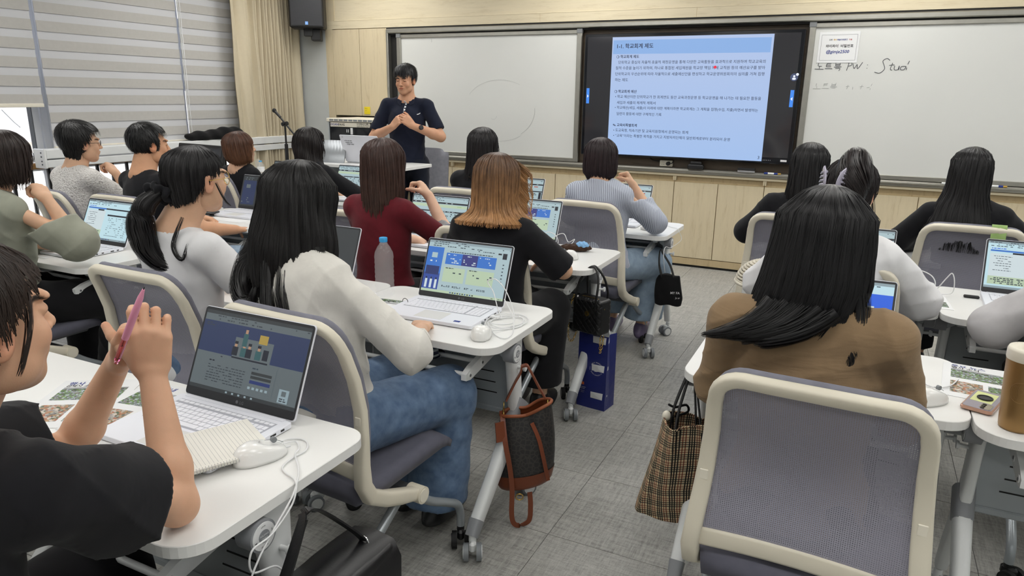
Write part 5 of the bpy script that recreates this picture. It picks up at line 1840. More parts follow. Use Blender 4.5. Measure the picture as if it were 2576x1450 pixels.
def person(label, x, y, rz=0.0, head=(0, .05, 1.187), look=(0, 0, 0), neck=(0, .01, 1.055), chest=(0, .02, .90), pelvis=(0, 0, .565), shw=.165, shz=1.02, shdy=0.0,
           arms=None, legs='sit', shirt=None, pants=None, hair=None, tone=SKIN, res=.007, fem=1.0, sleeve='short', belly=1.0, mouth=0.0, shoes=True, arm_res=None, collar=0.0,
           shR=None, shL=None, hands=True, shoe_col=(24, 24, 26), hem=.50, wr_amp=.004, slv_loose=.016, slv_cut=None, head_res=.0045, slv_flare=0.0, z0=0.0):
    t = thing('person', label, 'person', (x, y, z0), rz)
    head, neck, chest, pelvis = (np.array(v, float) for v in (head, neck, chest, pelvis))
    shw = shw * .80
    sR = np.array(shR if shR is not None else (neck[0] + shw, neck[1] + shdy, shz), float)
    sL = np.array(shL if shL is not None else (neck[0] - shw, neck[1] + shdy, shz), float)
    Rh = m3(look[0], look[1], look[2])
    nb = neck + np.array([0, -.01, -.02]); nt_ = head + Rh @ np.array([0, -.022, -.045])
    # ---- body: head, neck, trunk core, arms with hands, legs
    parts = []
    hl = []
    def fh(X, Y, Z): return head_sdf(X, Y, Z, fem, mouth)
    P, F = nets(fh, (-.10, -.13, -.125), (.10, .13, .13), head_res)
    c = head_color(P, tone); parts.append((xf(P, Rh, head), F, c))
    lo = np.minimum(nb, nt_) - .10; hi = np.maximum(nb, nt_) + .10
    def fn(X, Y, Z):
        d = cone(X, Y, Z, nb, nt_, .060 if fem else .066, .050 if fem else .057)
        d = smin(d, cone(X, Y, Z, nb + [0, .03, -.02], nt_ + Rh @ np.array([0, .035, -.02]), .035, .035), .03)
        d = smin(d, cone(X, Y, Z, (nb + sL) / 2 + [0, 0, -.02], (nb + sR) / 2 + [0, 0, -.02], .045, .045), .06)
        return d
    P, F = nets(fn, lo, hi, max(head_res, .006)); parts.append((P, F, np.tile(tone, (len(P), 1))))
    mid = (chest + pelvis) / 2
    def trunk(X, Y, Z, g=0.0, k=.06):
        w_ = 1.0 if fem else 1.10
        d = ell(X, Y, Z, pelvis + [0, .005, -.01], (.158 + g, .112 + g, .110 + g))
        d = smin(d, ell(X, Y, Z, mid + [0, .01, 0], (.118 * belly + g, .088 * belly + g, .16 + g)), k)
        d = smin(d, ell(X, Y, Z, chest + [0, .012, .0], (.132 * w_ + g, .090 * w_ + g, .150 + g)), k)
        d = smin(d, cone(X, Y, Z, sL + [.01, 0, -.012], sR + [-.01, 0, -.012], .040 + g * .8, .040 + g * .8), .04)
        d = smin(d, cone(X, Y, Z, nb + [0, -.008, -.005], sR + [-.035, 0, .0], .034 + g * .6, .030 + g * .6), .03)
        d = smin(d, cone(X, Y, Z, nb + [0, -.008, -.005], sL + [.035, 0, .0], .034 + g * .6, .030 + g * .6), .03)
        return d
    tlo = np.minimum.reduce([pelvis, chest, sL, sR]) - [.20, .20, .17]; thi = np.maximum.reduce([pelvis, chest, sL, sR]) + [.20, .20, .12]
    P, F = nets(lambda X, Y, Z: trunk(X, Y, Z, -.012), tlo, thi, .016); parts.append((P, F, np.tile(tone, (len(P), 1))))
    AR = []
    for s, sh in ((1, sR), (-1, sL)):
        spec = (arms or {}).get('R' if s > 0 else 'L')
        if spec is None: spec = dict(el=sh + [s * .05, .10, -.24], wr=sh + [-s * .03, .32, -.235])
        el = np.array(spec['el'], float); wr = np.array(spec['wr'], float)
        hd = None
        if hands and spec.get('hand', True):
            fd = np.array(spec.get('f', (wr - el) / np.linalg.norm(wr - el)), float); dr = spec.get('d', (0, 0, 1))
            hd = hand_prims(wr, fd, dr, -s * spec.get('side', 1), spec.get('curl', (.35, .45, .35)), curls=spec.get('curls'), thumb=spec.get('thumb', (.3, .3)), thumb_dir=spec.get('tdir'), spread=spec.get('spread', .08), scale=spec.get('scale', .95))
        AR.append((s, sh, el, wr))
        parts.append(arm_mesh(sh, el, wr, hd, spec.get('res', arm_res or res), tone, r=(.040, .035, .03, .0235) if fem else (.050, .043, .034, .028)))
    # legs
    if legs == 'sit': LG = {s: (pelvis + [s * .085, .02, -.02], (pelvis[0] + s * .105, pelvis[1] + .43, .505), (pelvis[0] + s * .10, pelvis[1] + .40, .10)) for s in (-1, 1)}
    elif legs == 'stand': LG = {s: (pelvis + [s * .09, 0, -.03], (pelvis[0] + s * .10, pelvis[1] + .01, .50), (pelvis[0] + s * .11, pelvis[1] - .02, .10)) for s in (-1, 1)}
    else: LG = legs
    lp = np.array([np.array(q, float) for v in LG.values() for q in v])
    llo = lp.min(0) - [.14, .14, .06]; lhi = lp.max(0) + [.14, .14, .14]
    for s, (hp, kn, an) in LG.items():
        hp, kn, an = (np.array(v, float) for v in (hp, kn, an))
        def fl(X, Y, Z):
            d = cone(X, Y, Z, hp, kn, .075, .052); return smin(d, cone(X, Y, Z, kn, an, .050, .036), .02)
        P, F = nets(fl, np.minimum.reduce([hp, kn, an]) - .09, np.maximum.reduce([hp, kn, an]) + .09, .014); parts.append((P, F, np.tile(tone, (len(P), 1))))
    P, F, c = merge(parts)
    to_obj('body', P, F, M['skin'], t, c)
    # ---- shirt
    g = shirt.get('g', .014)
    cut = slv_cut if slv_cut is not None else {'short': .62, 'elbow': .95, 'long': 2.0}[sleeve]
    def fs(X, Y, Z):
        d = trunk(X, Y, Z, g)
        d = smax(d, (pelvis[2] - .0 + (hem - .565)) - Z, .01)
        for s, sh, el, wr in AR:
            L = np.linalg.norm(el - sh)
            u = (el - sh) / L
            tt = (X - sh[0]) * u[0] + (Y - sh[1]) * u[1] + (Z - sh[2]) * u[2]
            sl = cone(X, Y, Z, sh + [0, 0, -.008], el, .042 + slv_loose * .45, .037 + slv_loose * .8 + slv_flare)
            if cut < 1.5: sl = smax(sl, tt - L * cut, .004)
            else:
                we = el + (wr - el) * shirt.get('cuff', .90)
                sl = smin(sl, cone(X, Y, Z, el, we, .037 + slv_loose * .8, .029 + slv_loose * .7), .02)
                v = (wr - el) / np.linalg.norm(wr - el)
                t2 = (X - we[0]) * v[0] + (Y - we[1]) * v[1] + (Z - we[2]) * v[2]
                sl = np.where((X - el[0]) * v[0] + (Y - el[1]) * v[1] + (Z - el[2]) * v[2] > 0, smax(sl, t2, .004), sl)
            d = smin(d, sl, .022)
        # neck opening
        nc = cone(X, Y, Z, nb + [0, .0, -.00], nt_ + [0, 0, .1], shirt.get('neck', .066), .07)
        d = smax(d, -nc, .008)
        if collar > 0:
            cc = np.abs(cone(X, Y, Z, nb + [0, -.004, .0], nb + (nt_ - nb) * .6, .064, .058)) - .006
            cc = np.maximum(cc, -(Z - (nb[2] - .01))); cc = np.maximum(cc, Z - (nb[2] + collar + .4 * (nb[1] - Y)))
            d = np.minimum(d, cc)
        if wr_amp: d = d - wrinkle(X, Y, Z, wr_amp, seed=int(abs(x * 10)) + 1)
        return d
    pts = np.array([sL, sR, chest, pelvis, neck] + [a[2] for a in AR] + ([a[3] for a in AR] if cut > 1.5 else []))
    lo = pts.min(0) - .17; hi = pts.max(0) + .13; lo[2] = max(lo[2], hem - .03)
    P, F = nets(fs, lo, hi, res)
    col = shirt['col'](P) if callable(shirt.get('col')) else None
    so = to_obj(shirt.get('name', 'shirt'), P, F, shirt['mat'], t, col)
    # ---- trousers / skirt
    if pants:
        pg = pants.get('g', .016); za = pants.get('hem', .12)
        def fp(X, Y, Z):
            d = ell(X, Y, Z, pelvis + [0, -.0, -.01], (.168 + pg * .5, .13 + pg * .5, .115 + pg * .3))
            for s, (hp, kn, an) in LG.items():
                q = cone(X, Y, Z, hp, kn, .082 + pg * .6, .060 + pg)
                q = smin(q, cone(X, Y, Z, kn, an, .058 + pg, .050 + pg * pants.get('flare', 1.2)), .035)
                d = smin(d, q, .03)
            d = smax(d, za - Z, .006)
            d = np.maximum(d, Z - (pelvis[2] + .10))
            return d - wrinkle(X, Y, Z, pants.get('w', .005), seed=int(abs(y * 7)) + 3, f=(1, 1.4, 1.2))
        P, F = nets(fp, llo, lhi, max(res, .009)); to_obj(pants.get('name', 'trousers'), P, F, pants['mat'], t)
    if shoes:
        for s, (hp, kn, an) in LG.items():
            an = np.array(an, float); fdir = 1.0
            def fo(X, Y, Z):
                d = ell(X, Y, Z, an + [0, .06 * fdir, -.055], (.045, .135, .045)); d = smin(d, ell(X, Y, Z, an + [0, 0, -.02], (.042, .05, .05)), .03)
                return np.maximum(np.maximum(d, -(Z - .004)), Z - (an[2] + .02))
            P, F = nets(fo, an + [-.07, -.10, -.10], an + [.07, .22, .06], .010)
            to_obj('shoe', P, F, shoe_mat(shoe_col), t)
    # ---- hair
    if hair is not None:
        ps = []
        for q in hair:
            P, F, c = q
            ps.append((xf(P, Rh, head), F, c))
        P, F, c = merge(ps); to_obj('hair', P, F, M['hair'], t, c)
    return t, head, Rh

SH = {}
def shoe_mat(c):
    if c not in SH: SH[c] = plain('shoe_leather_%d' % len(SH), srgb(*c), .4)
    return SH[c]

def fit_hair(prof_extra, top=.121, w=.086, bk=.117, fr=.094):
    """scalp rows for every long style, then the rows below the ears"""
    rows = [(top + .004, .004, .006, .004), (top, .026, .038, .026), (top - .012, .049, .072, .049), (top - .032, .069, .098, .071), (top - .060, w - .002, bk - .002, .088), (.02, w, bk, fr)]
    return rows + prof_extra

def glasses(parent, head, Rh, rim_mat, rx=.021, rz_=.017, round_=False, th=.0011):
    m = MB()
    Mh = Matrix(((Rh[0][0], Rh[0][1], Rh[0][2], head[0]), (Rh[1][0], Rh[1][1], Rh[1][2], head[1]), (Rh[2][0], Rh[2][1], Rh[2][2], head[2]), (0, 0, 0, 1)))
    for s in (-1, 1):
        c = (s * .032, .106, .006)
        n = 28; e = 1.0 if round_ else .7
        pts = []
        for k in range(n + 1):
            a = 2 * PI * k / n
            ca, sa = math.cos(a), math.sin(a)
            pts.append((c[0] + rx * math.copysign(abs(ca) ** e, ca), c[1] - .012 * abs(c[0] + rx * ca) / .05, c[2] + rz_ * math.copysign(abs(sa) ** e, sa)))
        m.tube(pts, th, 6, 0, Mh, cap=False)
        m.tube([(s * .054, .093, .010), (s * .079, .05, .010), (s * .083, -.01, .008), (s * .080, -.028, -.006)], th, 6, 0, Mh)
    m.tube([(-.011, .107, .010), (0, .109, .013), (.011, .107, .010)], th, 6, 0, Mh)
    g = m.obj('glasses', rim_mat, parent)
    ln = MB()
    for s in (-1, 1):
        nn = 20; vs = [(s * .032, .104, .006)] + [(s * .032 + rx * math.cos(2 * PI * k / nn), .104 - .012 * abs(s * .032 + rx * math.cos(2 * PI * k / nn)) / .05, .006 + rz_ * math.sin(2 * PI * k / nn)) for k in range(nn)]
        ln.add(vs, [(0, 1 + k, 1 + (k + 1) % nn) for k in range(nn)], 0, True, Mh)
    ln.obj('lens', M['lens'], g)
M['lens'] = window_glass(); M['lens'].name = 'spectacle_lens'
# ------------------------------------------------------------------ place chairs
chair0 = make_chair(M['mesh_grey'], 'x')
CH = [  # x, y(back top), rot, label
 (-.020, 1.465, -.05, 'cream mesh chair in the foreground right, behind the brown-jacket woman'),
 (-1.345, 1.335, -.06, 'cream mesh chair of the white-blouse woman, blue jeans on its seat'),
 (-2.085, 1.455, -.02, 'cream mesh chair of the ponytailed woman in white tee'),
 (-1.470, 2.66, -.03, 'cream mesh chair of the blond woman in black'),
 (-2.210, 2.78, -.02, 'cream mesh chair of the woman in maroon'),
 (-1.370, 3.70, -.05, 'cream mesh chair of the striped-shirt woman'),
 (-2.230, 3.80, 0, 'cream mesh chair behind the black-haired woman next to the striped shirt'),
 (-4.150, 3.63, -.25, 'cream mesh chair with a gold chain over its back, brown-haired woman'),
 (-4.170, 2.48, -.18, 'cream mesh chair of the woman in white knit top'),
 (-3.640, 2.52, .0, 'cream mesh chair of the man in black tee and jeans'),
 (-3.420, 1.60, .0, 'cream mesh chair of the sage-shirt woman'),
 (-3.560, 3.72, .0, 'cream mesh chair of the black-haired woman near the lectern'),
 (-.050, 2.72, -.02, 'cream mesh chair of the hair-clip woman in white'),
 (-.270, 3.80, .0, 'cream mesh chair of the black-haired woman right of the aisle'),
 (.510, 3.90, -.04, 'cream mesh chair with green strap, behind the very long black hair'),
 (.800, 2.55, .0, 'cream mesh chair at the right edge, beside the grey sleeve'),
 (-1.340, .17, .0, 'cream mesh chair of the foreground woman holding the pen'),
]
chair0.location = (CH[0][0], CH[0][1], 0); chair0.rotation_euler = (0, 0, CH[0][2]); chair0['label'] = CH[0][3]
fine = {}
for x, y, r_, l in CH[1:]:
    c = dup(chair0, (x, y, 0), r_, l)

# ------------------------------------------------------------------ place laptops
LAPS = [  # kind, keys, x, hinge y, rot, tilt, label
 ('login', 'keys', -1.337, 1.178, .0, 24.5, 'open white laptop in the foreground showing a dim login page'),
 ('portal', 'keys', -1.325, 2.270, .02, 23, 'open white laptop with blue portal page beside the water bottle'),
 ('portal', 'stuff', -1.615, 3.475, .0, 22, 'white laptop with blue portal page in front of the blond woman'),
 ('table', 'stuff', -1.394, 4.488, .0, 24, 'white laptop before the striped-shirt woman'),
 ('table', 'stuff', -2.125, 4.41, .0, 22, 'white laptop before the black-haired woman next to the striped shirt'),
 ('portal_dim', 'stuff', -2.044, 2.282, .0, 22, 'white laptop before the ponytailed woman, half hidden by black hair'),
 ('menu', 'stuff', -3.465, 2.292, .0, 25, 'white laptop before the sage-shirt woman'),
 ('portal_dim', 'stuff', -3.600, 3.508, .0, 20, 'white laptop with a dimmed page before the man in black tee and jeans'),
 ('off', 'stuff', -4.210, 3.384, .0, 24, 'white laptop with switched-off screen before the woman in white knit'),
 ('sheet', 'stuff', -3.550, 4.44, .0, 22, 'white laptop before the black-haired woman near the lectern'),
 ('off', 'stuff', -4.200, 4.41, .0, 22, 'dark laptop before the brown-haired woman'),
 ('sheet', 'stuff', -2.110, 3.335, .0, 22, 'white laptop with a spreadsheet before the woman in maroon'),
 ('blue', 'stuff', -.038, 2.375, .0, 22, 'white laptop with bright blue page before the brown-jacket woman'),
 ('sheet', 'stuff', -.010, 3.425, .0, 22, 'white laptop before the hair-clip woman'),
 ('menu', 'stuff', .700, 3.445, -.04, 28, 'white laptop with menu page at the right edge of the photo'),
 ('table', 'stuff', -.240, 4.50, .0, 22, 'white laptop before the black-haired woman right of the aisle'),
]
for kind, keys, x, y, r_, tl, lab in LAPS:
    TILT = tl
    l = make_laptop(kind, keys, lab, 'bezel' if lab.startswith('dark') else 'laptop_white')
    l.location = (x, y, .7205); l.rotation_euler = (0, 0, r_)
# ------------------------------------------------------------------ things on, under and beside the desks
M['pink'] = plain('pink_plastic', srgb(240, 160, 190), .35); M['pink_clear'] = glassy('clear_pink_plastic', srgb(248, 170, 196), .1, 1.4)
def bottle(x, y, z, r, h, label, cap=True, liquid=True, lab=None):
    t = thing('water_bottle', label, 'bottle', (x, y, z))
    pr = [(r * .86, 0), (r * .96, .006), (r, .014)]
    n = 7
    for k in range(n):
        zz = .02 + (h * .66 - .02) * k / n; st = (h * .66 - .02) / n
        pr += [(r, zz + st * .15), (r * .945, zz + st * .5), (r, zz + st * .85)]
    pr += [(r, h * .68), (r * .93, h * .75), (r * .62, h * .85), (r * .37, h * .90), (r * .35, h * .925)]
    MB().lathe(pr, 28, 0).obj('bottle_body', M['pet'], t)
    if cap:
        m = MB(); m.lathe([(r * .40, h * .925), (r * .42, h * .93), (r * .42, h * .995), (r * .38, h)], 20, 0); m.obj('cap', M['cap_blue'], t)
        MB().lathe([(r * .44, h * .895), (r * .44, h * .905)], 18, 0).obj('neck_ring', M['pet'], t)
    if lab:
        m = MB(); m.lathe([(r * 1.01, h * .30), (r * 1.01, h * .60)], 28, 0); lo = m.obj('wrap_label', M['paper'], t)
        q = MB(); add_text(q, '동진강', Matrix(((.82, 0, .57, -.01), (.57, 0, -.82, -r * .95), (0, 1, 0, h * .45), (0, 0, 0, 1))), 0, width=r * 1.5, bold=.02); q.obj('lettering', M['ink'], lo)
    return t
def _pet():
    m, nt, b = _mat('clear_bottle_plastic')
    b.inputs['Base Color'].default_value = (.93, .96, .98, 1); b.inputs['Roughness'].default_value = .08
    b.inputs['Alpha'].default_value = .13; b.inputs['Specular IOR Level'].default_value = .9
    return m
M['pet'] = _pet(); M['cap_blue'] = plain('sky_blue_cap', srgb(52, 160, 220), .4)
bottle(-1.655, 2.25, .7205, .038, .235, 'clear water bottle with blue cap beside the portal laptop')
bottle(-4.32, 2.56, .7205, .045, .26, 'clear ribbed bottle without visible cap by the sage-shirt woman', cap=False)
bottle(-5.15, 5.10, .7205, .034, .15, 'small labelled water bottle with blue cap near the curtain', lab=True)
bottle(-5.26, 5.18, .7205, .033, .17, 'clear bottle with pale contents left of the small labelled bottle', cap=False)
dup(desk0, (-5.04, 4.13, 0), 0, 'white folding desk with the large switched-off monitor near the windows')
dup(desk0, (-5.02, 4.86, 0), 0, 'white folding desk with small bottles before the curtain')
bx = MB(); bx.cbox(0, .10, 0, .045, 0, .025, .003); tag(bx.obj('tissue_pack', M['ink_blue'], None, M=T(-5.36, 5.02, .7205)), 'small blue packet lying by the small bottles', 'packet')

# monitor leaning back
mo = thing('monitor', 'large black switched-off monitor behind the brown-haired woman', 'monitor', (-5.17, 4.36, .7205), -.12)
Mm = RX(-.24)
MB().cbox(-.32, .32, 0, .03, .0, .335, .006, 0, T(0, 0, .012) @ Mm).obj('housing', M['black_plastic'], mo)
MB().box(-.298, .298, -.002, 0, .03, .308, 0, T(0, 0, .012) @ Mm).obj('screen', M['off_glass'] if 'off_glass' in M else plain('off_screen', srgb(50, 52, 58), .25), mo)
MB().cbox(-.10, .10, -.02, .14, 0, .012, .003).cbox(-.03, .03, .05, .09, .0, .20, .005).obj('stand', M['black_plastic'], mo)

# black bag lying on the trunking
bm_ = MB()
def blob(f, lo, hi, h, name, mat, label, cat, **k):
    P, F = nets(f, lo, hi, h)
    o = to_obj(name, P, F, mat, None)
    return tag(o, label, cat)
M['black_leather'] = plain('black_leather', srgb(22, 22, 24), .38, bumps=.25, bscale=300)
M['black_nylon'] = cloth('black_nylon', srgb(20, 20, 22), wr=.2)
blob(lambda X, Y, Z: smin(ell(X, Y, Z, (-5.75, 5.0, 1.085), (.07, .22, .048)), ell(X, Y, Z, (-5.74, 5.28, 1.10), (.075, .20, .062)), .05) + .006 * np.sin(Y * 40 + Z * 30), (-5.86, 4.72, 1.040), (-5.62, 5.52, 1.20), .012, 'cloth_bag', M['black_nylon'], 'soft black bag lying on the white trunking under the blinds', 'bag')

# lectern table, its laptop facing the lecturer, silver panel
lc = thing('lectern_table', 'white teaching table in front of the lecturer', 'table', (-3.86, 4.96, 0))
MB().prism(rrect(-.60, .575, -.24, .24, .02, 4), .905, .93, 0, ch=.002).obj('table_top', M['desk_white'], lc)
MB().cbox(-.56, .30, .12, .14, .10, .905, .003).obj('front_panel', M['panel_metal'], lc)
for x_ in (-.55, .27):
    for y_ in (-.20, .10): MB().cbox(x_, x_ + .035, y_, y_ + .035, 0, .905, .004).obj('leg', M['grey_metal'], lc)
TILT = 20
ll = make_laptop('off', 'stuff', 'white laptop on the teaching table seen from its lid side')
ll.location = (-3.78, 4.92, .9305); ll.rotation_euler = (0, 0, PI + .05)
lid_ = [c for c in ll.children if c.name.startswith('lid')][0] if ll.children else None
for c in bpy.data.objects:
    if c.parent is ll and c.name.startswith('lid'): lid_ = c
q = MB(); Mb = Matrix(((-1, 0, 0, 0), (0, 0, 1, .0068), (0, 1, 0, 0), (0, 0, 0, 1)))
for k, w_ in enumerate((.075, .066, .07)):
    add_text(q, ('노트북 사용 안내', '비밀번호 입력', '전원을 켜세요')[k], Mb @ T(-.15 + .01 * k, .190 - .016 * k, 0), 0, width=w_, bold=.02)
add_text(q, 'LG', Mb @ T(-.165, .222, 0), 1, width=.014, bold=.02)
q.obj('lid_lettering', [M['ink_soft'], M['grey_plastic']], lid_)
sp_ = MB()
pts = [(-.22 + .44 * k / 16, -.04 * math.sin(PI * k / 16)) for k in range(17)]
for (a, b), (c, d) in zip(pts, pts[1:]): sp_.add([(a, b, 0), (c, d, 0), (c, d + .05, .185), (a, b + .05, .185), (a, b + .006, 0), (c, d + .006, 0), (c, d + .056, .185), (a, b + .056, .185)], [(0, 1, 2, 3), (7, 6, 5, 4), (3, 2, 6, 7)], 0, True)
tag(sp_.obj('privacy_shield', M['silver_panel'] if 'silver_panel' in M else plain('silver_sheet', srgb(150, 154, 158), .35, .5), None, M=T(-4.16, 4.84, .9305)), 'curved silver shield on the teaching table beside the laptop', 'shield')

# grey chair behind the lecturer
gc = thing('plastic_chair', 'grey shell chair behind the lecturer under the whiteboard', 'chair', (-3.66, 5.72, 0))
sh_ = MB(); nx, nz = 10, 14; vs = []; fs = []
for j in range(nz + 1):
    v = j / nz; z = .48 + .54 * v
    for i in range(nx + 1):
        u = -1 + 2 * i / nx; w_ = .20 * (1 - .05 * v) * (1 if v < .9 else 1 - .35 * ((v - .9) / .1) ** 2 * abs(u) ** 3)
        vs.append((u * w_, .03 * (1 - u * u) * -1 + .05 * v, z - (.03 * abs(u) ** 4 if v > .93 else 0)))
for j in range(nz):
    for i in range(nx):
        k = j * (nx + 1) + i; fs.append((k, k + 1, k + nx + 2, k + nx + 1))
M['grey_shell'] = cloth('grey_shell_fabric', srgb(138, 138, 146), wr=.03)
sh_.add(vs, fs, 0, True); sh_.add([(a, b + .012, c) for a, b, c in vs], [f[::-1] for f in fs], 0, True); sh_.obj('backrest', M['grey_shell'], gc)
MB().cbox(-.21, .21, -.40, .03, .43, .475, .02).obj('seat', M['grey_shell'], gc)
for x_ in (-.18, .18):
    for y_ in (-.36, .0): MB().cyl((x_, y_, 0), (x_ * .9, y_, .43), .011, 10).obj('leg', M['tube'], gc)

# amplifier rack
rk = thing('equipment_rack', 'black glass-door equipment rack with pale vented top under the wall cabinet', 'rack', (-4.95, 5.86, 0))
W_ = .60
MB().cbox(.0, W_, .012, .50, .02, 1.20, .004).obj('case', M['black_plastic'], rk)
MB().box(-.002, .012, .0, .50, .0, 1.22).box(W_ - .004, W_ + .004, .0, .50, 0, 1.22).obj('side_panel', M['grey_metal'], rk)
tp = MB(); tp.cbox(-.012, W_ + .012, -.012, .50, 1.222, 1.256, .004); tp.obj('top_frame', M['chair_cream_light'], rk)
vg = MB()
for k in range(9): vg.box(.03 + k * .06, .03 + k * .06 + .048, -.0135, -.011, 1.230, 1.247)
vg.obj('vent', M['grey_plastic'], rk)
MB().cbox(.032, W_ - .075, -.004, .012, 1.172, 1.216, .002).obj('name_plate', M['chair_cream_light'], rk)
q = MB(); add_text(q, 'DOAN', wallM(.040, 1.196, -.0045), 0, width=.095, height=.022, bold=.02); add_text(q, 'PAVIS', wallM(.137, 1.195, -.0045), 1, width=.078, height=.024, bold=.02)
add_text(q, '도안파비스(주)', wallM(.365, 1.200, -.0045), 1, width=.148, bold=.02); add_text(q, 'www.doanav.co.kr', wallM(.365, 1.181, -.0045), 1, width=.148, bold=.02)
q.obj('lettering', [M['ink_blue'], M['ink']], rk)
gd = MB(); gd.box(.04, W_ - .06, -.004, .0, .30, 1.165); gd.obj('glass_door', M['black_gloss'], rk)
kn_ = MB()
for k in range(12): kn_.cyl((.21 + k * .026, -.012, 1.045), (.21 + k * .026, -.004, 1.045), .008, 10, 0); 
for k in range(12): kn_.cyl((.21 + k * .026, -.0125, 1.048), (.21 + k * .026, -.0115, 1.048), .0035, 8, 1)
kn_.obj('mixer_knob', [M['black_rubber'], M['ink_white']], rk)
st_ = MB(); st_.cbox(.285, .315, -.008, -.004, 1.10, 1.165, .002); st_.cbox(.065, .13, -.007, -.004, .905, .93, .001); st_.box(.235, .242, -.006, -.004, 1.12, 1.15); st_.box(.255, .262, -.006, -.004, 1.12, 1.15)
st_.obj('door_sticker', M['paper'], rk)
q = MB(); add_text(q, 'digico', wallM(.38, 1.005, -.0048), 0, width=.055, bold=.02); q.obj('lettering', M['ink_white'], rk)

# loudspeaker on its bracket
sk = thing('loudspeaker', 'black loudspeaker hung on the pier beside the wall cabinet', 'speaker', (-5.53, 6.02, 2.155), .60)
MB().cbox(0, .355, 0, .27, .0, .58, .014).obj('cabinet', M['black_plastic'], sk)
def grille():
    m, nt, b = _mat('black_perforated_grille')
    v = coords(nt); vo = N(nt, 'ShaderNodeTexVoronoi'); vo.inputs['Scale'].default_value = 190; vo.inputs['Randomness'].default_value = 0
    nt.links.new(v, vo.inputs['Vector'])
    nt.links.new(ramp(nt, vo.outputs['Distance'], [srgb(10, 10, 12), srgb(48, 49, 54)], [.3, .45]), b.inputs['Base Color']); b.inputs['Roughness'].default_value = .5
    return m
MB().cbox(.018, .337, -.006, .002, .02, .56, .003).obj('grille', grille(), sk)
q = MB(); q.cbox(.162, .192, -.0085, -.006, .030, .062, .002); q.obj('badge', plain('pale_blue_badge', srgb(120, 170, 240), .4), sk)
q = MB(); add_text(q, 'HK', wallM(.170, .046, -.0088), 0, width=.014, bold=.02); q.obj('lettering', M['ink_white'], sk)
b3 = MB(); b3.cbox(.13, .22, .10, .20, -.075, .004, .004); b3.cbox(.20, .30, .12, .31, -.115, -.0, .006); b3.cyl((.285, .115, -.095), (.285, .123, -.095), .006, 10)
b3.obj('wall_bracket', M['black_plastic'], sk)

# microphone stand
ms = thing('microphone_stand', 'black microphone stand with boom in front of the curtain', 'microphone stand', (-5.02, 5.32, 0))
m = MB(); m.cyl((0, 0, .02), (0, 0, .90), .013, 12); m.cyl((0, 0, .86), (0, 0, 1.02), .017, 12); m.cyl((0, 0, 1.0), (0, 0, 1.20), .009, 10); m.obj('pole', M['black_plastic'], ms)
m = MB(); m.cyl((-.03, 0, 1.205), (.03, 0, 1.215), .02, 12); m.cyl((0, -.03, 1.21), (0, .03, 1.21), .012, 10); m.obj('clutch', M['black_plastic'], ms)
m = MB(); m.cyl((-.06, 0, 1.275), (.16, .0, 1.065), .0085, 10); m.cyl((-.08, 0, 1.295), (-.05, .0, 1.268), .012, 10); m.obj('boom', M['black_plastic'], ms)
m = MB(); m.cyl((-.115, .0, 1.325), (-.06, 0, 1.275), .014, 14, 0, r2=.011); m.sphere((-.122, 0, 1.331), .021, 16, 10, 1); m.obj('microphone', [M['black_plastic'], M['black_rubber']], ms)
for k in range(3):
    a = k * 2 * PI / 3 + .3
    MB().cyl((0, 0, .12), (.30 * math.cos(a), .30 * math.sin(a), .012), .009, 8).obj('leg', M['black_plastic'], ms)

# ------------------------------------------------------------------ mice and cables
mouse(-1.108, 1.030, -.40, 'white mouse beside the foreground laptop')
mouse(-1.072, 1.985, .35, 'white mouse near the corner of the desk with the portal laptop')
mouse(-1.262, 3.245, 1.15, 'white mouse beside the pencil case, before the blond woman', False)
mouse(-1.115, 4.215, 1.2, 'white mouse on the desk of the striped-shirt woman', False)
mouse(.240, 2.085, -.75, 'white mouse right of the brown jacket')
mouse(.292, 3.215, -.6, 'white mouse on the printed flyer by the hair-clip woman')
usb_plug(-1.150, 1.075, .0, 'white USB plug in the side of the foreground laptop')
usb_plug(-1.137, 2.175, .0, 'white USB plug in the side of the laptop beside the water bottle')
z_ = .7235
cable([(-1.104, 1.076, .731), (-1.115, 1.115, .726), (-1.092, 1.138, z_), (-1.064, 1.13, z_), (-1.042, 1.10, z_), (-1.044, 1.06, z_), (-1.036, 1.022, z_), (-1.012, 1.005, z_), (-.972, .99, .7245), (-.957, .975, .712), (-.950, .95, .69), (-.945, .89, .665), (-.945, .838, .66), (-.95, .84, .61), (-.95, .90, .585), (-.95, .915, .54), (-.95, .86, .47), (-.95, .83, .40)], 'white mouse cable looping off the foreground desk')
cable([(-1.103, 1.095, .7285), (-1.088, 1.12, z_ + .002), (-1.062, 1.10, z_), (-1.045, 1.07, z_ + .003), (-1.005, 1.035, z_ + .002), (-.973, 1.0, .7255), (-.955, .96, .705), (-.948, .90, .67), (-.945, .85, .63), (-.948, .825, .58), (-.95, .80, .45)], 'second white cable strand hanging from the foreground desk')
cable([(-1.09, 2.175, .729), (-1.12, 2.20, .75), (-1.16, 2.24, .80), (-1.19, 2.25, .835), (-1.15, 2.24, .85), (-1.10, 2.22, .82), (-1.06, 2.20, .76), (-1.04, 2.16, z_), (-1.09, 2.11, z_ + .003), (-1.12, 2.15, z_), (-1.05, 2.23, z_ + .003), (-1.01, 2.17, z_), (-1.05, 2.09, z_), (-1.11, 2.12, z_ + .004), (-1.10, 2.20, z_ + .004), (-1.03, 2.22, z_ + .002), (-1.0, 2.13, z_), (-1.06, 2.07, z_ + .003), (-1.12, 2.10, z_), (-1.13, 2.20, z_ + .006), (-1.06, 2.26, z_), (-1.0, 2.20, z_ + .004), (-1.01, 2.12, z_), (-1.06, 2.03, .728)], 'tangled white mouse cable beside the portal laptop', .0019)
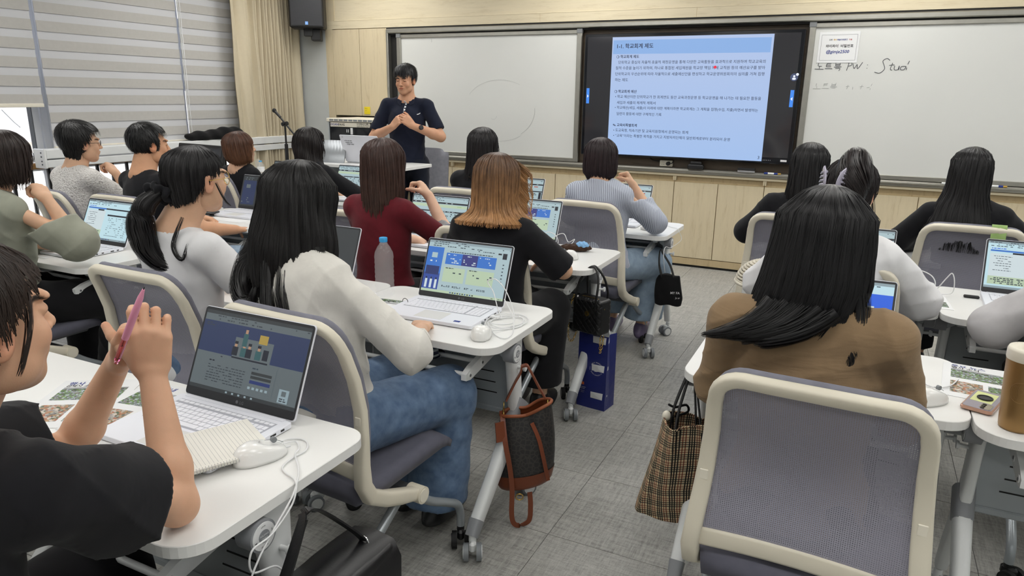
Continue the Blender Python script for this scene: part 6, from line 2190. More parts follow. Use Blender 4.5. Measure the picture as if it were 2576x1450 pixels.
cable([(-1.12, 2.12, z_), (-1.08, 2.06, z_ + .004), (-1.03, 2.01, z_), (-.992, 1.995, z_), (-.985, 2.02, z_), (-1.0, 2.08, z_), (-1.04, 2.16, .745), (-1.10, 2.21, .79)], 'loose white cable loop at the desk corner by the portal laptop', .0019)
cable([(-1.44, 3.46, .735), (-1.49, 3.45, .755), (-1.47, 3.45, .797), (-1.42, 3.45, .79), (-1.40, 3.44, .745), (-1.46, 3.42, .728), (-1.42, 3.45, .78), (-1.375, 3.46, .797), (-1.34, 3.44, .76), (-1.305, 3.44, .777), (-1.33, 3.40, .735), (-1.38, 3.36, .725), (-1.34, 3.27, .727), (-1.32, 3.26, .728)], 'white mouse cable standing in loops behind the pencil case')
cable([(-1.20, 4.44, .73), (-1.16, 4.46, .76), (-1.13, 4.46, .775), (-1.10, 4.42, .74), (-1.03, 4.38, z_), (-.975, 4.34, .7245), (-.955, 4.31, .71), (-.94, 4.32, .66), (-.96, 4.15, .64), (-.97, 4.05, .66), (-.96, 3.98, .62), (-.95, 4.0, .52)], 'thin white cable hanging over the corner of the striped woman\'s desk', .0017)
cable([(.18, 2.26, .73), (.22, 2.25, z_), (.26, 2.20, z_), (.30, 2.22, z_ + .003), (.33, 2.30, z_)], 'white mouse cable behind the mouse right of the brown jacket', .0019)
cable([(.19, 3.40, .735), (.23, 3.38, .79), (.27, 3.37, .815), (.32, 3.35, .80), (.335, 3.33, .765), (.30, 3.32, .735), (.34, 3.34, .745), (.37, 3.33, .80), (.387, 3.32, .826), (.40, 3.32, .79), (.40, 3.34, .74), (.36, 3.34, .728), (.31, 3.27, .728)], 'white mouse cable rising in loops beside the hair-clip woman')

# flyers with small printed pictures
def print_mat(name, cols, scale):
    m, nt, b = _mat(name)
    v = coords(nt); n = N(nt, 'ShaderNodeTexVoronoi'); n.inputs['Scale'].default_value = scale; nt.links.new(v, n.inputs['Vector'])
    sp = N(nt, 'ShaderNodeSeparateColor'); nt.links.new(n.outputs['Color'], sp.inputs[0])
    nt.links.new(ramp(nt, sp.outputs[0], cols), b.inputs['Base Color']); b.inputs['Roughness'].default_value = .45
    return m
M['print_park'] = print_mat('printed_crowd_photo', [srgb(40, 70, 40), srgb(110, 150, 70), srgb(70, 90, 60), srgb(190, 200, 210), srgb(60, 50, 60), srgb(140, 130, 120)], 190)
M['print_fair'] = print_mat('printed_market_photo', [srgb(150, 60, 40), srgb(190, 150, 110), srgb(50, 80, 50), srgb(210, 200, 190), srgb(40, 40, 60)], 160)
def flyer(x, y, rz, label, w=.21, h=.297, txt=('행사 안내', '김제시 소식'), z=.7205, pics=((.10, .90, .55, .80, 0), (.10, .48, .12, .45, 1), (.54, .92, .12, .45, 0))):
    t = thing('flyer', label, 'flyer', (x, y, z), rz, 'printed flyers on the desks')
    MB().box(-w / 2, w / 2, -h / 2, h / 2, 0, .0008).obj('sheet', M['paper'], t)
    for a0, a1, b0, b1, k in pics:
        MB().box(-w / 2 + w * a0, -w / 2 + w * a1, -h / 2 + h * b0, -h / 2 + h * b1, .0008, .0011).obj('printed_picture', M['print_park'] if k == 0 else M['print_fair'], t)
    q = MB()
    add_text(q, txt[0], T(-w * .40, h * .42, .0011), 0, width=w * .42, bold=.02); add_text(q, txt[1], T(-w * .40, h * .365, .0011), 1, width=w * .34, bold=.02)
    for k in range(5 if pics else 16): q.box(-w * .40, w * (.40 if k % 3 else .2), -h * (-.325 if pics else -.31) - k * .0065 * (.6 if pics else 1), -h * (-.325 if pics else -.31) - k * .0065 * (.6 if pics else 1) + .0014, .0009, .0011, 2)
    q.obj('lettering', [M['ink_blue'], M['ink'], M['ink_soft']], t)
    return t
flyer(-1.735, 1.035, .55, 'flyer with crowd photos left of the foreground laptop')
flyer(-1.560, 1.075, .18, 'second flyer with blue title under the foreground woman\'s hands', z=.7216)
flyer(.395, 2.30, -.10, 'flyer with red and black headlines under the phone beside the tumbler', txt=('주요 뉴스', '행사 소식'))
flyer(.310, 3.25, .06, 'flyer with green pictures under the mouse of the hair-clip woman', w=.15, h=.25)
flyer(-3.50, 3.30, .0, 'white printed papers lying before the laptop of the man in jeans', pics=(), txt=('학교회계 기초', '목차'))
flyer(-1.56, 2.10, .1, 'green-edged booklet beside the water bottle', w=.15, h=.21, txt=('연수 교재', '2교시'), pics=((.0, 1, .86, 1, 0),))

# notebook with wire binding
nb_ = thing('spiral_notebook', 'open ruled spiral notebook lying against the foreground laptop', 'notebook', (-1.140, .925, .7365), -.46)
pg = MB(); pg.cbox(-.185, 0, -.135, .135, 0, .008, .0006); pg.obj('page_block', plain('cream_page', srgb(226, 224, 216), .8), nb_)
ru = MB()
for k in range(30): ru.box(-.18, -.012, -.125 + k * .0085, -.125 + k * .0085 + .0005, .008, .0082)
tag(ru.obj('ruled_line', M['ink_faint'], nb_), kind='stuff')
wi_ = MB()
for k in range(44):
    y_ = -.131 + k * .0061
    wi_.tube([(.0045 * math.cos(a) - .001, y_, .004 + .0062 * math.sin(a)) for a in [2 * PI * j / 10 for j in range(11)]], .0006, 5, cap=False)
tag(wi_.obj('wire_binding', M['chrome'], nb_), kind='stuff')

# phones
def phone(x, y, z, rz, label, back=False, case='chair_cream'):
    t = thing('smartphone', label, 'phone', (x, y, z), rz)
    MB().prism(rrect(-.037, .037, -.078, .078, .011, 5), 0, .009, 0, ch=.002).obj('case', M[case] if not back else plain('rose_gold_clear_case', srgb(190, 150, 130), .2, .4), t)
    if not back:
        MB().prism(rrect(-.034, .034, -.075, .075, .009, 5), .0088, .0096, 0).obj('screen', M['black_gloss'], t)
    else:
        MB().prism(rrect(-.033, .033, -.073, .073, .009, 5), .0088, .0096, 0).obj('back_glass', plain('lilac_grey_back', srgb(150, 146, 158), .15), t)
        MB().box(-.028, .022, -.02, .060, .0096, .0100).obj('memo', plain('pale_yellow_memo', srgb(206, 212, 150), .7), t)
        g = MB(); g.tube([(.017 * math.cos(a), .012 + .017 * math.sin(a), .0125) for a in [2 * PI * j / 24 for j in range(25)]], .0022, 8, cap=False); g.cyl((0, .012, .0096), (0, .012, .0125), .015, 20); g.obj('ring_holder', M['black_plastic'], t)
        c = MB(); c.prism(rrect(.004, .030, -.070, -.030, .006, 4), .0095, .0115, 0)
        c.obj('camera_island', M['chrome'], t)
        for k in range(3): MB().cyl((.011, -.063 + k * .013, .0115), (.011, -.063 + k * .013, .0128), .0048, 12).obj('camera_lens', M['black_gloss'], t)
    return t
phone(-2.40, 2.105, .7205, -.62, 'phone in a cream case on the ponytailed woman\'s desk')
phone(.372, 2.135, .7230, -.35, 'phone with ring holder lying face down by the golden tumbler', True)
phone(-1.565, 2.03, .7205, -.9, 'black phone lying left of the portal laptop', case='black_plastic')
eb = MB(); eb.cbox(-.028, .028, -.03, .03, 0, .022, .009); tag(eb.obj('earbud_case', M['white_plastic'], None, M=T(-2.13, 2.36, .7205)), 'white earbud case lying behind the ponytailed woman\'s phone', 'case')
kf = MB(); kf.tube([(.012 * math.cos(a), 0, .016 + .012 * math.sin(a)) for a in [2 * PI * j / 16 for j in range(17)]], .0012, 6, cap=False); kf.cbox(-.012, .022, -.006, .006, 0, .006, .002)
tag(kf.obj('key_ring', M['black_plastic'], None, M=T(-1.50, 2.165, .7205)), 'small black key ring standing beside the portal laptop', 'key ring')
us = MB(); us.cbox(-.028, .028, -.009, .009, 0, .011, .003); tag(us.obj('usb_stick', M['black_plastic'], None, M=T(.475, 3.375, .7205)), 'black USB stick on the desk right of the looped cable', 'usb stick')

# tumbler
tb_ = thing('tumbler', 'tall golden metal tumbler with white lid on the right desk', 'tumbler', (.425, 2.005, .7205))
M['gold_paint'] = plain('satin_gold_paint', srgb(156, 122, 76), .38, .55, bumps=.1, bscale=900)
MB().lathe([(.030, 0), (.036, .001), (.0375, .006), (.0435, .10), (.0475, .180)], 40, 0).obj('cup', M['gold_paint'], tb_)
MB().lathe([(.0482, .180), (.0490, .183), (.0490, .203), (.046, .210), (.030, .207)], 40, 0).obj('lid', M['chair_cream_light'], tb_)
MB().cbox(-.012, .016, -.02, .02, .206, .222, .004).obj('lid_tab', M['chair_cream_light'], tb_)
em = MB()
def on_cup(a, z): r = .0375 + (z - .006) / .174 * .0100 + .0004; return (r * math.cos(a), r * math.sin(a), z)
a0 = -1.85; zc = .105
em.tube([on_cup(a0 + .55 * math.cos(t), zc + .026 * math.sin(t)) for t in [2 * PI * k / 40 for k in range(41)]], .0007, 5, cap=False)
for k in range(5): em.tube([on_cup(a0 + (-.42 + .075 * k) + .02 * math.sin(j * .9), zc - .018 + .0045 * j) for j in range(9)], .0006, 5)
for k in range(4): em.tube([on_cup(a0 + (.18 + .075 * k) + .02 * math.sin(j * .9), zc - .018 + .0045 * j) for j in range(9)], .0006, 5)
em.tube([on_cup(a0 + .01 + .08 * math.cos(t), zc + .006 * math.sin(t) + .004) for t in [2 * PI * k / 16 for k in range(17)]], .0006, 5, cap=False)
em.obj('embossed_emblem', M['gold_paint'], tb_)

# crocheted hat on the hair-clip woman's desk
M['crochet'] = _crochet = cloth('cream_crochet', srgb(212, 206, 192), wr=.2)
ht = thing('crochet_hat', 'cream crocheted hat lying at the left end of the hair-clip woman\'s desk', 'hat', (-.325, 3.20, .7205))
hb = MB()
for r_ in range(13):
    z = .004 + .098 * math.sin(r_ / 12 * PI / 2); R_ = .112 * math.cos(r_ / 12 * PI / 2 * .97); n = max(int(R_ * 2 * PI / .0135), 5)
    for k in range(n):
        a = 2 * PI * (k + (r_ % 2) * .5) / n
        hb.sphere((R_ * math.cos(a) * 1.0, R_ * math.sin(a) * 1.25, z), (.0078, .0078, .0056), 6, 4)
tag(hb.obj('crochet_stitches', M['crochet'], ht), kind='stuff')
MB().lathe([(.104, .002), (.104, .02), (.085, .065), (.05, .092), (.004, .102)], 24, 0, None, True, 1, 1.25).obj('lining', plain('tan_lining', srgb(150, 138, 118), .9), ht)
rim_ = MB(); rim_.tube([(.115 * math.cos(a), .143 * math.sin(a), .008) for a in [2 * PI * k / 40 for k in range(41)]], .008, 8, cap=False); rim_.obj('brim', M['crochet'], ht)

# pencil cases and pens
pc = thing('pencil_pouch', 'brown and light blue fluffy pencil pouch on the blond woman\'s desk', 'pouch', (-1.29, 3.42, .7205), .3)
P, F = nets(lambda X, Y, Z: ell(X, Y, Z, (0, 0, .018), (.085, .032, .020)) + .003 * np.sin(X * 160) * np.sin(Y * 170), (-.10, -.05, 0), (.10, .05, .05), .004); to_obj('pouch_body', P, F, cloth('brown_plush', srgb(62, 44, 34), wr=.5), pc)
P, F = nets(lambda X, Y, Z: ell(X, Y, Z, (.035, .0, .034), (.034, .030, .018)) + .003 * np.sin(X * 260) * np.sin(Z * 270), (-.02, -.05, .01), (.09, .05, .07), .004); to_obj('fluffy_charm', P, F, cloth('blue_plush', srgb(132, 178, 222), wr=.6), pc)
pp = MB(); pp.tube([(0, 0, .006), (.13, .01, .006)], .005, 10); tag(pp.obj('pen', M['pink'], None, M=T(-1.50, 3.235, .7205) @ RZ(.9)), 'pink pen lying on paper before the blond woman', 'pen')
cs = thing('pencil_case', 'clear oval pencil case before the sage-shirt woman', 'case', (-3.77, 2.34, .7205), .2)
MB().prism(rrect(-.095, .095, -.035, .035, .034, 8), 0, .028, 0, ch=.006).obj('shell', M['pet'], cs)
MB().prism(rrect(-.097, .097, -.037, .037, .036, 8), .011, .016, 0).obj('zip', plain('olive_zip', srgb(150, 152, 110), .6), cs)
MB().cbox(.03, .08, -.02, .02, .004, .022, .006).obj('eraser', M['ink_blue'], cs)
po = MB(); po.cbox(-.11, .11, -.05, .05, 0, .016, .005); po.cbox(-.08, .12, -.03, .06, .016, .026, .004); tag(po.obj('card_wallet', M['black_leather'], None, M=T(-3.83, 3.22, .7205) @ RZ(.3)), 'flat black wallet beside the papers of the man in jeans', 'wallet')
pr_ = flyer(-3.56, 2.08, .02, 'ruled white papers under the laptop of the sage-shirt woman', w=.25, h=.18, pics=(), txt=('필기', '메모'))

# folded umbrella on the shelf under the bottle desk
um = thing('folded_umbrella', 'folded navy umbrella on the shelf under the white-blouse woman\'s desk', 'umbrella', (-1.34, 2.0, .640))
m = MB(); m.tube([(-.16, 0, 0), (-.12, 0, 0), (.02, 0, 0), (.045, 0, 0)], [.012, .028, .030, .026], 16, 0); m.obj('folded_canopy', plain('navy_nylon', srgb(26, 30, 58), .5, bumps=.2, bscale=60), um)
m = MB(); m.tube([(.045, 0, 0), (.056, 0, 0)], .028, 16, 0); m.obj('hem_band', M['label_grey'], um)
rr_ = np.random.RandomState(3); m = MB()
for k in range(16):
    a = 2 * PI * k / 16; m.tube(catmull([(.05, .022 * math.cos(a), .022 * math.sin(a)), (.08, .034 * math.cos(a + .3), .030 * math.sin(a + .3)), (.10, .02 * math.cos(a + .1), .022 * math.sin(a + .1))], 4), [.006] * 9, 5, k % 2)
tag(m.obj('ruffled_edge', [bpy.data.materials['navy_nylon'], M['label_grey']], um), kind='stuff')

# gold chain over the chair back, green strap
def chain(pts, r, label, parent=None, name='chain', link_r=.0035, cat='chain'):
    C_ = catmull(pts, 10); L = [0]
    for a, b in zip(C_, C_[1:]): L.append(L[-1] + (b - a).length)
    n = int(L[-1] / (link_r * 1.9)); m = MB(); j = 0
    for k in range(n):
        s = L[-1] * k / n
        while j < len(L) - 2 and L[j + 1] < s: j += 1
        f = (s - L[j]) / max(L[j + 1] - L[j], 1e-9); p = C_[j].lerp(C_[j + 1], f); t = (C_[j + 1] - C_[j]).normalized()
        q = t.orthogonal().normalized(); w = t.cross(q)
        if k % 2: q = w
        m.tube([tuple(p + t * (link_r * 1.25 * math.cos(a)) + q * (link_r * .8 * math.sin(a))) for a in [2 * PI * i / 8 for i in range(9)]], link_r * .28, 5, cap=False)
    o = m.obj(name, M['gold'], parent); 
    if parent is None: tag(o, label, cat)
    else: tag(o, kind='stuff')
    return o
chain([(-4.075, 3.60, .70), (-4.07, 3.605, .80), (-4.065, 3.600, .90), (-4.062, 3.598, .943), (-4.06, 3.615, .953), (-4.058, 3.64, .945), (-4.055, 3.66, .90)], .003, 'thin gold bag chain hanging over the chair of the brown-haired woman', link_r=.006)
gs = MB()
M['green_cloth'] = cloth('soft_green_ribbon', srgb(150, 178, 112), wr=.3)
for dx in (0, .030): gs.strip(catmull([(.592 + dx, 3.875, .845), (.590 + dx, 3.880, .91), (.591 + dx, 3.895, .950), (.594 + dx, 3.925, .948), (.596 + dx, 3.94, .90)], 5), (1, -.1, 0), .030, .003)
tag(gs.obj('green_strap', M['green_cloth']), 'pale green fabric strap over the chair back behind the long black hair', 'strap')

# ------------------------------------------------------------------ bags
M['tan_leather'] = plain('tan_leather', srgb(122, 62, 36), .42, bumps=.15, bscale=350)
M['tan_edge'] = plain('stitched_tan_edge', srgb(150, 84, 52), .5)
def _monogram():
    m, nt, b = _mat('dark_monogram_canvas')
    v = coords(nt, 'Object', (1, 1, 1)); w = N(nt, 'ShaderNodeTexVoronoi'); w.feature = 'DISTANCE_TO_EDGE'; w.inputs['Scale'].default_value = 62; w.inputs['Randomness'].default_value = .7
    nt.links.new(v, w.inputs['Vector'])
    nt.links.new(ramp(nt, w.outputs['Distance'], [srgb(60, 56, 54), srgb(40, 39, 40), srgb(34, 34, 37)], [.06, .12, 1]), b.inputs['Base Color']); b.inputs['Roughness'].default_value = .5
    return m
def bucket_bag():
    # hangs from the hook at the end of the desk with the portal laptop
    t = thing('bucket_bag', 'dark monogram bucket bag with tan leather trim and straps hanging from the desk', 'bag', (-.955, 2.10, 0), -1.12)
    rows = []; n = 40
    zs = [(.145, .62), (.150, .85), (.165, .93), (.205, 1.0), (.26, 1.02), (.32, 1.0), (.38, .93), (.415, .88), (.44, .84)]
    vs = []; fs = []
    for j, (z, k) in enumerate(zs):
        fold = max(0, (z - .30) / .14)
        for i in range(n):
            a = 2 * PI * i / n
            x = .062 * k * math.cos(a) * (1 - .15 * fold); y = .105 * k * math.sin(a)
            x += -.020 * fold * math.exp(-((math.sin(a) - .0) / .35) ** 2) * (1 if math.cos(a) > 0 else -.3)
            dz = .028 * fold * math.sin(a) - .018 * fold * math.exp(-(math.sin(a) / .4) ** 2)
            vs.append((x, y, z + dz + .020 * math.sin(a) * (1 - fold)))
    for j in range(len(zs) - 1):
        for i in range(n):
            i2 = (i + 1) % n; fs.append((j * n + i, j * n + i2, (j + 1) * n + i2, (j + 1) * n + i))
    body = MB(); body.add(vs, fs, 0, True); body.add([(v[0] * .95, v[1] * .96, v[2]) for v in vs], [f[::-1] for f in fs], 1, True); body.add(vs[:n], [tuple(range(n))[::-1]], 0)
    body.obj('bag_body', [_monogram(), M['tan_leather']], t)
    b2 = MB(); k0 = [tuple(v) for v in vs[:3 * n]]
    b2.add([(v[0] * 1.03, v[1] * 1.02, v[2] - .002) for v in vs[0:4 * n]], [f for f in fs if max(f) < 4 * n], 0, True); b2.obj('leather_base', M['tan_leather'], t)
    rim = MB(); top = vs[-n:]; rim.tube([(v[0] * 1.01, v[1] * 1.01, v[2]) for v in top] + [tuple(c * 1.01 if q < 2 else c for q, c in enumerate(top[0]))], .0062, 8, cap=False); rim.obj('rim_binding', M['tan_edge'], t)
    s1 = MB(); s1.strip(catmull([(.010, -.070, .47), (.012, -.040, .54), (.012, -.022, .575), (.012, -.018, .600)], 6), (1, 0, 0), .021, .006); s1.strip(catmull([(.012, -.018, .600), (.014, .0, .604), (.014, .012, .585), (.012, .040, .53), (.010, .065, .485)], 6), (1, 0, 0), .021, .006)
    s1.obj('top_handle', M['tan_leather'], t)
    h = MB()
    for y_, z_ in ((-.078, .452), (.075, .462)):
        h.tube([(.011 + .012 * math.cos(a), y_, z_ + .012 * math.sin(a)) for a in [2 * PI * k / 16 for k in range(17)]], .002, 6, cap=False)
        h.tube([(.011, y_, z_ - .01), (.011, y_ * 1.02, z_ - .035)], .0035, 8); h.tube([(.011 + .008 * math.cos(a), y_, z_ - .035 + .010 * math.sin(a)) for a in [2 * PI * k / 16 for k in range(17)]], .002, 6, cap=False)
    h.tube([(.060, -.018 + .013 * math.cos(a), .122 + .012 * math.sin(a)) for a in [2 * PI * k / 16 for k in range(17)]], .0022, 6, cap=False)
    h.obj('gold_hardware', M['gold'], t)
    lg = MB(); lg.strip(catmull([(.0, -.085, .425), (.035, -.080, .40), (.066, -.070, .33), (.072, -.055, .25), (.070, -.045, .16), (.072, -.045, .06), (.070, -.035, -.0 + .02), (.066, -.012, .012), (.062, .018, .03), (.060, .022, .09), (.058, .018, .14)], 8), (-.2, 1, .1), .0175, .0035)
    lg.obj('long_strap', M['tan_leather'], t)
    ds = MB(); ds.strip(catmull([(.050, .02, .405), (.062, .045, .35), (.068, .065, .27), (.062, .082, .19)], 6), (-.3, 1, 0), .014, .003); ds.obj('side_strap', M['tan_leather'], t)
    tg = MB(); tg.strip([(.058, -.092, .41), (.066, -.086, .34)], (-.5, 1, 0), .034, .004); tg.obj('luggage_tag', M['tan_leather'], t)
    return t
bucket_bag()

def quilted_bag():
    t = thing('quilted_handbag', 'black quilted handbag with gold emblem hanging from the blond woman\'s desk', 'bag', (-1.075, 3.10, .405), -.30)
    f = lambda X, Y, Z: np.maximum.reduce([np.abs(X) - .082, np.abs(Y) - .045, np.abs(Z - .088) - .086])
    def q(X, Y, Z):
        dx = np.abs(X) - .066; dy = np.abs(Y) - .032; dz = np.abs(Z - .088) - .070
        d = np.sqrt(np.maximum(dx, 0) ** 2 + np.maximum(dy, 0) ** 2 + np.maximum(dz, 0) ** 2) + np.minimum(np.maximum(np.maximum(dx, dy), dz), 0) - .017
        u = (X + Z) * 95; v = (X - Z) * 95
        m_ = (np.abs(Y) > .03)
        return d + np.where(m_, .0028 * (np.minimum(np.abs(np.sin(u)), np.abs(np.sin(v))) < .22), 0)
    P, F = nets(q, (-.10, -.07, -.01), (.10, .07, .19), .0032); to_obj('bag_body', P, F, M['black_leather'], t)
    for s in (-1, 1):
        m = MB(); m.tube(catmull([(-.055, s * .045, .14), (-.062, s * .044, .20), (-.045, s * .02, .28), (.0, s * .005, .325), (.045, s * .02, .28), (.058, s * .044, .20), (.052, s * .045, .14)], 6), .0055, 8); m.obj('handle', M['black_leather'], t)
    z = MB(); z.tube(catmull([(-.082, -.012, .02), (-.083, -.012, .13), (-.06, -.012, .172), (.06, -.012, .172), (.083, -.012, .13)], 5), .0016, 6); z.obj('zip', M['gold'], t)
    e = MB(); e.cyl((.010, -.052, .105), (.010, -.0495, .105), .0125, 20); e.obj('emblem', M['gold'], t)
    e2 = MB(); add_text(e2, 'K', Matrix(((1, 0, 0, .010), (0, 0, -1, -.0525), (0, 1, 0, .105), (0, 0, 0, 1))), 0, width=.010, bold=.02, align='CENTER'); e2.obj('lettering', M['black_plastic'], t)
    k = MB()
    for s in (-1, 1): k.sphere((s * .056, -.042, .175), .007, 10, 8)
    k.obj('handle_stud', M['chrome'], t)
    chain([(-.075, -.045, .175), (-.088, -.055, .12), (-.095, -.055, .03), (-.095, -.05, -.04), (-.080, -.04, -.055), (-.06, -.03, .0)], .003, '', t, 'chain_strap', .0055)
    chain([(.06, .0, .0), (.065, -.01, -.05), (.068, -.01, -.085), (.072, .0, -.05), (.07, .01, .0)], .003, '', t, 'chain_strap', .0055)
    return t
quilted_bag()

M['blue_paper'] = plain('royal_blue_paper', srgb(32, 42, 112), .42, var=.05, nscale=14)
def paper_bag():
    t = thing('paper_bag', 'royal blue bakery paper bag with white circular emblem standing under the quilted bag', 'bag', (-1.060, 3.17, .0), -.14)
    b = MB(); w0, w1, d0, d1, h = .078, .080, .052, .045, .385
    vs = []; fs = []; n = 8
    for j in range(n + 1):
        z = h * j / n; u = j / n; w = w0 + (w1 - w0) * u; d = d0 + (d1 - d0) * u; f = .020 * u * (1 - .2 * u); b_ = .003 * math.sin(j * 2.1)
        vs += [(-w, -d, z), (-.2 * w, -d + b_ - .002, z), (w, -d - b_, z), (w - f, 0, z), (w, d, z), (0, d - b_, z), (-w, d, z), (-w + f, 0, z)]
    for j in range(n):
        for i in range(8): fs.append((j * 8 + i, j * 8 + (i + 1) % 8, (j + 1) * 8 + (i + 1) % 8, (j + 1) * 8 + i))
    b.add(vs, fs, 0); b.add([(x * .985, y * .97, z) for x, y, z in vs], [f[::-1] for f in fs], 1); b.add(vs[:8], [tuple(range(8))[::-1]], 1)
    b.obj('bag_body', [M['blue_paper'], M['paper']], t)
    for s in (-1, 1):
        m = MB(); m.strip(catmull([(-.04, s * .040, .36), (-.035, s * .036, .40), (-.012, s * .028, .435), (.02, s * .026, .43), (.04, s * .036, .395), (.045, s * .04, .36)], 5), (0, 1, 0), .009, .0015); m.obj('handle', M['paper'], t)
    e = MB(); fm = lambda x, z: Matrix(((1, 0, 0, x), (0, 0, -1, -.0565), (0, 1, 0, z), (0, 0, 0, 1)))
    cx, cz, R_ = .028, .215, .033
    add_text(e, 'B', fm(cx, cz), 0, height=.030, width=.024, bold=.02, align='CENTER')
    for st, a0, sg in (('PARIS BAGUETTE', 2.5, -1), ('BOULANGERIE', -2.55, 1)):
        for k, ch in enumerate(st):
            if ch == ' ': continue
            a = a0 + sg * k * (1.9 / (len(st) - 1)) if sg < 0 else a0 + k * (1.95 / (len(st) - 1))
            rot = a - PI / 2 if sg < 0 else a + PI / 2
            add_text(e, ch, fm(cx, cz) @ T(R_ * math.cos(a), R_ * math.sin(a), 0) @ RZ(rot), 0, height=.0052, bold=.02, align='CENTER')
    e.box(cx - .036, cx - .0355 + .0003, -.0568, -.0562, cz - .012, cz + .006); e.box(cx + .0355, cx + .036, -.0568, -.0562, cz - .012, cz + .006)
    for k, s in enumerate(('FRENCH BAKERY', 'SINCE 1988')): add_text(e, s, fm(-.045, .105 - .008 * k), 0, height=.0035, bold=.003, align='CENTER')
    for k, s in enumerate(('www.paris.co.kr', 'Thank you')): add_text(e, s, fm(-.045, .085 - .008 * k), 0, height=.0035, bold=.003, align='CENTER')
    e.box(-.055, -.037, -.0570, -.0563, .118, .132, 1)
    e.obj('printed_emblem', [M['ink_white'], plain('orange_print', srgb(226, 110, 60), .6)], t)
    return t
paper_bag()

def tote():
    t = thing('tote_bag', 'small black cloth tote with white lettering hanging from the striped woman\'s desk', 'bag', (-.965, 4.10, .30), .15)
    P, F = nets(lambda X, Y, Z: smax(np.maximum(ell(X, Y, Z, (.02, 0, .08), (.092 + .0 * Z, .034, .15)), np.abs(X - .02 - (.1 - Z) * .12) - .068 - .02 * (1 - Z / .2)), np.maximum(Z - .185, -Z), .006) + .004 * np.sin(X * 60 + Z * 25), (-.10, -.06, -.01), (.14, .06, .20), .006); to_obj('bag_body', P, F, M['black_nylon'], t)
    for s in (-1, 1):
        m = MB(); m.strip(catmull([(-.025, s * .018, .17), (-.045, s * .012, .24), (-.048, s * .006, .315), (-.040, s * .004, .335), (-.030, s * .006, .315), (.02, s * .012, .24), (.045, s * .018, .17)], 6), (.2, 1, 0), .020, .002); m.obj('handle', M['black_nylon'], t)
    q = MB(); Mt = Matrix(((.97, 0, .24, .035), (.24, 0, -.97, -.041), (0, 1, 0, .085), (0, 0, 0, 1)))
    add_text(q, 'MY FA', Mt, 0, width=.055, bold=.02); add_text(q, 'Ja ar', Mt @ T(.030, -.032, 0), 0, width=.028, bold=.003); q.obj('lettering', M['ink_white'], t)
    return t
tote()

def plaid_mat():
    m, nt, b = _mat('tweed_plaid_cloth')
    tc_ = N(nt, 'ShaderNodeTexCoord'); sp = N(nt, 'ShaderNodeSeparateXYZ'); nt.links.new(tc_.outputs['Object'], sp.inputs[0])
    def band(src, pitch, cols, pos, ph=0.0):
        a = N(nt, 'ShaderNodeMath', operation='MULTIPLY_ADD'); a.inputs[1].default_value = 1 / pitch; a.inputs[2].default_value = ph; nt.links.new(src, a.inputs[0])
        fr = N(nt, 'ShaderNodeMath', operation='FRACT'); nt.links.new(a.outputs[0], fr.inputs[0])
        r = N(nt, 'ShaderNodeValToRGB'); r.color_ramp.interpolation = 'CONSTANT'; el = r.color_ramp.elements
        while len(el) < len(cols): el.new(.5)
        for i, c in enumerate(cols): el[i].position = pos[i]; el[i].color = c
        nt.links.new(fr.outputs[0], r.inputs[0]); return r.outputs['Color']
    ad = N(nt, 'ShaderNodeMath', operation='ADD'); nt.links.new(sp.outputs['X'], ad.inputs[0]); nt.links.new(sp.outputs['Y'], ad.inputs[1])
    K, W, B = srgb(40, 34, 32), srgb(226, 214, 190), srgb(140, 78, 60)
    cols = [K, W, K, W, K, W, B, W, B, W, W]; pos = [0, .09, .17, .26, .34, .43, .55, .62, .74, .81, .9]
    v1 = band(ad.outputs[0], .042, cols, pos); v2 = band(sp.outputs['Z'], .042, cols, pos, .3)
    mx = N(nt, 'ShaderNodeMix', data_type='RGBA', blend_type='MULTIPLY'); mx.inputs['Factor'].default_value = .85
    nt.links.new(v1, mx.inputs['A']); nt.links.new(v2, mx.inputs['B']); nt.links.new(mx.outputs['Result'], b.inputs['Base Color']); b.inputs['Roughness'].default_value = .9
    n = N(nt, 'ShaderNodeTexNoise'); n.inputs['Scale'].default_value = 900; nt.links.new(tc_.outputs['Object'], n.inputs['Vector']); bump(nt, b, n.outputs['Fac'], .3, .001)
    return m
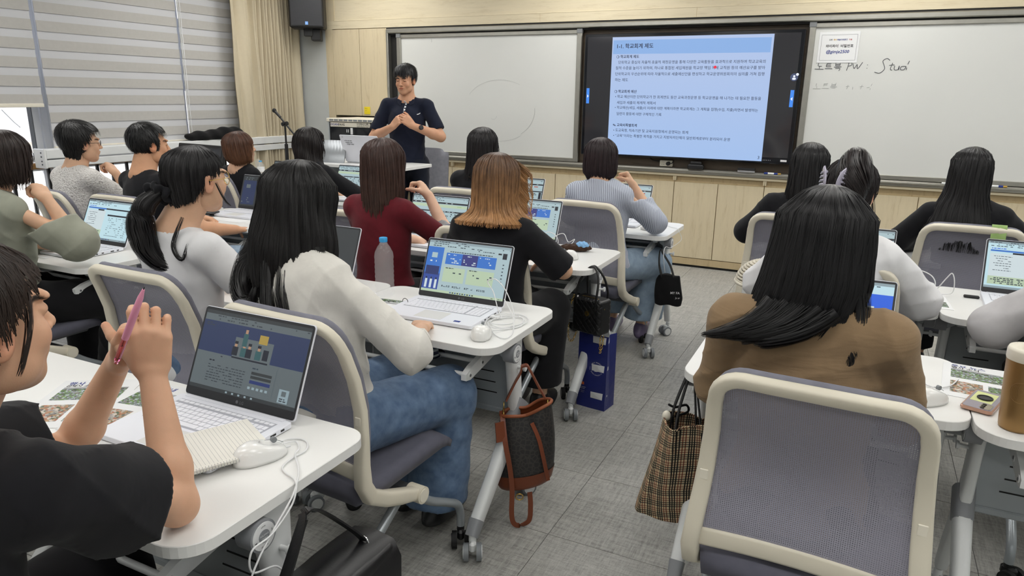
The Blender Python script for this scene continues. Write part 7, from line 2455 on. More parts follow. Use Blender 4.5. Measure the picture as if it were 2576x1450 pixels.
def plaid_tote():
    t = thing('plaid_tote', 'brown and cream plaid tote with black straps hanging from the brown-jacket woman\'s desk', 'bag', (-.392, 2.09, .0), -1.15)
    n = 48; zs = [.195, .23, .30, .38, .46, .52]
    hw = [.125, .122, .108, .092, .078, .070]; hd = [.030, .038, .045, .045, .048, .05]
    vs = []; fs = []
    for j, z in enumerate(zs):
        for i in range(n):
            a = 2 * PI * i / n; c, s = math.cos(a), math.sin(a)
            e = .55; x = hd[j] * math.copysign(abs(c) ** e, c) * (1 + .18 * math.sin(a * 5 + z * 9)); y = hw[j] * math.copysign(abs(s) ** e, s)
            y += -.02 * (1 - (z - .195) / .325)
            vs.append((x, y, z - .020 * math.cos(y * 14) * (1 if j == 0 else 0) + (.012 * math.sin(a * 2) if j == len(zs) - 1 else 0)))
    for j in range(len(zs) - 1):
        for i in range(n): fs.append((j * n + i, j * n + (i + 1) % n, (j + 1) * n + (i + 1) % n, (j + 1) * n + i))
    pm = plaid_mat(); b = MB(); b.add(vs, fs, 0, True); b.add([(v[0] * .9, v[1] * .97, v[2]) for v in vs], [f[::-1] for f in fs], 1, True); b.add(vs[:n], [tuple(range(n))[::-1]], 0)
    b.obj('bag_body', [pm, pm], t)
    rim = MB(); top = vs[-n:]; rim.tube(top + [top[0]], .0035, 6, cap=False); rim.obj('top_hem', pm, t)
    for s in (-1, 1):
        m = MB(); m.strip(catmull([(s * .040, -.045, .46), (s * .030, -.038, .55), (s * .012, -.012, .66), (s * .006, .0, .695), (s * .012, .012, .66), (s * .030, .030, .55), (s * .040, .04, .46)], 7), (1, 0, 0), .020, .003); m.obj('strap', M['black_nylon'], t)
    k = MB(); k.tube(catmull([(-.03, -.055, .56), (-.045, -.03, .545), (-.03, .0, .56), (-.045, .01, .53), (-.05, -.03, .51)], 5), .004, 6); k.obj('tie_cord', M['black_nylon'], t)
    s_ = MB(); s_.sphere((-.02, -.062, .525), (.014, .014, .018), 12, 8); s_.obj('round_charm', M['chair_cream_light'], t)
    return t
plaid_tote()

def shoulder_bag():
    t = thing('shoulder_bag', 'black leather shoulder bag with silver clasp hanging at the foreground desk', 'bag', (-.90, .965, .0), 0)
    def q(X, Y, Z):
        dx = np.abs(X + .0) - .050; dy = np.abs(Y) - .165; dz = np.abs(Z - .43) - .085
        d = np.sqrt(np.maximum(dx, 0) ** 2 + np.maximum(dy, 0) ** 2 + np.maximum(dz, 0) ** 2) + np.minimum(np.maximum(np.maximum(dx, dy), dz), 0) - .018
        return d + .003 * np.sin(Y * 26 + Z * 18)
    P, F = nets(q, (-.09, -.21, .31), (.09, .21, .56), .007); to_obj('bag_body', P, F, M['black_leather'], t)
    fl_ = MB(); nx_ = 12
    pr = [(-.072, .50), (-.055, .538), (.0, .548), (.055, .538), (.074, .50), (.080, .44), (.080, .385)]
    vs = []; fs = []
    for j in range(nx_ + 1):
        v = -1 + 2 * j / nx_
        for (x, z) in pr: vs.append((x, v * .186 * (1 - .06 * (z < .45)), z - .010 * abs(v) ** 4))
    m_ = len(pr)
    for j in range(nx_):
        for i in range(m_ - 1): fs.append((j * m_ + i, (j + 1) * m_ + i, (j + 1) * m_ + i + 1, j * m_ + i + 1))
    fl_.add(vs, fs, 0, True); fl_.add([(v[0] * .96, v[1], v[2] - .003) for v in vs], [f[::-1] for f in fs], 0, True); fl_.obj('flap', M['black_leather'], t)
    cl = MB(); cl.cbox(.079, .087, -.052, -.012, .375, .410, .003, 0); cl.cbox(.087, .0885, -.046, -.018, .381, .404, .001, 1); cl.obj('clasp', [M['chrome'], M['black_gloss']], t)
    s = MB(); s.strip(catmull([(.012, -.135, .53), (.006, -.10, .58), (-.006, -.035, .665), (-.02, -.015, .685)], 7), (1, -.2, 0), .017, .004)
    s.strip(catmull([(-.02, -.015, .685), (-.01, .0, .690), (.0, .03, .665), (.012, .10, .585), (.014, .13, .545)], 7), (1, .2, 0), .017, .004)
    s.strip(catmull([(-.012, -.02, .68), (-.02, -.06, .60), (-.02, -.11, .52), (-.01, -.16, .42), (-.0, -.185, .33)], 6), (1, -.2, 0), .024, .004); s.obj('strap', M['black_leather'], t)
    r = MB()
    for y_ in (-.135, .132): r.tube([(.013 + .012 * math.cos(a), y_, .540 + .012 * math.sin(a)) for a in [2 * PI * k / 14 for k in range(15)]], .0028, 6, cap=False)
    r.obj('strap_ring', M['chrome'], t)
    return t
shoulder_bag()
# ------------------------------------------------------------------ the people
T_WHITE = fab('white_cotton', srgb(226, 226, 228), wr=.10, wscale=9, var=.02)
T_BLOUSE = fab('white_linen', srgb(220, 217, 210), wr=.22, wscale=16, weave=700, var=.03)
T_BLACK = fab('black_cotton', srgb(24, 24, 28), wr=.14, wscale=9, var=.08)
T_NAVY = fab('navy_pique', srgb(22, 27, 44), wr=.10, wscale=8, var=.05, weave=1200)
T_MAROON = fab('maroon_knit', srgb(96, 24, 34), wr=.12, wscale=9, var=.08)
T_SAGE = fab('sage_shirting', srgb(150, 152, 138), wr=.20, wscale=7, var=.03)
T_BROWN = fab('brown_linen_jacket', srgb(144, 120, 92), wr=.60, wscale=6, weave=500, var=.06, stretch=(.6, 1, 3.0))
T_JEAN = fab('blue_denim', srgb(84, 106, 136), wr=.30, wscale=10, weave=1400, var=.06, col2=srgb(104, 126, 154))
T_JEAN_L = fab('pale_denim', srgb(138, 158, 178), wr=.30, wscale=10, weave=1400, var=.05, col2=srgb(152, 170, 188))
T_BLACKP = fab('black_trouser_cloth', srgb(20, 20, 23), wr=.12, wscale=8, var=.06)
T_GREYS = fab('pale_grey_shirting', srgb(196, 194, 196), wr=.20, wscale=9, var=.03)
def _knit():
    m, nt, b = _mat('white_bouclé_knit')
    b.inputs['Base Color'].default_value = srgb(214, 210, 206); b.inputs['Roughness'].default_value = .95
    v = coords(nt); n = N(nt, 'ShaderNodeTexVoronoi'); n.inputs['Scale'].default_value = 95; nt.links.new(v, n.inputs['Vector'])
    n2 = N(nt, 'ShaderNodeTexNoise'); n2.inputs['Scale'].default_value = 70; n2.inputs['Distortion'].default_value = 2; nt.links.new(v, n2.inputs['Vector'])
    ad = N(nt, 'ShaderNodeMath', operation='ADD'); nt.links.new(n.outputs['Distance'], ad.inputs[0]); nt.links.new(n2.outputs['Fac'], ad.inputs[1])
    nt.links.new(ramp(nt, ad.outputs[0], [srgb(150, 145, 140), srgb(216, 212, 208), srgb(226, 223, 220)], [.45, .75, 1]), b.inputs['Base Color'])
    bump(nt, b, ad.outputs[0], .9, .006)
    return m
T_KNIT = _knit()
def _stripes():
    m, nt, b = _mat('blue_grey_striped_shirting')
    tc_ = N(nt, 'ShaderNodeTexCoord'); sp = N(nt, 'ShaderNodeSeparateXYZ'); nt.links.new(tc_.outputs['Object'], sp.inputs[0])
    n = N(nt, 'ShaderNodeTexNoise'); n.inputs['Scale'].default_value = 5; nt.links.new(tc_.outputs['Object'], n.inputs['Vector'])
    a = N(nt, 'ShaderNodeMath', operation='MULTIPLY_ADD'); a.inputs[1].default_value = .05; nt.links.new(n.outputs['Fac'], a.inputs[0])
    ad = N(nt, 'ShaderNodeMath', operation='ADD'); nt.links.new(sp.outputs['X'], ad.inputs[0]); 
    yy = N(nt, 'ShaderNodeMath', operation='MULTIPLY'); yy.inputs[1].default_value = .7; nt.links.new(sp.outputs['Y'], yy.inputs[0]); nt.links.new(yy.outputs[0], ad.inputs[1])
    nt.links.new(ad.outputs[0], a.inputs[2])
    mm = N(nt, 'ShaderNodeMath', operation='MULTIPLY'); mm.inputs[1].default_value = 2 * PI / .0125; nt.links.new(a.outputs[0], mm.inputs[0])
    sn = N(nt, 'ShaderNodeMath', operation='SINE'); nt.links.new(mm.outputs[0], sn.inputs[0])
    nt.links.new(ramp(nt, sn.outputs[0], [srgb(186, 192, 206), srgb(196, 200, 212), srgb(96, 104, 124)], [0, .72, .9]), b.inputs['Base Color'])
    b.inputs['Roughness'].default_value = .85
    w2 = N(nt, 'ShaderNodeTexNoise'); w2.inputs['Scale'].default_value = 9; nt.links.new(tc_.outputs['Object'], w2.inputs['Vector']); bump(nt, b, w2.outputs['Fac'], .25, .012)
    return m
T_STRIPE = _stripes()
JEANS = dict(mat=T_JEAN, g=.026, hem=.13, flare=2.0, w=.006)
BLK = dict(mat=T_BLACKP, g=.020, hem=.14)
def zl(*tab):
    a = [q[0] for q in tab]; z = [q[1] for q in tab]
    return lambda phi: np.interp(phi, a, z)
def long_hair(length, side, back, seed, color, tip=None, wave=0.0, flick=0.0, bangs=.06, strands=900, loose=.04, width=.0028, res=(96, 44), face=.95, mids=None, cy=None, fr=None):
    """length below the head centre, side/back half widths at the end"""
    e = mids or []
    rows = fit_hair([(-.06, .088, .112, .086), (-.11, .090, .108, .075)] + e + [(-length, side, back, side * .75), (-length - .05, side * .97, back * .97, side * .72)])
    if fr is not None: rows = [(z, a, b, min(f, fr)) for z, a, b, f in rows]
    return hair_mesh(rows, zl((0, bangs), (.55, bangs - .005), (face, bangs - .05), (face + .22, -.07), (face + .38, -length * .85), (2.0, -length), (PI, -length)), seed, color, tip, wave, strands, flick, res=res, loose=loose, width=width, cy=cy)
def bob(length, seed, color, tip=None, strands=800, w=.090, bk=.114, inward=.012, bangs=.05, flick=0.0, loose=.012, face=.9, endw=None, width=.0026):
    rows = fit_hair([(-.04, w, bk, .088), (-length * .75, w * .98, bk * .86, .080), (-length, (endw or w) - inward, bk * .70 - inward * .5, .066), (-length - .04, (endw or w) - inward * 1.4, bk * .62, .06)], w=w - .003, bk=bk + .004)
    return hair_mesh(rows, zl((0, bangs), (.55, bangs - .006), (face, bangs - .06), (face + .2, -length * .9), (1.7, -length), (PI, -length * .97)), seed, color, tip, 0, strands, flick, loose=loose, width=width)
M['drawn_thread'] = plain('dark_thread_gap', srgb(96, 74, 58), .8)
from mathutils.bvhtree import BVHTree
def BVH(o):
    me = o.data
    co = [v.co.copy() for v in me.vertices]
    return BVHTree.FromPolygons(co, [tuple(p.vertices) for p in me.polygons])
BLACKH = (22, 20, 22)

# 1 white linen blouse, long dark hair (second row, aisle side)
def p_blouse():
    ox, oy = -1.36, 1.55
    hd = (-.135, .06, 1.185)
    BH = (22, 20, 21)
    rows = fit_hair([(-.04, .104, .122, .088), (-.10, .118, .130, .08), (-.16, .128, .132, .07), (-.21, .128, .125, .06), (-.26, .118, .112, .05), (-.31, .10, .10, .04)], w=.098, bk=.119)
    main = hair_mesh(rows, zl((0, .072), (.45, .06), (.62, .00), (.78, -.10), (1.0, -.20), (1.5, -.215), (2.3, -.19), (2.8, -.235), (PI, -.25)), 11, BH, None, .003, 3400, .0, res=(150, 60), loose=.06, width=.0018, lift=.005)
    curlL = lock([(-.105, -.060, -.13), (-.120, -.075, -.20), (-.112, -.105, -.262), (-.070, -.13, -.295), (-.03, -.14, -.285), (-.025, -.135, -.245)], [.034, .040, .034, .026, .016, .006], 260, 3, BH, 1.25, w=.0016)
    tail = lock([(.0, -.115, -.17), (.03, -.14, -.27), (.050, -.158, -.35), (.01, -.165, -.41), (-.02, -.165, -.44)], [.022, .022, .014, .007, .002], 200, 4, BH, 2.0, w=.0014, core=False)
    tail2 = lock([(.05, -.10, -.15), (.075, -.13, -.25), (.09, -.14, -.32), (.05, -.15, -.37)], [.022, .022, .012, .003], 160, 6, BH, 1.8, w=.0014, core=False)
    tr = lock([(.105, -.035, -.12), (.130, -.04, -.21), (.175, -.035, -.285), (.172, -.045, -.345), (.19, -.03, -.375)], [.028, .030, .018, .010, .003], 200, 5, BH, 1.7, w=.0016)
    p, h, R = person('woman with long dark hair in white linen blouse and blue jeans, hands on desk', ox, oy, -.06, head=hd, look=(.05, -.12, .03), neck=(-.10, .0, 1.05), chest=(-.05, -.005, .89), shw=.178, shz=.985, shdy=-.01,
        arms={'R': dict(el=(.24, .10, .775), wr=(.10, .33, .752)), 'L': dict(el=(-.33, .13, .79), wr=(-.18, .36, .755))}, sleeve='long', slv_loose=.024, wr_amp=.012, slv_flare=.006,
        shirt=dict(mat=T_BLOUSE, g=.026, cuff=.42, name='blouse'), pants=dict(mat=T_JEAN, g=.034, hem=.12, flare=1.8, w=.006), hair=[main, curlL, tail, tail2, tr], res=.0052, tone=SKIN, hem=.585, shoe_col=(22, 22, 24),
        legs={1: ((.085, .02, .545), (.165, .39, .515), (.13, .36, .11)), -1: ((-.085, .02, .545), (-.07, .42, .515), (-.02, .40, .10))})
    # two rows of drawn thread work near the sleeve end
    el = np.array((.24, .10, .775)); wr = np.array((.10, .33, .752)); sh = np.array((.078, -.01, .985))
    m = MB()
    d = (wr - el); d /= np.linalg.norm(d)
    a = np.cross(d, (0, 0, 1)); a /= np.linalg.norm(a); b = np.cross(d, a)
    bl = [c for c in bpy.data.objects if c.parent is p and c.name.startswith('blouse')][0]
    bv = BVH(bl)
    for off in (.030, .062):
        c = el + d * off
        prev = None
        for k in range(110):
            an = 2 * PI * k / 110
            n_ = (a * math.cos(an) + b * math.sin(an))
            h_ = bv.ray_cast(Vector(c + n_ * .16), Vector(-n_), .16)[0]
            if h_ is None: continue
            q = np.array(h_); tt = np.cross(d, n_)
            vs = [tuple(q + d * s1 * .0042 + tt * (s2 * .0013 + s1 * .0008) + n_ * .0012) for s1, s2 in ((-1, -1), (1, -1), (1, 1), (-1, 1))]
            m.add(vs, [(0, 1, 2, 3)])
    tag(m.obj('thread_work', M['drawn_thread'], p), kind='stuff')
    return p
p_blouse()

# 2 ponytail, white tee, round glasses
def p_pony():
    ox, oy = -2.085, 1.66
    cap_rows = fit_hair([(-.03, .079, .103, .078), (-.065, .068, .095, .060), (-.085, .058, .085, .05), (-.10, .05, .08, .045)], top=.116, w=.081, bk=.112, fr=.090)
    cap = hair_mesh(cap_rows, zl((0, .082), (.6, .075), (.95, .058), (1.15, .035), (1.35, .018), (1.55, .020), (1.75, -.02), (2.1, -.062), (PI, -.085)), 21, (24, 22, 24), None, 0, 1100, 0, res=(110, 40), loose=.006, width=.0020, lift=.002)
    tail = lock([(-.02, -.118, -.030), (-.045, -.160, -.075), (-.06, -.172, -.14), (-.055, -.160, -.21), (-.02, -.140, -.265), (.02, -.12, -.285)], [.020, .036, .044, .040, .026, .008], 420, 9, (24, 22, 24), 1.35, w=.0022)
    w1 = lock([(.05, -.09, -.11), (.04, -.125, -.20), (.075, -.12, -.245), (.085, -.10, -.19)], [.005, .006, .004, .002], 26, 12, (24, 22, 24), 1.8, core=False)
    w2 = lock([(.082, .02, .0), (.088, .045, -.06), (.078, .075, -.085)], [.004, .003, .001], 14, 13, (24, 22, 24), 1.3, core=False)
    hd = (.05, .055, 1.205)
    p, h, R = person('woman with low black ponytail and round glasses in a white tee', ox, oy, 0, head=hd, look=(-.12, -.02, .02), neck=(.0, -.005, 1.06), chest=(-.01, .0, .90), shw=.180, shz=.995,
        arms={'R': dict(el=(.255, .12, .78), wr=(.12, .36, .752)), 'L': dict(el=(-.25, .15, .78), wr=(-.10, .38, .752))},
        shirt=dict(mat=T_WHITE, g=.020, name='tee', neck=.062), pants=JEANS, hair=[cap, tail, w1, w2], res=.0058, slv_cut=.60, slv_loose=.034, wr_amp=.005, tone=SKIN)
    glasses(p, h, R, M['gold'], .024, .023, True)
    sc_ = MB()
    c = h + R @ np.array((-.025, -.122, -.035))
    def scr(X, Y, Z):
        dx, dy, dz = X - c[0], Y - c[1], Z - c[2]
        ax = np.array([.1, -.65, -.5]); ax /= np.linalg.norm(ax)
        al = dx * ax[0] + dy * ax[1] + dz * ax[2]
        rx, ry, rz_ = dx - al * ax[0], dy - al * ax[1], dz - al * ax[2]
        r = np.sqrt(rx ** 2 + ry ** 2 + rz_ ** 2); an = np.arctan2(rz_, rx)
        return np.sqrt((r - .030 - .004 * np.sin(an * 7)) ** 2 + (al + .006 * np.sin(an * 5)) ** 2) - (.014 + .004 * np.sin(an * 9 + 1))
    P, F = nets(scr, c - .065, c + .065, .0035)
    to_obj('scrunchie', P, F, T_BLACK, p)
p_pony()

# 3 sage shirt, hand on chin
def p_sage():
    ox, oy = -3.45, 1.80
    hr = bob(.105, 31, (44, 34, 31), strands=900, w=.090, bk=.108, bangs=.052, face=.80, inward=.006, loose=.03)
    hd = (.045, .075, 1.20)
    p, h, R = person('woman in sage green shirt resting chin on hand, black glasses', ox, oy, 0, head=hd, look=(.05, .0, .04), neck=(.02, .0, 1.06), chest=(.02, .0, .90), shw=.185, shz=.995,
        arms={'R': dict(el=(.315, .17, .835), wr=(.205, .13, 1.03), f=(-.62, .10, .50), d=(.55, .15, .75), side=1, curl=(1.1, 1.3, .8), scale=.95, thumb=(.2, .1), tdir=(-.75, .25, .55), res=.0045),
              'L': dict(el=(-.2, .2, .80), wr=(.02, .30, .752))}, sleeve='long', slv_loose=.052, slv_flare=.012, wr_amp=.011,
        shirt=dict(mat=T_SAGE, g=.034, cuff=.50, name='shirt', neck=.066), collar=.03, pants=dict(mat=T_BLACKP, g=.034, hem=.12, w=.006), hair=[hr], res=.0062, tone=SKIN, hem=.50,
        legs={1: ((.085, .02, .55), (.30, .36, .53), (.18, .36, .10)), -1: ((-.085, .02, .55), (-.1, .42, .52), (-.1, .40, .10))})
    glasses(p, h, R, M['black_plastic'], .020, .017, False, .0013)
p_sage()

# 4 white knit, short hair, hand at chin
def p_knit():
    ox, oy = -4.30, 2.76
    def grow(x, y, z): return .020 + .010 * np.clip((z - .02) / .08, 0, 1) + .008 * np.clip((-y) / .1, 0, 1)
    def cut(x, y, z):
        face = np.maximum(y - (.045 + .5 * (z - .075)), .055 - z - .0)   # inside face zone -> positive removes
        face = np.minimum(y - .022 + .20 * (.04 - z), .075 - z)
        low = -(z + .085 - .35 * (y + .02))
        ear = .018 - np.sqrt((y - .002) ** 2 + ((z + .004) * .7) ** 2)
        return np.maximum(np.maximum(face, low), np.where(np.abs(x) > .05, ear, -1))
    hr = short_hair(grow, 41, (24, 23, 24), .0048, 1800, cut)
    nap = hair_mesh([(.02, .078, .104, .03), (-.05, .074, .098, .02), (-.09, .062, .082, .0), (-.12, .05, .07, 0), (-.16, .04, .062, 0)], zl((0, .02), (1.6, .0), (1.9, -.10), (PI, -.125)), 4, (22, 21, 22), strands=300, loose=.02)
    hd = (.0, .055, 1.18)
    p, h, R = person('woman with short black hair in white bouclé knit, glasses, hand at chin', ox, oy, 0, head=hd, look=(-.30, -.03, .03), neck=(-.02, .01, 1.05), chest=(-.03, .0, .88), shw=.175, shz=.985,
        arms={'R': dict(el=(.20, .22, .80), wr=(.14, .16, 1.00), f=(-.5, .0, .45), d=(.5, .3, .7), curl=(1.2, 1.3, .8), tdir=(-.6, .3, .6)), 'L': dict(el=(-.22, .2, .80), wr=(.0, .32, .752))}, sleeve='elbow', slv_cut=1.0, slv_loose=.03,
        shirt=dict(mat=T_KNIT, g=.030, name='knit_top', neck=.060), wr_amp=.005, pants=BLK, hair=[hr, nap], res=.007, tone=SKIN)
    glasses(p, h, R, M['black_plastic'], .019, .015, False, .0011)
p_knit()

# 5 man in black tee and jeans
def p_man2():
    ox, oy = -3.66, 2.74
    def grow(x, y, z): return .014 + .008 * np.clip((z - .03) / .08, 0, 1)
    def cut(x, y, z):
        face = np.minimum(y - .030, .075 - z)
        low = -(z + .040 - .35 * (y + .02))
        ear = .016 - np.sqrt((y - .0) ** 2 + ((z + .002) * .7) ** 2)
        return np.maximum(np.maximum(face, low - .025), np.where(np.abs(x) > .05, ear, -1))
    hr = short_hair(grow, 51, (20, 20, 22), .0048, 1500, cut)
    person('person with short black hair in black tee and pale jeans, arm lowered', ox, oy, -.1, head=(-.02, .06, 1.195), look=(-.25, -.03, 0), neck=(-.02, .01, 1.055), chest=(.0, .0, .90), shw=.19, shz=1.0, fem=0, belly=1.1,
        arms={'R': dict(el=(.31, .12, .735), wr=(.36, .30, .715), hand=True), 'L': dict(el=(-.2, .2, .80), wr=(.0, .32, .752))}, slv_loose=.026,
        shirt=dict(mat=T_BLACK, g=.020, name='tee'), pants=dict(mat=T_JEAN_L, g=.028, hem=.12), hair=[hr], res=.007, tone=SKIN_WARM, slv_cut=.72,
        legs={1: ((.085, .02, .545), (.52, .34, .54), (.40, .45, .10)), -1: ((-.085, .02, .545), (-.05, .43, .52), (-.05, .40, .10))})
p_man2()

# 6 brown-haired woman, black top
person('woman with chestnut chin-length bob in black top, head turned to the lecturer', -4.06, 3.83, 0, head=(.02, -.02, 1.105), look=(-.38, .10, .0), neck=(.0, -.02, .985), chest=(.0, .0, .84), shw=.165, shz=.93,
    shirt=dict(mat=T_BLACK, g=.020, name='top'), sleeve='elbow', pants=BLK, hair=[bob(.105, 61, (72, 46, 36), (112, 76, 52), strands=900, w=.094, bk=.108, bangs=.045, face=.95, inward=.020)], res=.008, tone=SKIN)
# 7 black hair near the lectern
person('woman with wavy shoulder-length black hair and black jacket near the lectern', -3.53, 3.95, 0, head=(-.01, .03, 1.145), look=(-.15, 0, 0), neck=(.0, .0, 1.02), chest=(.0, .0, .88), shw=.18, shz=.96,
    arms={'R': dict(el=(.30, .18, .78), wr=(.12, .40, .755)), 'L': dict(el=(-.28, .18, .78), wr=(-.1, .40, .755))}, shirt=dict(mat=T_BLACK, g=.024, name='jacket'), sleeve='long', slv_loose=.028, pants=BLK,
    hair=[long_hair(.165, .112, .100, 71, (32, 27, 27), wave=.006, strands=700, face=.80, bangs=.05, loose=.03, flick=.006)], res=.008)
# 8 maroon
def p_maroon():
    p, h, R = person('woman with long brown-streaked hair in maroon top, arm raised', -2.00, 2.90 - .18, 0, head=(-.005, .03, 1.18), look=(-.08, -.06, -.02), neck=(-.02, .0, 1.05), chest=(-.02, .0, .89), shw=.178, shz=.985,
        arms={'R': dict(el=(.255, .20, .80), wr=(.12, .22, 1.02), f=(-.5, .05, .6), d=(.6, .2, .4), curl=(1.0, 1.2, .8)), 'L': dict(el=(-.25, .2, .79), wr=(-.1, .40, .755))}, slv_loose=.022, slv_cut=.74,
        shirt=dict(mat=T_MAROON, g=.020, name='top'), pants=BLK, hair=[long_hair(.235, .088, .100, 81, (58, 38, 33), (66, 46, 38), strands=1300, face=.72, bangs=.075, loose=.09, wave=.002)], res=.0065, tone=SKIN_PALE)
    sh = np.array((.158, .0, .985)); el = np.array((.255, .20, .80)); u = (el - sh) / np.linalg.norm(el - sh); L = np.linalg.norm(el - sh)
    def fc(X, Y, Z):
        tt = (X - sh[0]) * u[0] + (Y - sh[1]) * u[1] + (Z - sh[2]) * u[2]
        d = cone(X, Y, Z, sh, el, .066, .070)
        return np.maximum(np.maximum(d, tt - L * .80), L * .62 - tt)
    P, F = nets(fc, el - .15, el + .15, .006)
    to_obj('sleeve_cuff', P, F, fab('grey_melange', srgb(150, 150, 152), wr=.1, weave=300, var=.15), p)
p_maroon()
# 9 blond
person('woman with shoulder-length golden brown hair flicked outwards, black tee', -1.40, 2.86 - .20, 0, head=(.02, .03, 1.145), look=(.0, -.12, 0), neck=(.02, .0, 1.02), chest=(.02, .0, .87), shw=.182, shz=.955,
    arms={'R': dict(el=(.30, .12, .775), wr=(.14, .34, .755)), 'L': dict(el=(-.25, .15, .78), wr=(-.1, .38, .755))}, slv_cut=.95, slv_loose=.034, slv_flare=.006,
    shirt=dict(mat=T_BLACK, g=.024, name='tee'), pants=dict(mat=T_BLACKP, g=.034, hem=.18, flare=1.5, name='trousers'), hair=[long_hair(.165, .098, .098, 91, (62, 42, 34), (176, 130, 84), strands=2600, face=.85, bangs=.075, flick=.060, loose=.02, mids=[(-.13, .088, .094, .07)], width=.003)], res=.0065,
    legs={1: ((.085, .02, .545), (.15, .34, .52), (.15, .24, .12)), -1: ((-.085, .02, .545), (-.02, .38, .52), (-.02, .30, .10))})
# 10 striped shirt
person('woman with rounded dark bob in pale blue striped shirt and jeans', -1.33, 3.91, -.05, head=(-.02, .02, 1.155), look=(.0, -.05, 0), neck=(-.01, .0, 1.03), chest=(.0, .0, .88), shw=.185, shz=.965,
    arms={'R': dict(el=(.275, .18, .795), wr=(.12, .20, 1.0), f=(-.4, .05, .6), d=(.6, .2, .4), curl=(1.2, 1.3, .8)), 'L': dict(el=(-.27, .2, .79), wr=(-.1, .38, .755))}, sleeve='long', slv_loose=.036, wr_amp=.007,
    shirt=dict(mat=T_STRIPE, g=.034, cuff=.55, name='shirt'), collar=.02, pants=dict(mat=T_JEAN_L, g=.034, hem=.16, flare=2.2), hair=[bob(.105, 101, (44, 33, 36), strands=1100, w=.090, bk=.104, bangs=.05, inward=.022, face=.85)], res=.007, hem=.50,
    legs={1: ((.085, .02, .545), (.24, .36, .51), (.18, .33, .11)), -1: ((-.085, .02, .545), (.02, .42, .52), (-.05, .40, .10))}, shoe_col=(112, 100, 130))
# 11 black hair beside
person('woman with black hair on her shoulders in black top, in front of the left whiteboard', -2.15, 3.98, 0, head=(-.01, .03, 1.185), look=(.1, -.02, .03), neck=(-.03, .0, 1.05), chest=(-.02, .0, .89), shw=.175, shz=.985,
    shirt=dict(mat=T_BLACK, g=.022, name='top'), sleeve='elbow', pants=BLK, hair=[long_hair(.19, .108, .098, 111, (30, 27, 29), strands=800, face=.85, bangs=.06, flick=.012, loose=.03)], res=.0075)
# 12 right front: black hair, black top
person('woman with collarbone-length black hair in black top right of the aisle', -.25, 3.94, 0, head=(.01, .02, 1.17), look=(-.05, -.1, 0), neck=(.0, .0, 1.035), chest=(.0, .0, .88), shw=.18, shz=.975,
    arms={'R': dict(el=(.28, .18, .79), wr=(.1, .38, .755)), 'L': dict(el=(-.28, .15, .79), wr=(-.12, .38, .755))}, shirt=dict(mat=T_BLACK, g=.026, name='top'), sleeve='long', slv_loose=.036, wr_amp=.008, pants=BLK,
    hair=[long_hair(.185, .105, .10, 121, (24, 23, 25), strands=900, face=.85, bangs=.06, flick=-.01, loose=.02)], res=.0075)
# 13 hair claw clip
def p_clip():
    cap_rows = fit_hair([(-.03, .080, .105, .080), (-.065, .066, .095, .060), (-.09, .056, .085, .05), (-.10, .05, .08, .045)], top=.120, w=.085, bk=.116, fr=.092)
    cap = hair_mesh(cap_rows, zl((0, .08), (.7, .07), (1.05, .04), (1.35, .0), (1.6, -.02), (2.1, -.06), (PI, -.09)), 131, (32, 27, 28), None, 0, 700, 0, loose=.004, width=.0022, lift=.003)
    bun = lock([(.01, -.095, -.06), (.025, -.118, .0), (.030, -.112, .06), (.018, -.080, .112), (.004, -.055, .138)], [.040, .056, .056, .042, .016], 520, 14, (32, 25, 25), 1.35, w=.0024)
    lx = lock([(.075, .03, -.01), (.088, .04, -.08), (.080, .03, -.14), (.075, .02, -.17)], [.006, .005, .003, .001], 16, 15, (30, 26, 27), 2.5, core=False)
    p, h, R = person('woman in white shirt with hair twisted up in a clear claw clip', -.045, 2.95 - .17, 0, head=(.015, .03, 1.185), look=(-.20, -.10, .04), neck=(.01, .0, 1.05), chest=(.02, .0, .89), shw=.185, shz=.975,
        shirt=dict(mat=T_WHITE, g=.034, name='shirt', cuff=.5), collar=.02, sleeve='long', slv_loose=.04, wr_amp=.007, pants=BLK, hair=[cap, bun, lx], res=.0075,
        arms={'R': dict(el=(.30, .15, .79), wr=(.14, .38, .755)), 'L': dict(el=(-.26, .15, .79), wr=(-.12, .38, .755))})
    m = MB()
    Mh = T(*h) @ Matrix([list(R[0]) + [0], list(R[1]) + [0], list(R[2]) + [0], [0, 0, 0, 1]])
    M['clip'] = plain('smoky_clear_plastic', srgb(168, 164, 182), .12, coat=.6)
    for s in (-1, 1):
        base = T(-.022 + s * .018, -.158, .022)
        m.tube(catmull([(s * .010, -.012, -.030), (s * .004, -.022, .0), (s * .010, -.016, .035), (s * .02, .0, .052)]), [.006] * 19, 8, 0, Mh @ base, flat=(.012, .004))
        for k in range(6):
            z = -.028 + k * .014
            m.tube([(s * .004, -.02, z), (s * .020, -.008, z - .004), (s * .030, .012, z - .010)], [.005, .0045, .002], 8, 0, Mh @ base)
    m.cyl((-.034, -.181, .004), (-.010, -.181, .004), .006, 10, 1, Mh)
    m.obj('hair_clip', [M['clip'], M['gold']], p)
p_clip()
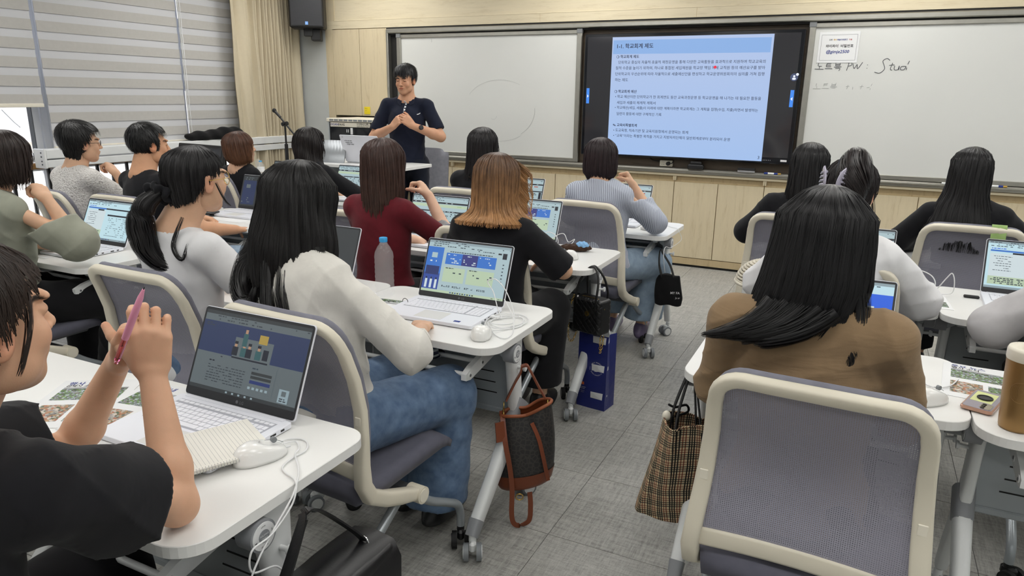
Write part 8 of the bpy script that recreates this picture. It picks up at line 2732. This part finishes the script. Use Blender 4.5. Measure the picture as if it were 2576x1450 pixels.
# 14 brown linen jacket
def p_jacket():
    BH = (22, 21, 23)
    rows = fit_hair([(-.04, .104, .120, .090), (-.09, .110, .122, .085), (-.14, .112, .120, .08), (-.19, .110, .112, .075), (-.24, .108, .105, .07)], w=.099, bk=.119)
    zf = zl((0, .07), (.55, .065), (.80, .02), (1.0, -.07), (1.2, -.165), (1.6, -.185), (2.4, -.175), (PI, -.160))
    main = hair_mesh(rows, zf, 141, BH, None, 0, 3400, 0, res=(150, 60), loose=.035, width=.0018, lift=.005, cx=[(.0, .0), (-.10, -.004), (-.16, -.018), (-.20, -.040), (-.30, -.08)])
    ws = []
    rg = np.random.RandomState(5)
    for k in range(9):
        u = k / 8
        x0 = -.075 + .13 * u; zz = -.130 - .012 * rg.rand()
        ws.append(lock([(x0, -.112, zz), (x0 - .035 - .02 * u, -.128, zz - .050), (x0 - .09 - .03 * u, -.132, zz - .078 - .008 * rg.rand()), (x0 - .14 - .05 * u * rg.rand(), -.120, zz - .085 - .020 * rg.rand())], [.018, .017, .010, .002], 110, 150 + k, BH, 2.0, w=.0015, core=k % 2 == 0))
    rgt = lock([(.092, -.05, -.10), (.104, -.06, -.17), (.098, -.075, -.235), (.085, -.07, -.27)], [.022, .020, .010, .002], 120, 175, BH, 1.6, w=.0016, core=False)
    mid = []
    person('woman with long straight black hair in brown linen jacket, seen from behind', -.045, 1.70, 0, head=(-.012, .02, 1.195), look=(-.04, -.10, .02), neck=(-.015, -.02, 1.055), chest=(-.01, -.015, .89), shw=.212, shz=1.012, shdy=-.01,
        arms={'R': dict(el=(.205, .08, .775), wr=(.12, .33, .76)), 'L': dict(el=(-.225, .10, .775), wr=(-.12, .33, .76))}, sleeve='long', slv_loose=.020, wr_amp=.007,
        shirt=dict(mat=T_BROWN, g=.024, name='jacket', cuff=.9), collar=.028, pants=BLK, hair=[main, rgt] + ws + mid, res=.0052, hem=.52)
p_jacket()
# 15 very long hair
person('woman with very long straight black hair in black top at the right whiteboard', .52, 4.12, 0, head=(-.04, .0, 1.17), look=(-.1, -.08, .03), neck=(-.03, .0, 1.035), chest=(.0, .0, .88), shw=.19, shz=.965,
    arms={'R': dict(el=(.30, .15, .79), wr=(.14, .38, .755)), 'L': dict(el=(-.30, .12, .79), wr=(-.14, .36, .755))}, shirt=dict(mat=T_BLACK, g=.026, name='top'), sleeve='long', slv_loose=.03, pants=BLK,
    hair=[long_hair(.33, .155, .13, 171, (24, 23, 25), strands=1600, face=.85, bangs=.07, loose=.10, wave=.002, mids=[(-.17, .118, .11, .08), (-.25, .14, .125, .09)])], res=.0075)
# 16 right edge sleeve
person('person in pale grey shirt mostly outside the right edge of the photo', .78, 2.72, 0, head=(.02, .05, 1.17), look=(-.1, 0, 0), neck=(.02, .0, 1.05), chest=(.0, .0, .89), shw=.185, shz=.965,
    arms={'R': dict(el=(.30, .15, .79), wr=(.14, .38, .755)), 'L': dict(el=(-.31, .05, .77), wr=(-.20, .30, .755))}, shirt=dict(mat=T_GREYS, g=.034, name='shirt', cuff=.5), sleeve='long', slv_loose=.045, wr_amp=.008, pants=BLK,
    hair=[bob(.11, 181, BLACKH, strands=400)], res=.008)

# 17 foreground woman with the pink pen
def p_pen():
    ox, oy = -1.20, .33
    def W(x, y, z): return (x - ox, y - oy, z)
    rows = fit_hair([(-.04, .086, .108, .088), (-.08, .080, .10, .078), (-.12, .07, .095, .07), (-.16, .065, .09, .06)], top=.122, w=.086, bk=.116, fr=.094)
    hr = hair_mesh(rows, zl((0, .078), (.6, .074), (1.0, .060), (1.25, .042), (1.5, .018), (1.75, -.020), (2.1, -.08), (PI, -.13)), 191, (38, 31, 28), (52, 40, 34), 0.001, 2600, 0, res=(140, 50), loose=.012, width=.0015, lift=.003)
    fr_ = lock([(.07, .045, .055), (.082, .035, .01), (.083, .020, -.035), (.080, .010, -.06)], [.006, .004, .002, .001], 36, 192, (44, 34, 30), 2.0, w=.0012, core=False)
    wR = np.array(W(-1.150, .828, .985)); eR = np.array(W(-1.055, .775, .762)); wL = np.array(W(-1.262, .838, .985)); eL = np.array(W(-1.395, .800, .775))
    arms = {'R': dict(el=eR, wr=wR, f=(.02, .06, 1.0), d=(.75, -.62, .10), side=1, curls=[(.30, 1.25, .9), (.42, 1.35, .95), (.52, 1.35, .9), (.5, 1.1, .7)], thumb=(.25, .2), tdir=(-.62, -.25, .72), res=.0028, scale=1.0, spread=.05),
            'L': dict(el=eL, wr=wL, f=(.55, -.12, .82), d=(-.55, -.72, .40), side=1, curls=[(.25, 1.0, .8), (.6, 1.2, .9), (.8, 1.3, .9), (.9, 1.3, .9)], thumb=(.2, .3), tdir=(.35, -.35, .80), res=.0030, scale=1.0, spread=.06)}
    p, h, R = person('woman in loose black tee holding a pink pen in clasped hands, foreground left', ox, oy, 0, head=W(-1.065, .500, 1.185), look=(.02, .02, .02), neck=W(-1.10, .435, 1.035), chest=W(-1.13, .40, .88), pelvis=(0, 0, .565),
        shR=W(-.975, .505, .965), shL=W(-1.27, .47, .975), arms=arms, shirt=dict(mat=T_BLACK, g=.034, name='tee', neck=.070), slv_cut=.58, slv_loose=.050, slv_flare=.030, wr_amp=.012, pants=dict(mat=T_BLACKP, g=.045, hem=.10, flare=1.5),
        hair=[hr, fr_], res=.0052, tone=lin(214, 168, 138), head_res=.0030, hem=.53, arm_res=.003,
        legs={1: ((.085, .04, .545), (.20, .40, .52), (.16, .38, .10)), -1: ((-.085, .02, .545), (-.1, .42, .52), (-.1, .40, .10))})
    return p
p_pen()
pen = MB()
a_ = Vector((-1.168, .775, 1.028)); b_ = Vector((-1.083, .785, 1.173)); d_ = (b_ - a_)
pen.tube([a_, a_ + d_ * .30], [.0055, .0058], 14, 1)
pen.tube([a_ + d_ * .30, a_ + d_ * .62, a_ + d_ * .86, a_ + d_ * .97], [.0062, .0066, .0050, .0022], 16, 0)
pen.tube([a_ + d_ * .97, b_], [.0012, .0006], 8, 2)
pen.tube([a_ - d_ * .05, a_ + d_ * .02], [.0035, .0035], 10, 3)
pen.strip([a_ + Vector((.006, -.006, .0)), a_ + d_ * .22 + Vector((.007, -.007, .0))], (0, 1, .2), .005, .0015, 3)
tag(pen.obj('ballpoint_pen', [M['pink'], M['pink_clear'], M['black_plastic'], M['pink_clear']]), 'pink ballpoint pen held upright between clasped hands', 'pen')

# 18 the lecturer
def p_lecturer():
    ox, oy = -3.60, 5.30
    def grow(x, y, z): return .016 + .012 * np.clip((z - .04) / .07, 0, 1) + .008 * np.clip(y / .08, 0, 1) * np.clip((z - .05) / .05, 0, 1)
    def cut(x, y, z):
        face = np.minimum(y - .030 + .25 * (.06 - z), .064 - z + .012 * np.sin(x * 60))
        low = -(z + .045 - .30 * (y + .02))
        ear = .020 - np.sqrt((y + .0) ** 2 + ((z + .002) * .7) ** 2)
        return np.maximum(np.maximum(face, low), np.where(np.abs(x) > .05, ear, -1))
    hr = short_hair(grow, 201, (20, 20, 24), .0040, 2600, cut)
    rz = PI + .38
    tone = lin(200, 152, 122)
    Wr = np.array((-.035, .285, 1.265)); Wl = np.array((.075, .275, 1.275))
    # local frame: +y towards the class, +x is his left seen from the back, so his right arm is at +x side after the turn
    p, h, R = person('standing man in navy polo shirt with hands clasped, lecturing', ox, oy, rz, head=(.0, .035, 1.612), look=(-.22, -.14, .0), neck=(0, .0, 1.478), chest=(0, .01, 1.25), pelvis=(0, 0, .92), shw=.218, shz=1.415, fem=0, belly=1.14,
        arms={'R': dict(el=(.285, .06, 1.135), wr=(.075, .235, 1.235), f=(-.60, .25, .62), d=(.35, .80, .35), curls=[(.9, 1.0, .5), (.9, 1.0, .5), (.9, 1.0, .5), (.9, 1.0, .5)], tdir=(-.55, .1, .8), res=.0042, scale=1.05),
              'L': dict(el=(-.30, .06, 1.150), wr=(-.095, .235, 1.245), f=(.62, .28, .55), d=(-.35, .85, .30), curls=[(.7, .9, .5), (.7, .9, .5), (.7, .9, .5), (.7, .9, .5)], tdir=(.45, .1, .85), res=.0042, scale=1.05)},
        legs='stand', shirt=dict(mat=T_NAVY, g=.020, name='polo_shirt', neck=.060), collar=.03, slv_cut=.80, slv_loose=.034, wr_amp=.008, pants=dict(mat=fab('dark_navy_chino', srgb(26, 30, 42), wr=.1), g=.022, hem=.09), hair=[hr], res=.0065, tone=tone, hem=.50, head_res=.0032, mouth=.0025)
    m = MB(); w = np.array((-.30, .06, 1.150)) * .22 + np.array((-.095, .235, 1.245)) * .78
    d = np.array((.205, .175, .095)); d /= np.linalg.norm(d); w = Vector(w); d = Vector(d)
    nrm = Vector((-.25, .85, .35)); nrm = (nrm - d * nrm.dot(d)).normalized()
    m.tube([w - d * .011, w + d * .011], .0315, 24, 0); m.cyl(w + nrm * .028, w + nrm * .041, .0205, 24, 1); m.cyl(w + nrm * .040, w + nrm * .0415, .0175, 24, 2)
    m.obj('wristwatch', [M['grey_plastic'], M['black_plastic'], M['black_gloss']], p)
    # placket trim, collar wings and chest emblem laid on the shirt surface
    shirt_o = [c for c in bpy.data.objects if c.parent is p and c.name.startswith('polo_shirt')][0]
    bv = BVH(shirt_o)
    def on(x, z, off=.003):
        h_ = bv.ray_cast(Vector((x, .6, z)), Vector((0, -1, 0)))[0]
        return (x, (h_.y if h_ else .15) + off, z)
    q = MB(); q.strip([on(-.012, 1.445), on(-.008, 1.425), on(-.004, 1.40), on(.0, 1.375), on(.002, 1.35)], (1, 0, 0), .013, .003, 0)
    for k in range(4): q.strip([on(-.010 + .003 * k, 1.437 - .024 * k, .005), on(-.009 + .003 * k, 1.428 - .024 * k, .005)], (1, 0, 0), .014, .002, 1)
    q.obj('placket_trim', [M['paper'], T_NAVY], p)
    q = MB(); q.strip([on(-.105, 1.335), on(-.115, 1.337), on(-.126, 1.346)], (0, 0, 1), .006, .002, 0); q.obj('chest_emblem', M['paper'], p)
    for s in (-1, 1):
        w_ = MB(); pts = [on(s * .030, 1.452, .006), on(s * .075, 1.462, .006), on(s * .070, 1.425, .006), on(s * .038, 1.405, .007)]
        w_.add(pts + [(a, b_ - .005, c) for a, b_, c in pts], [(0, 1, 2, 3), (7, 6, 5, 4), (0, 4, 5, 1), (1, 5, 6, 2), (2, 6, 7, 3), (3, 7, 4, 0)]); w_.obj('collar_wing', T_NAVY, p)
p_lecturer()
# the typesetting helper is not part of the scene
if 'o' in TEXT_TMP: bpy.data.objects.remove(TEXT_TMP['o'])
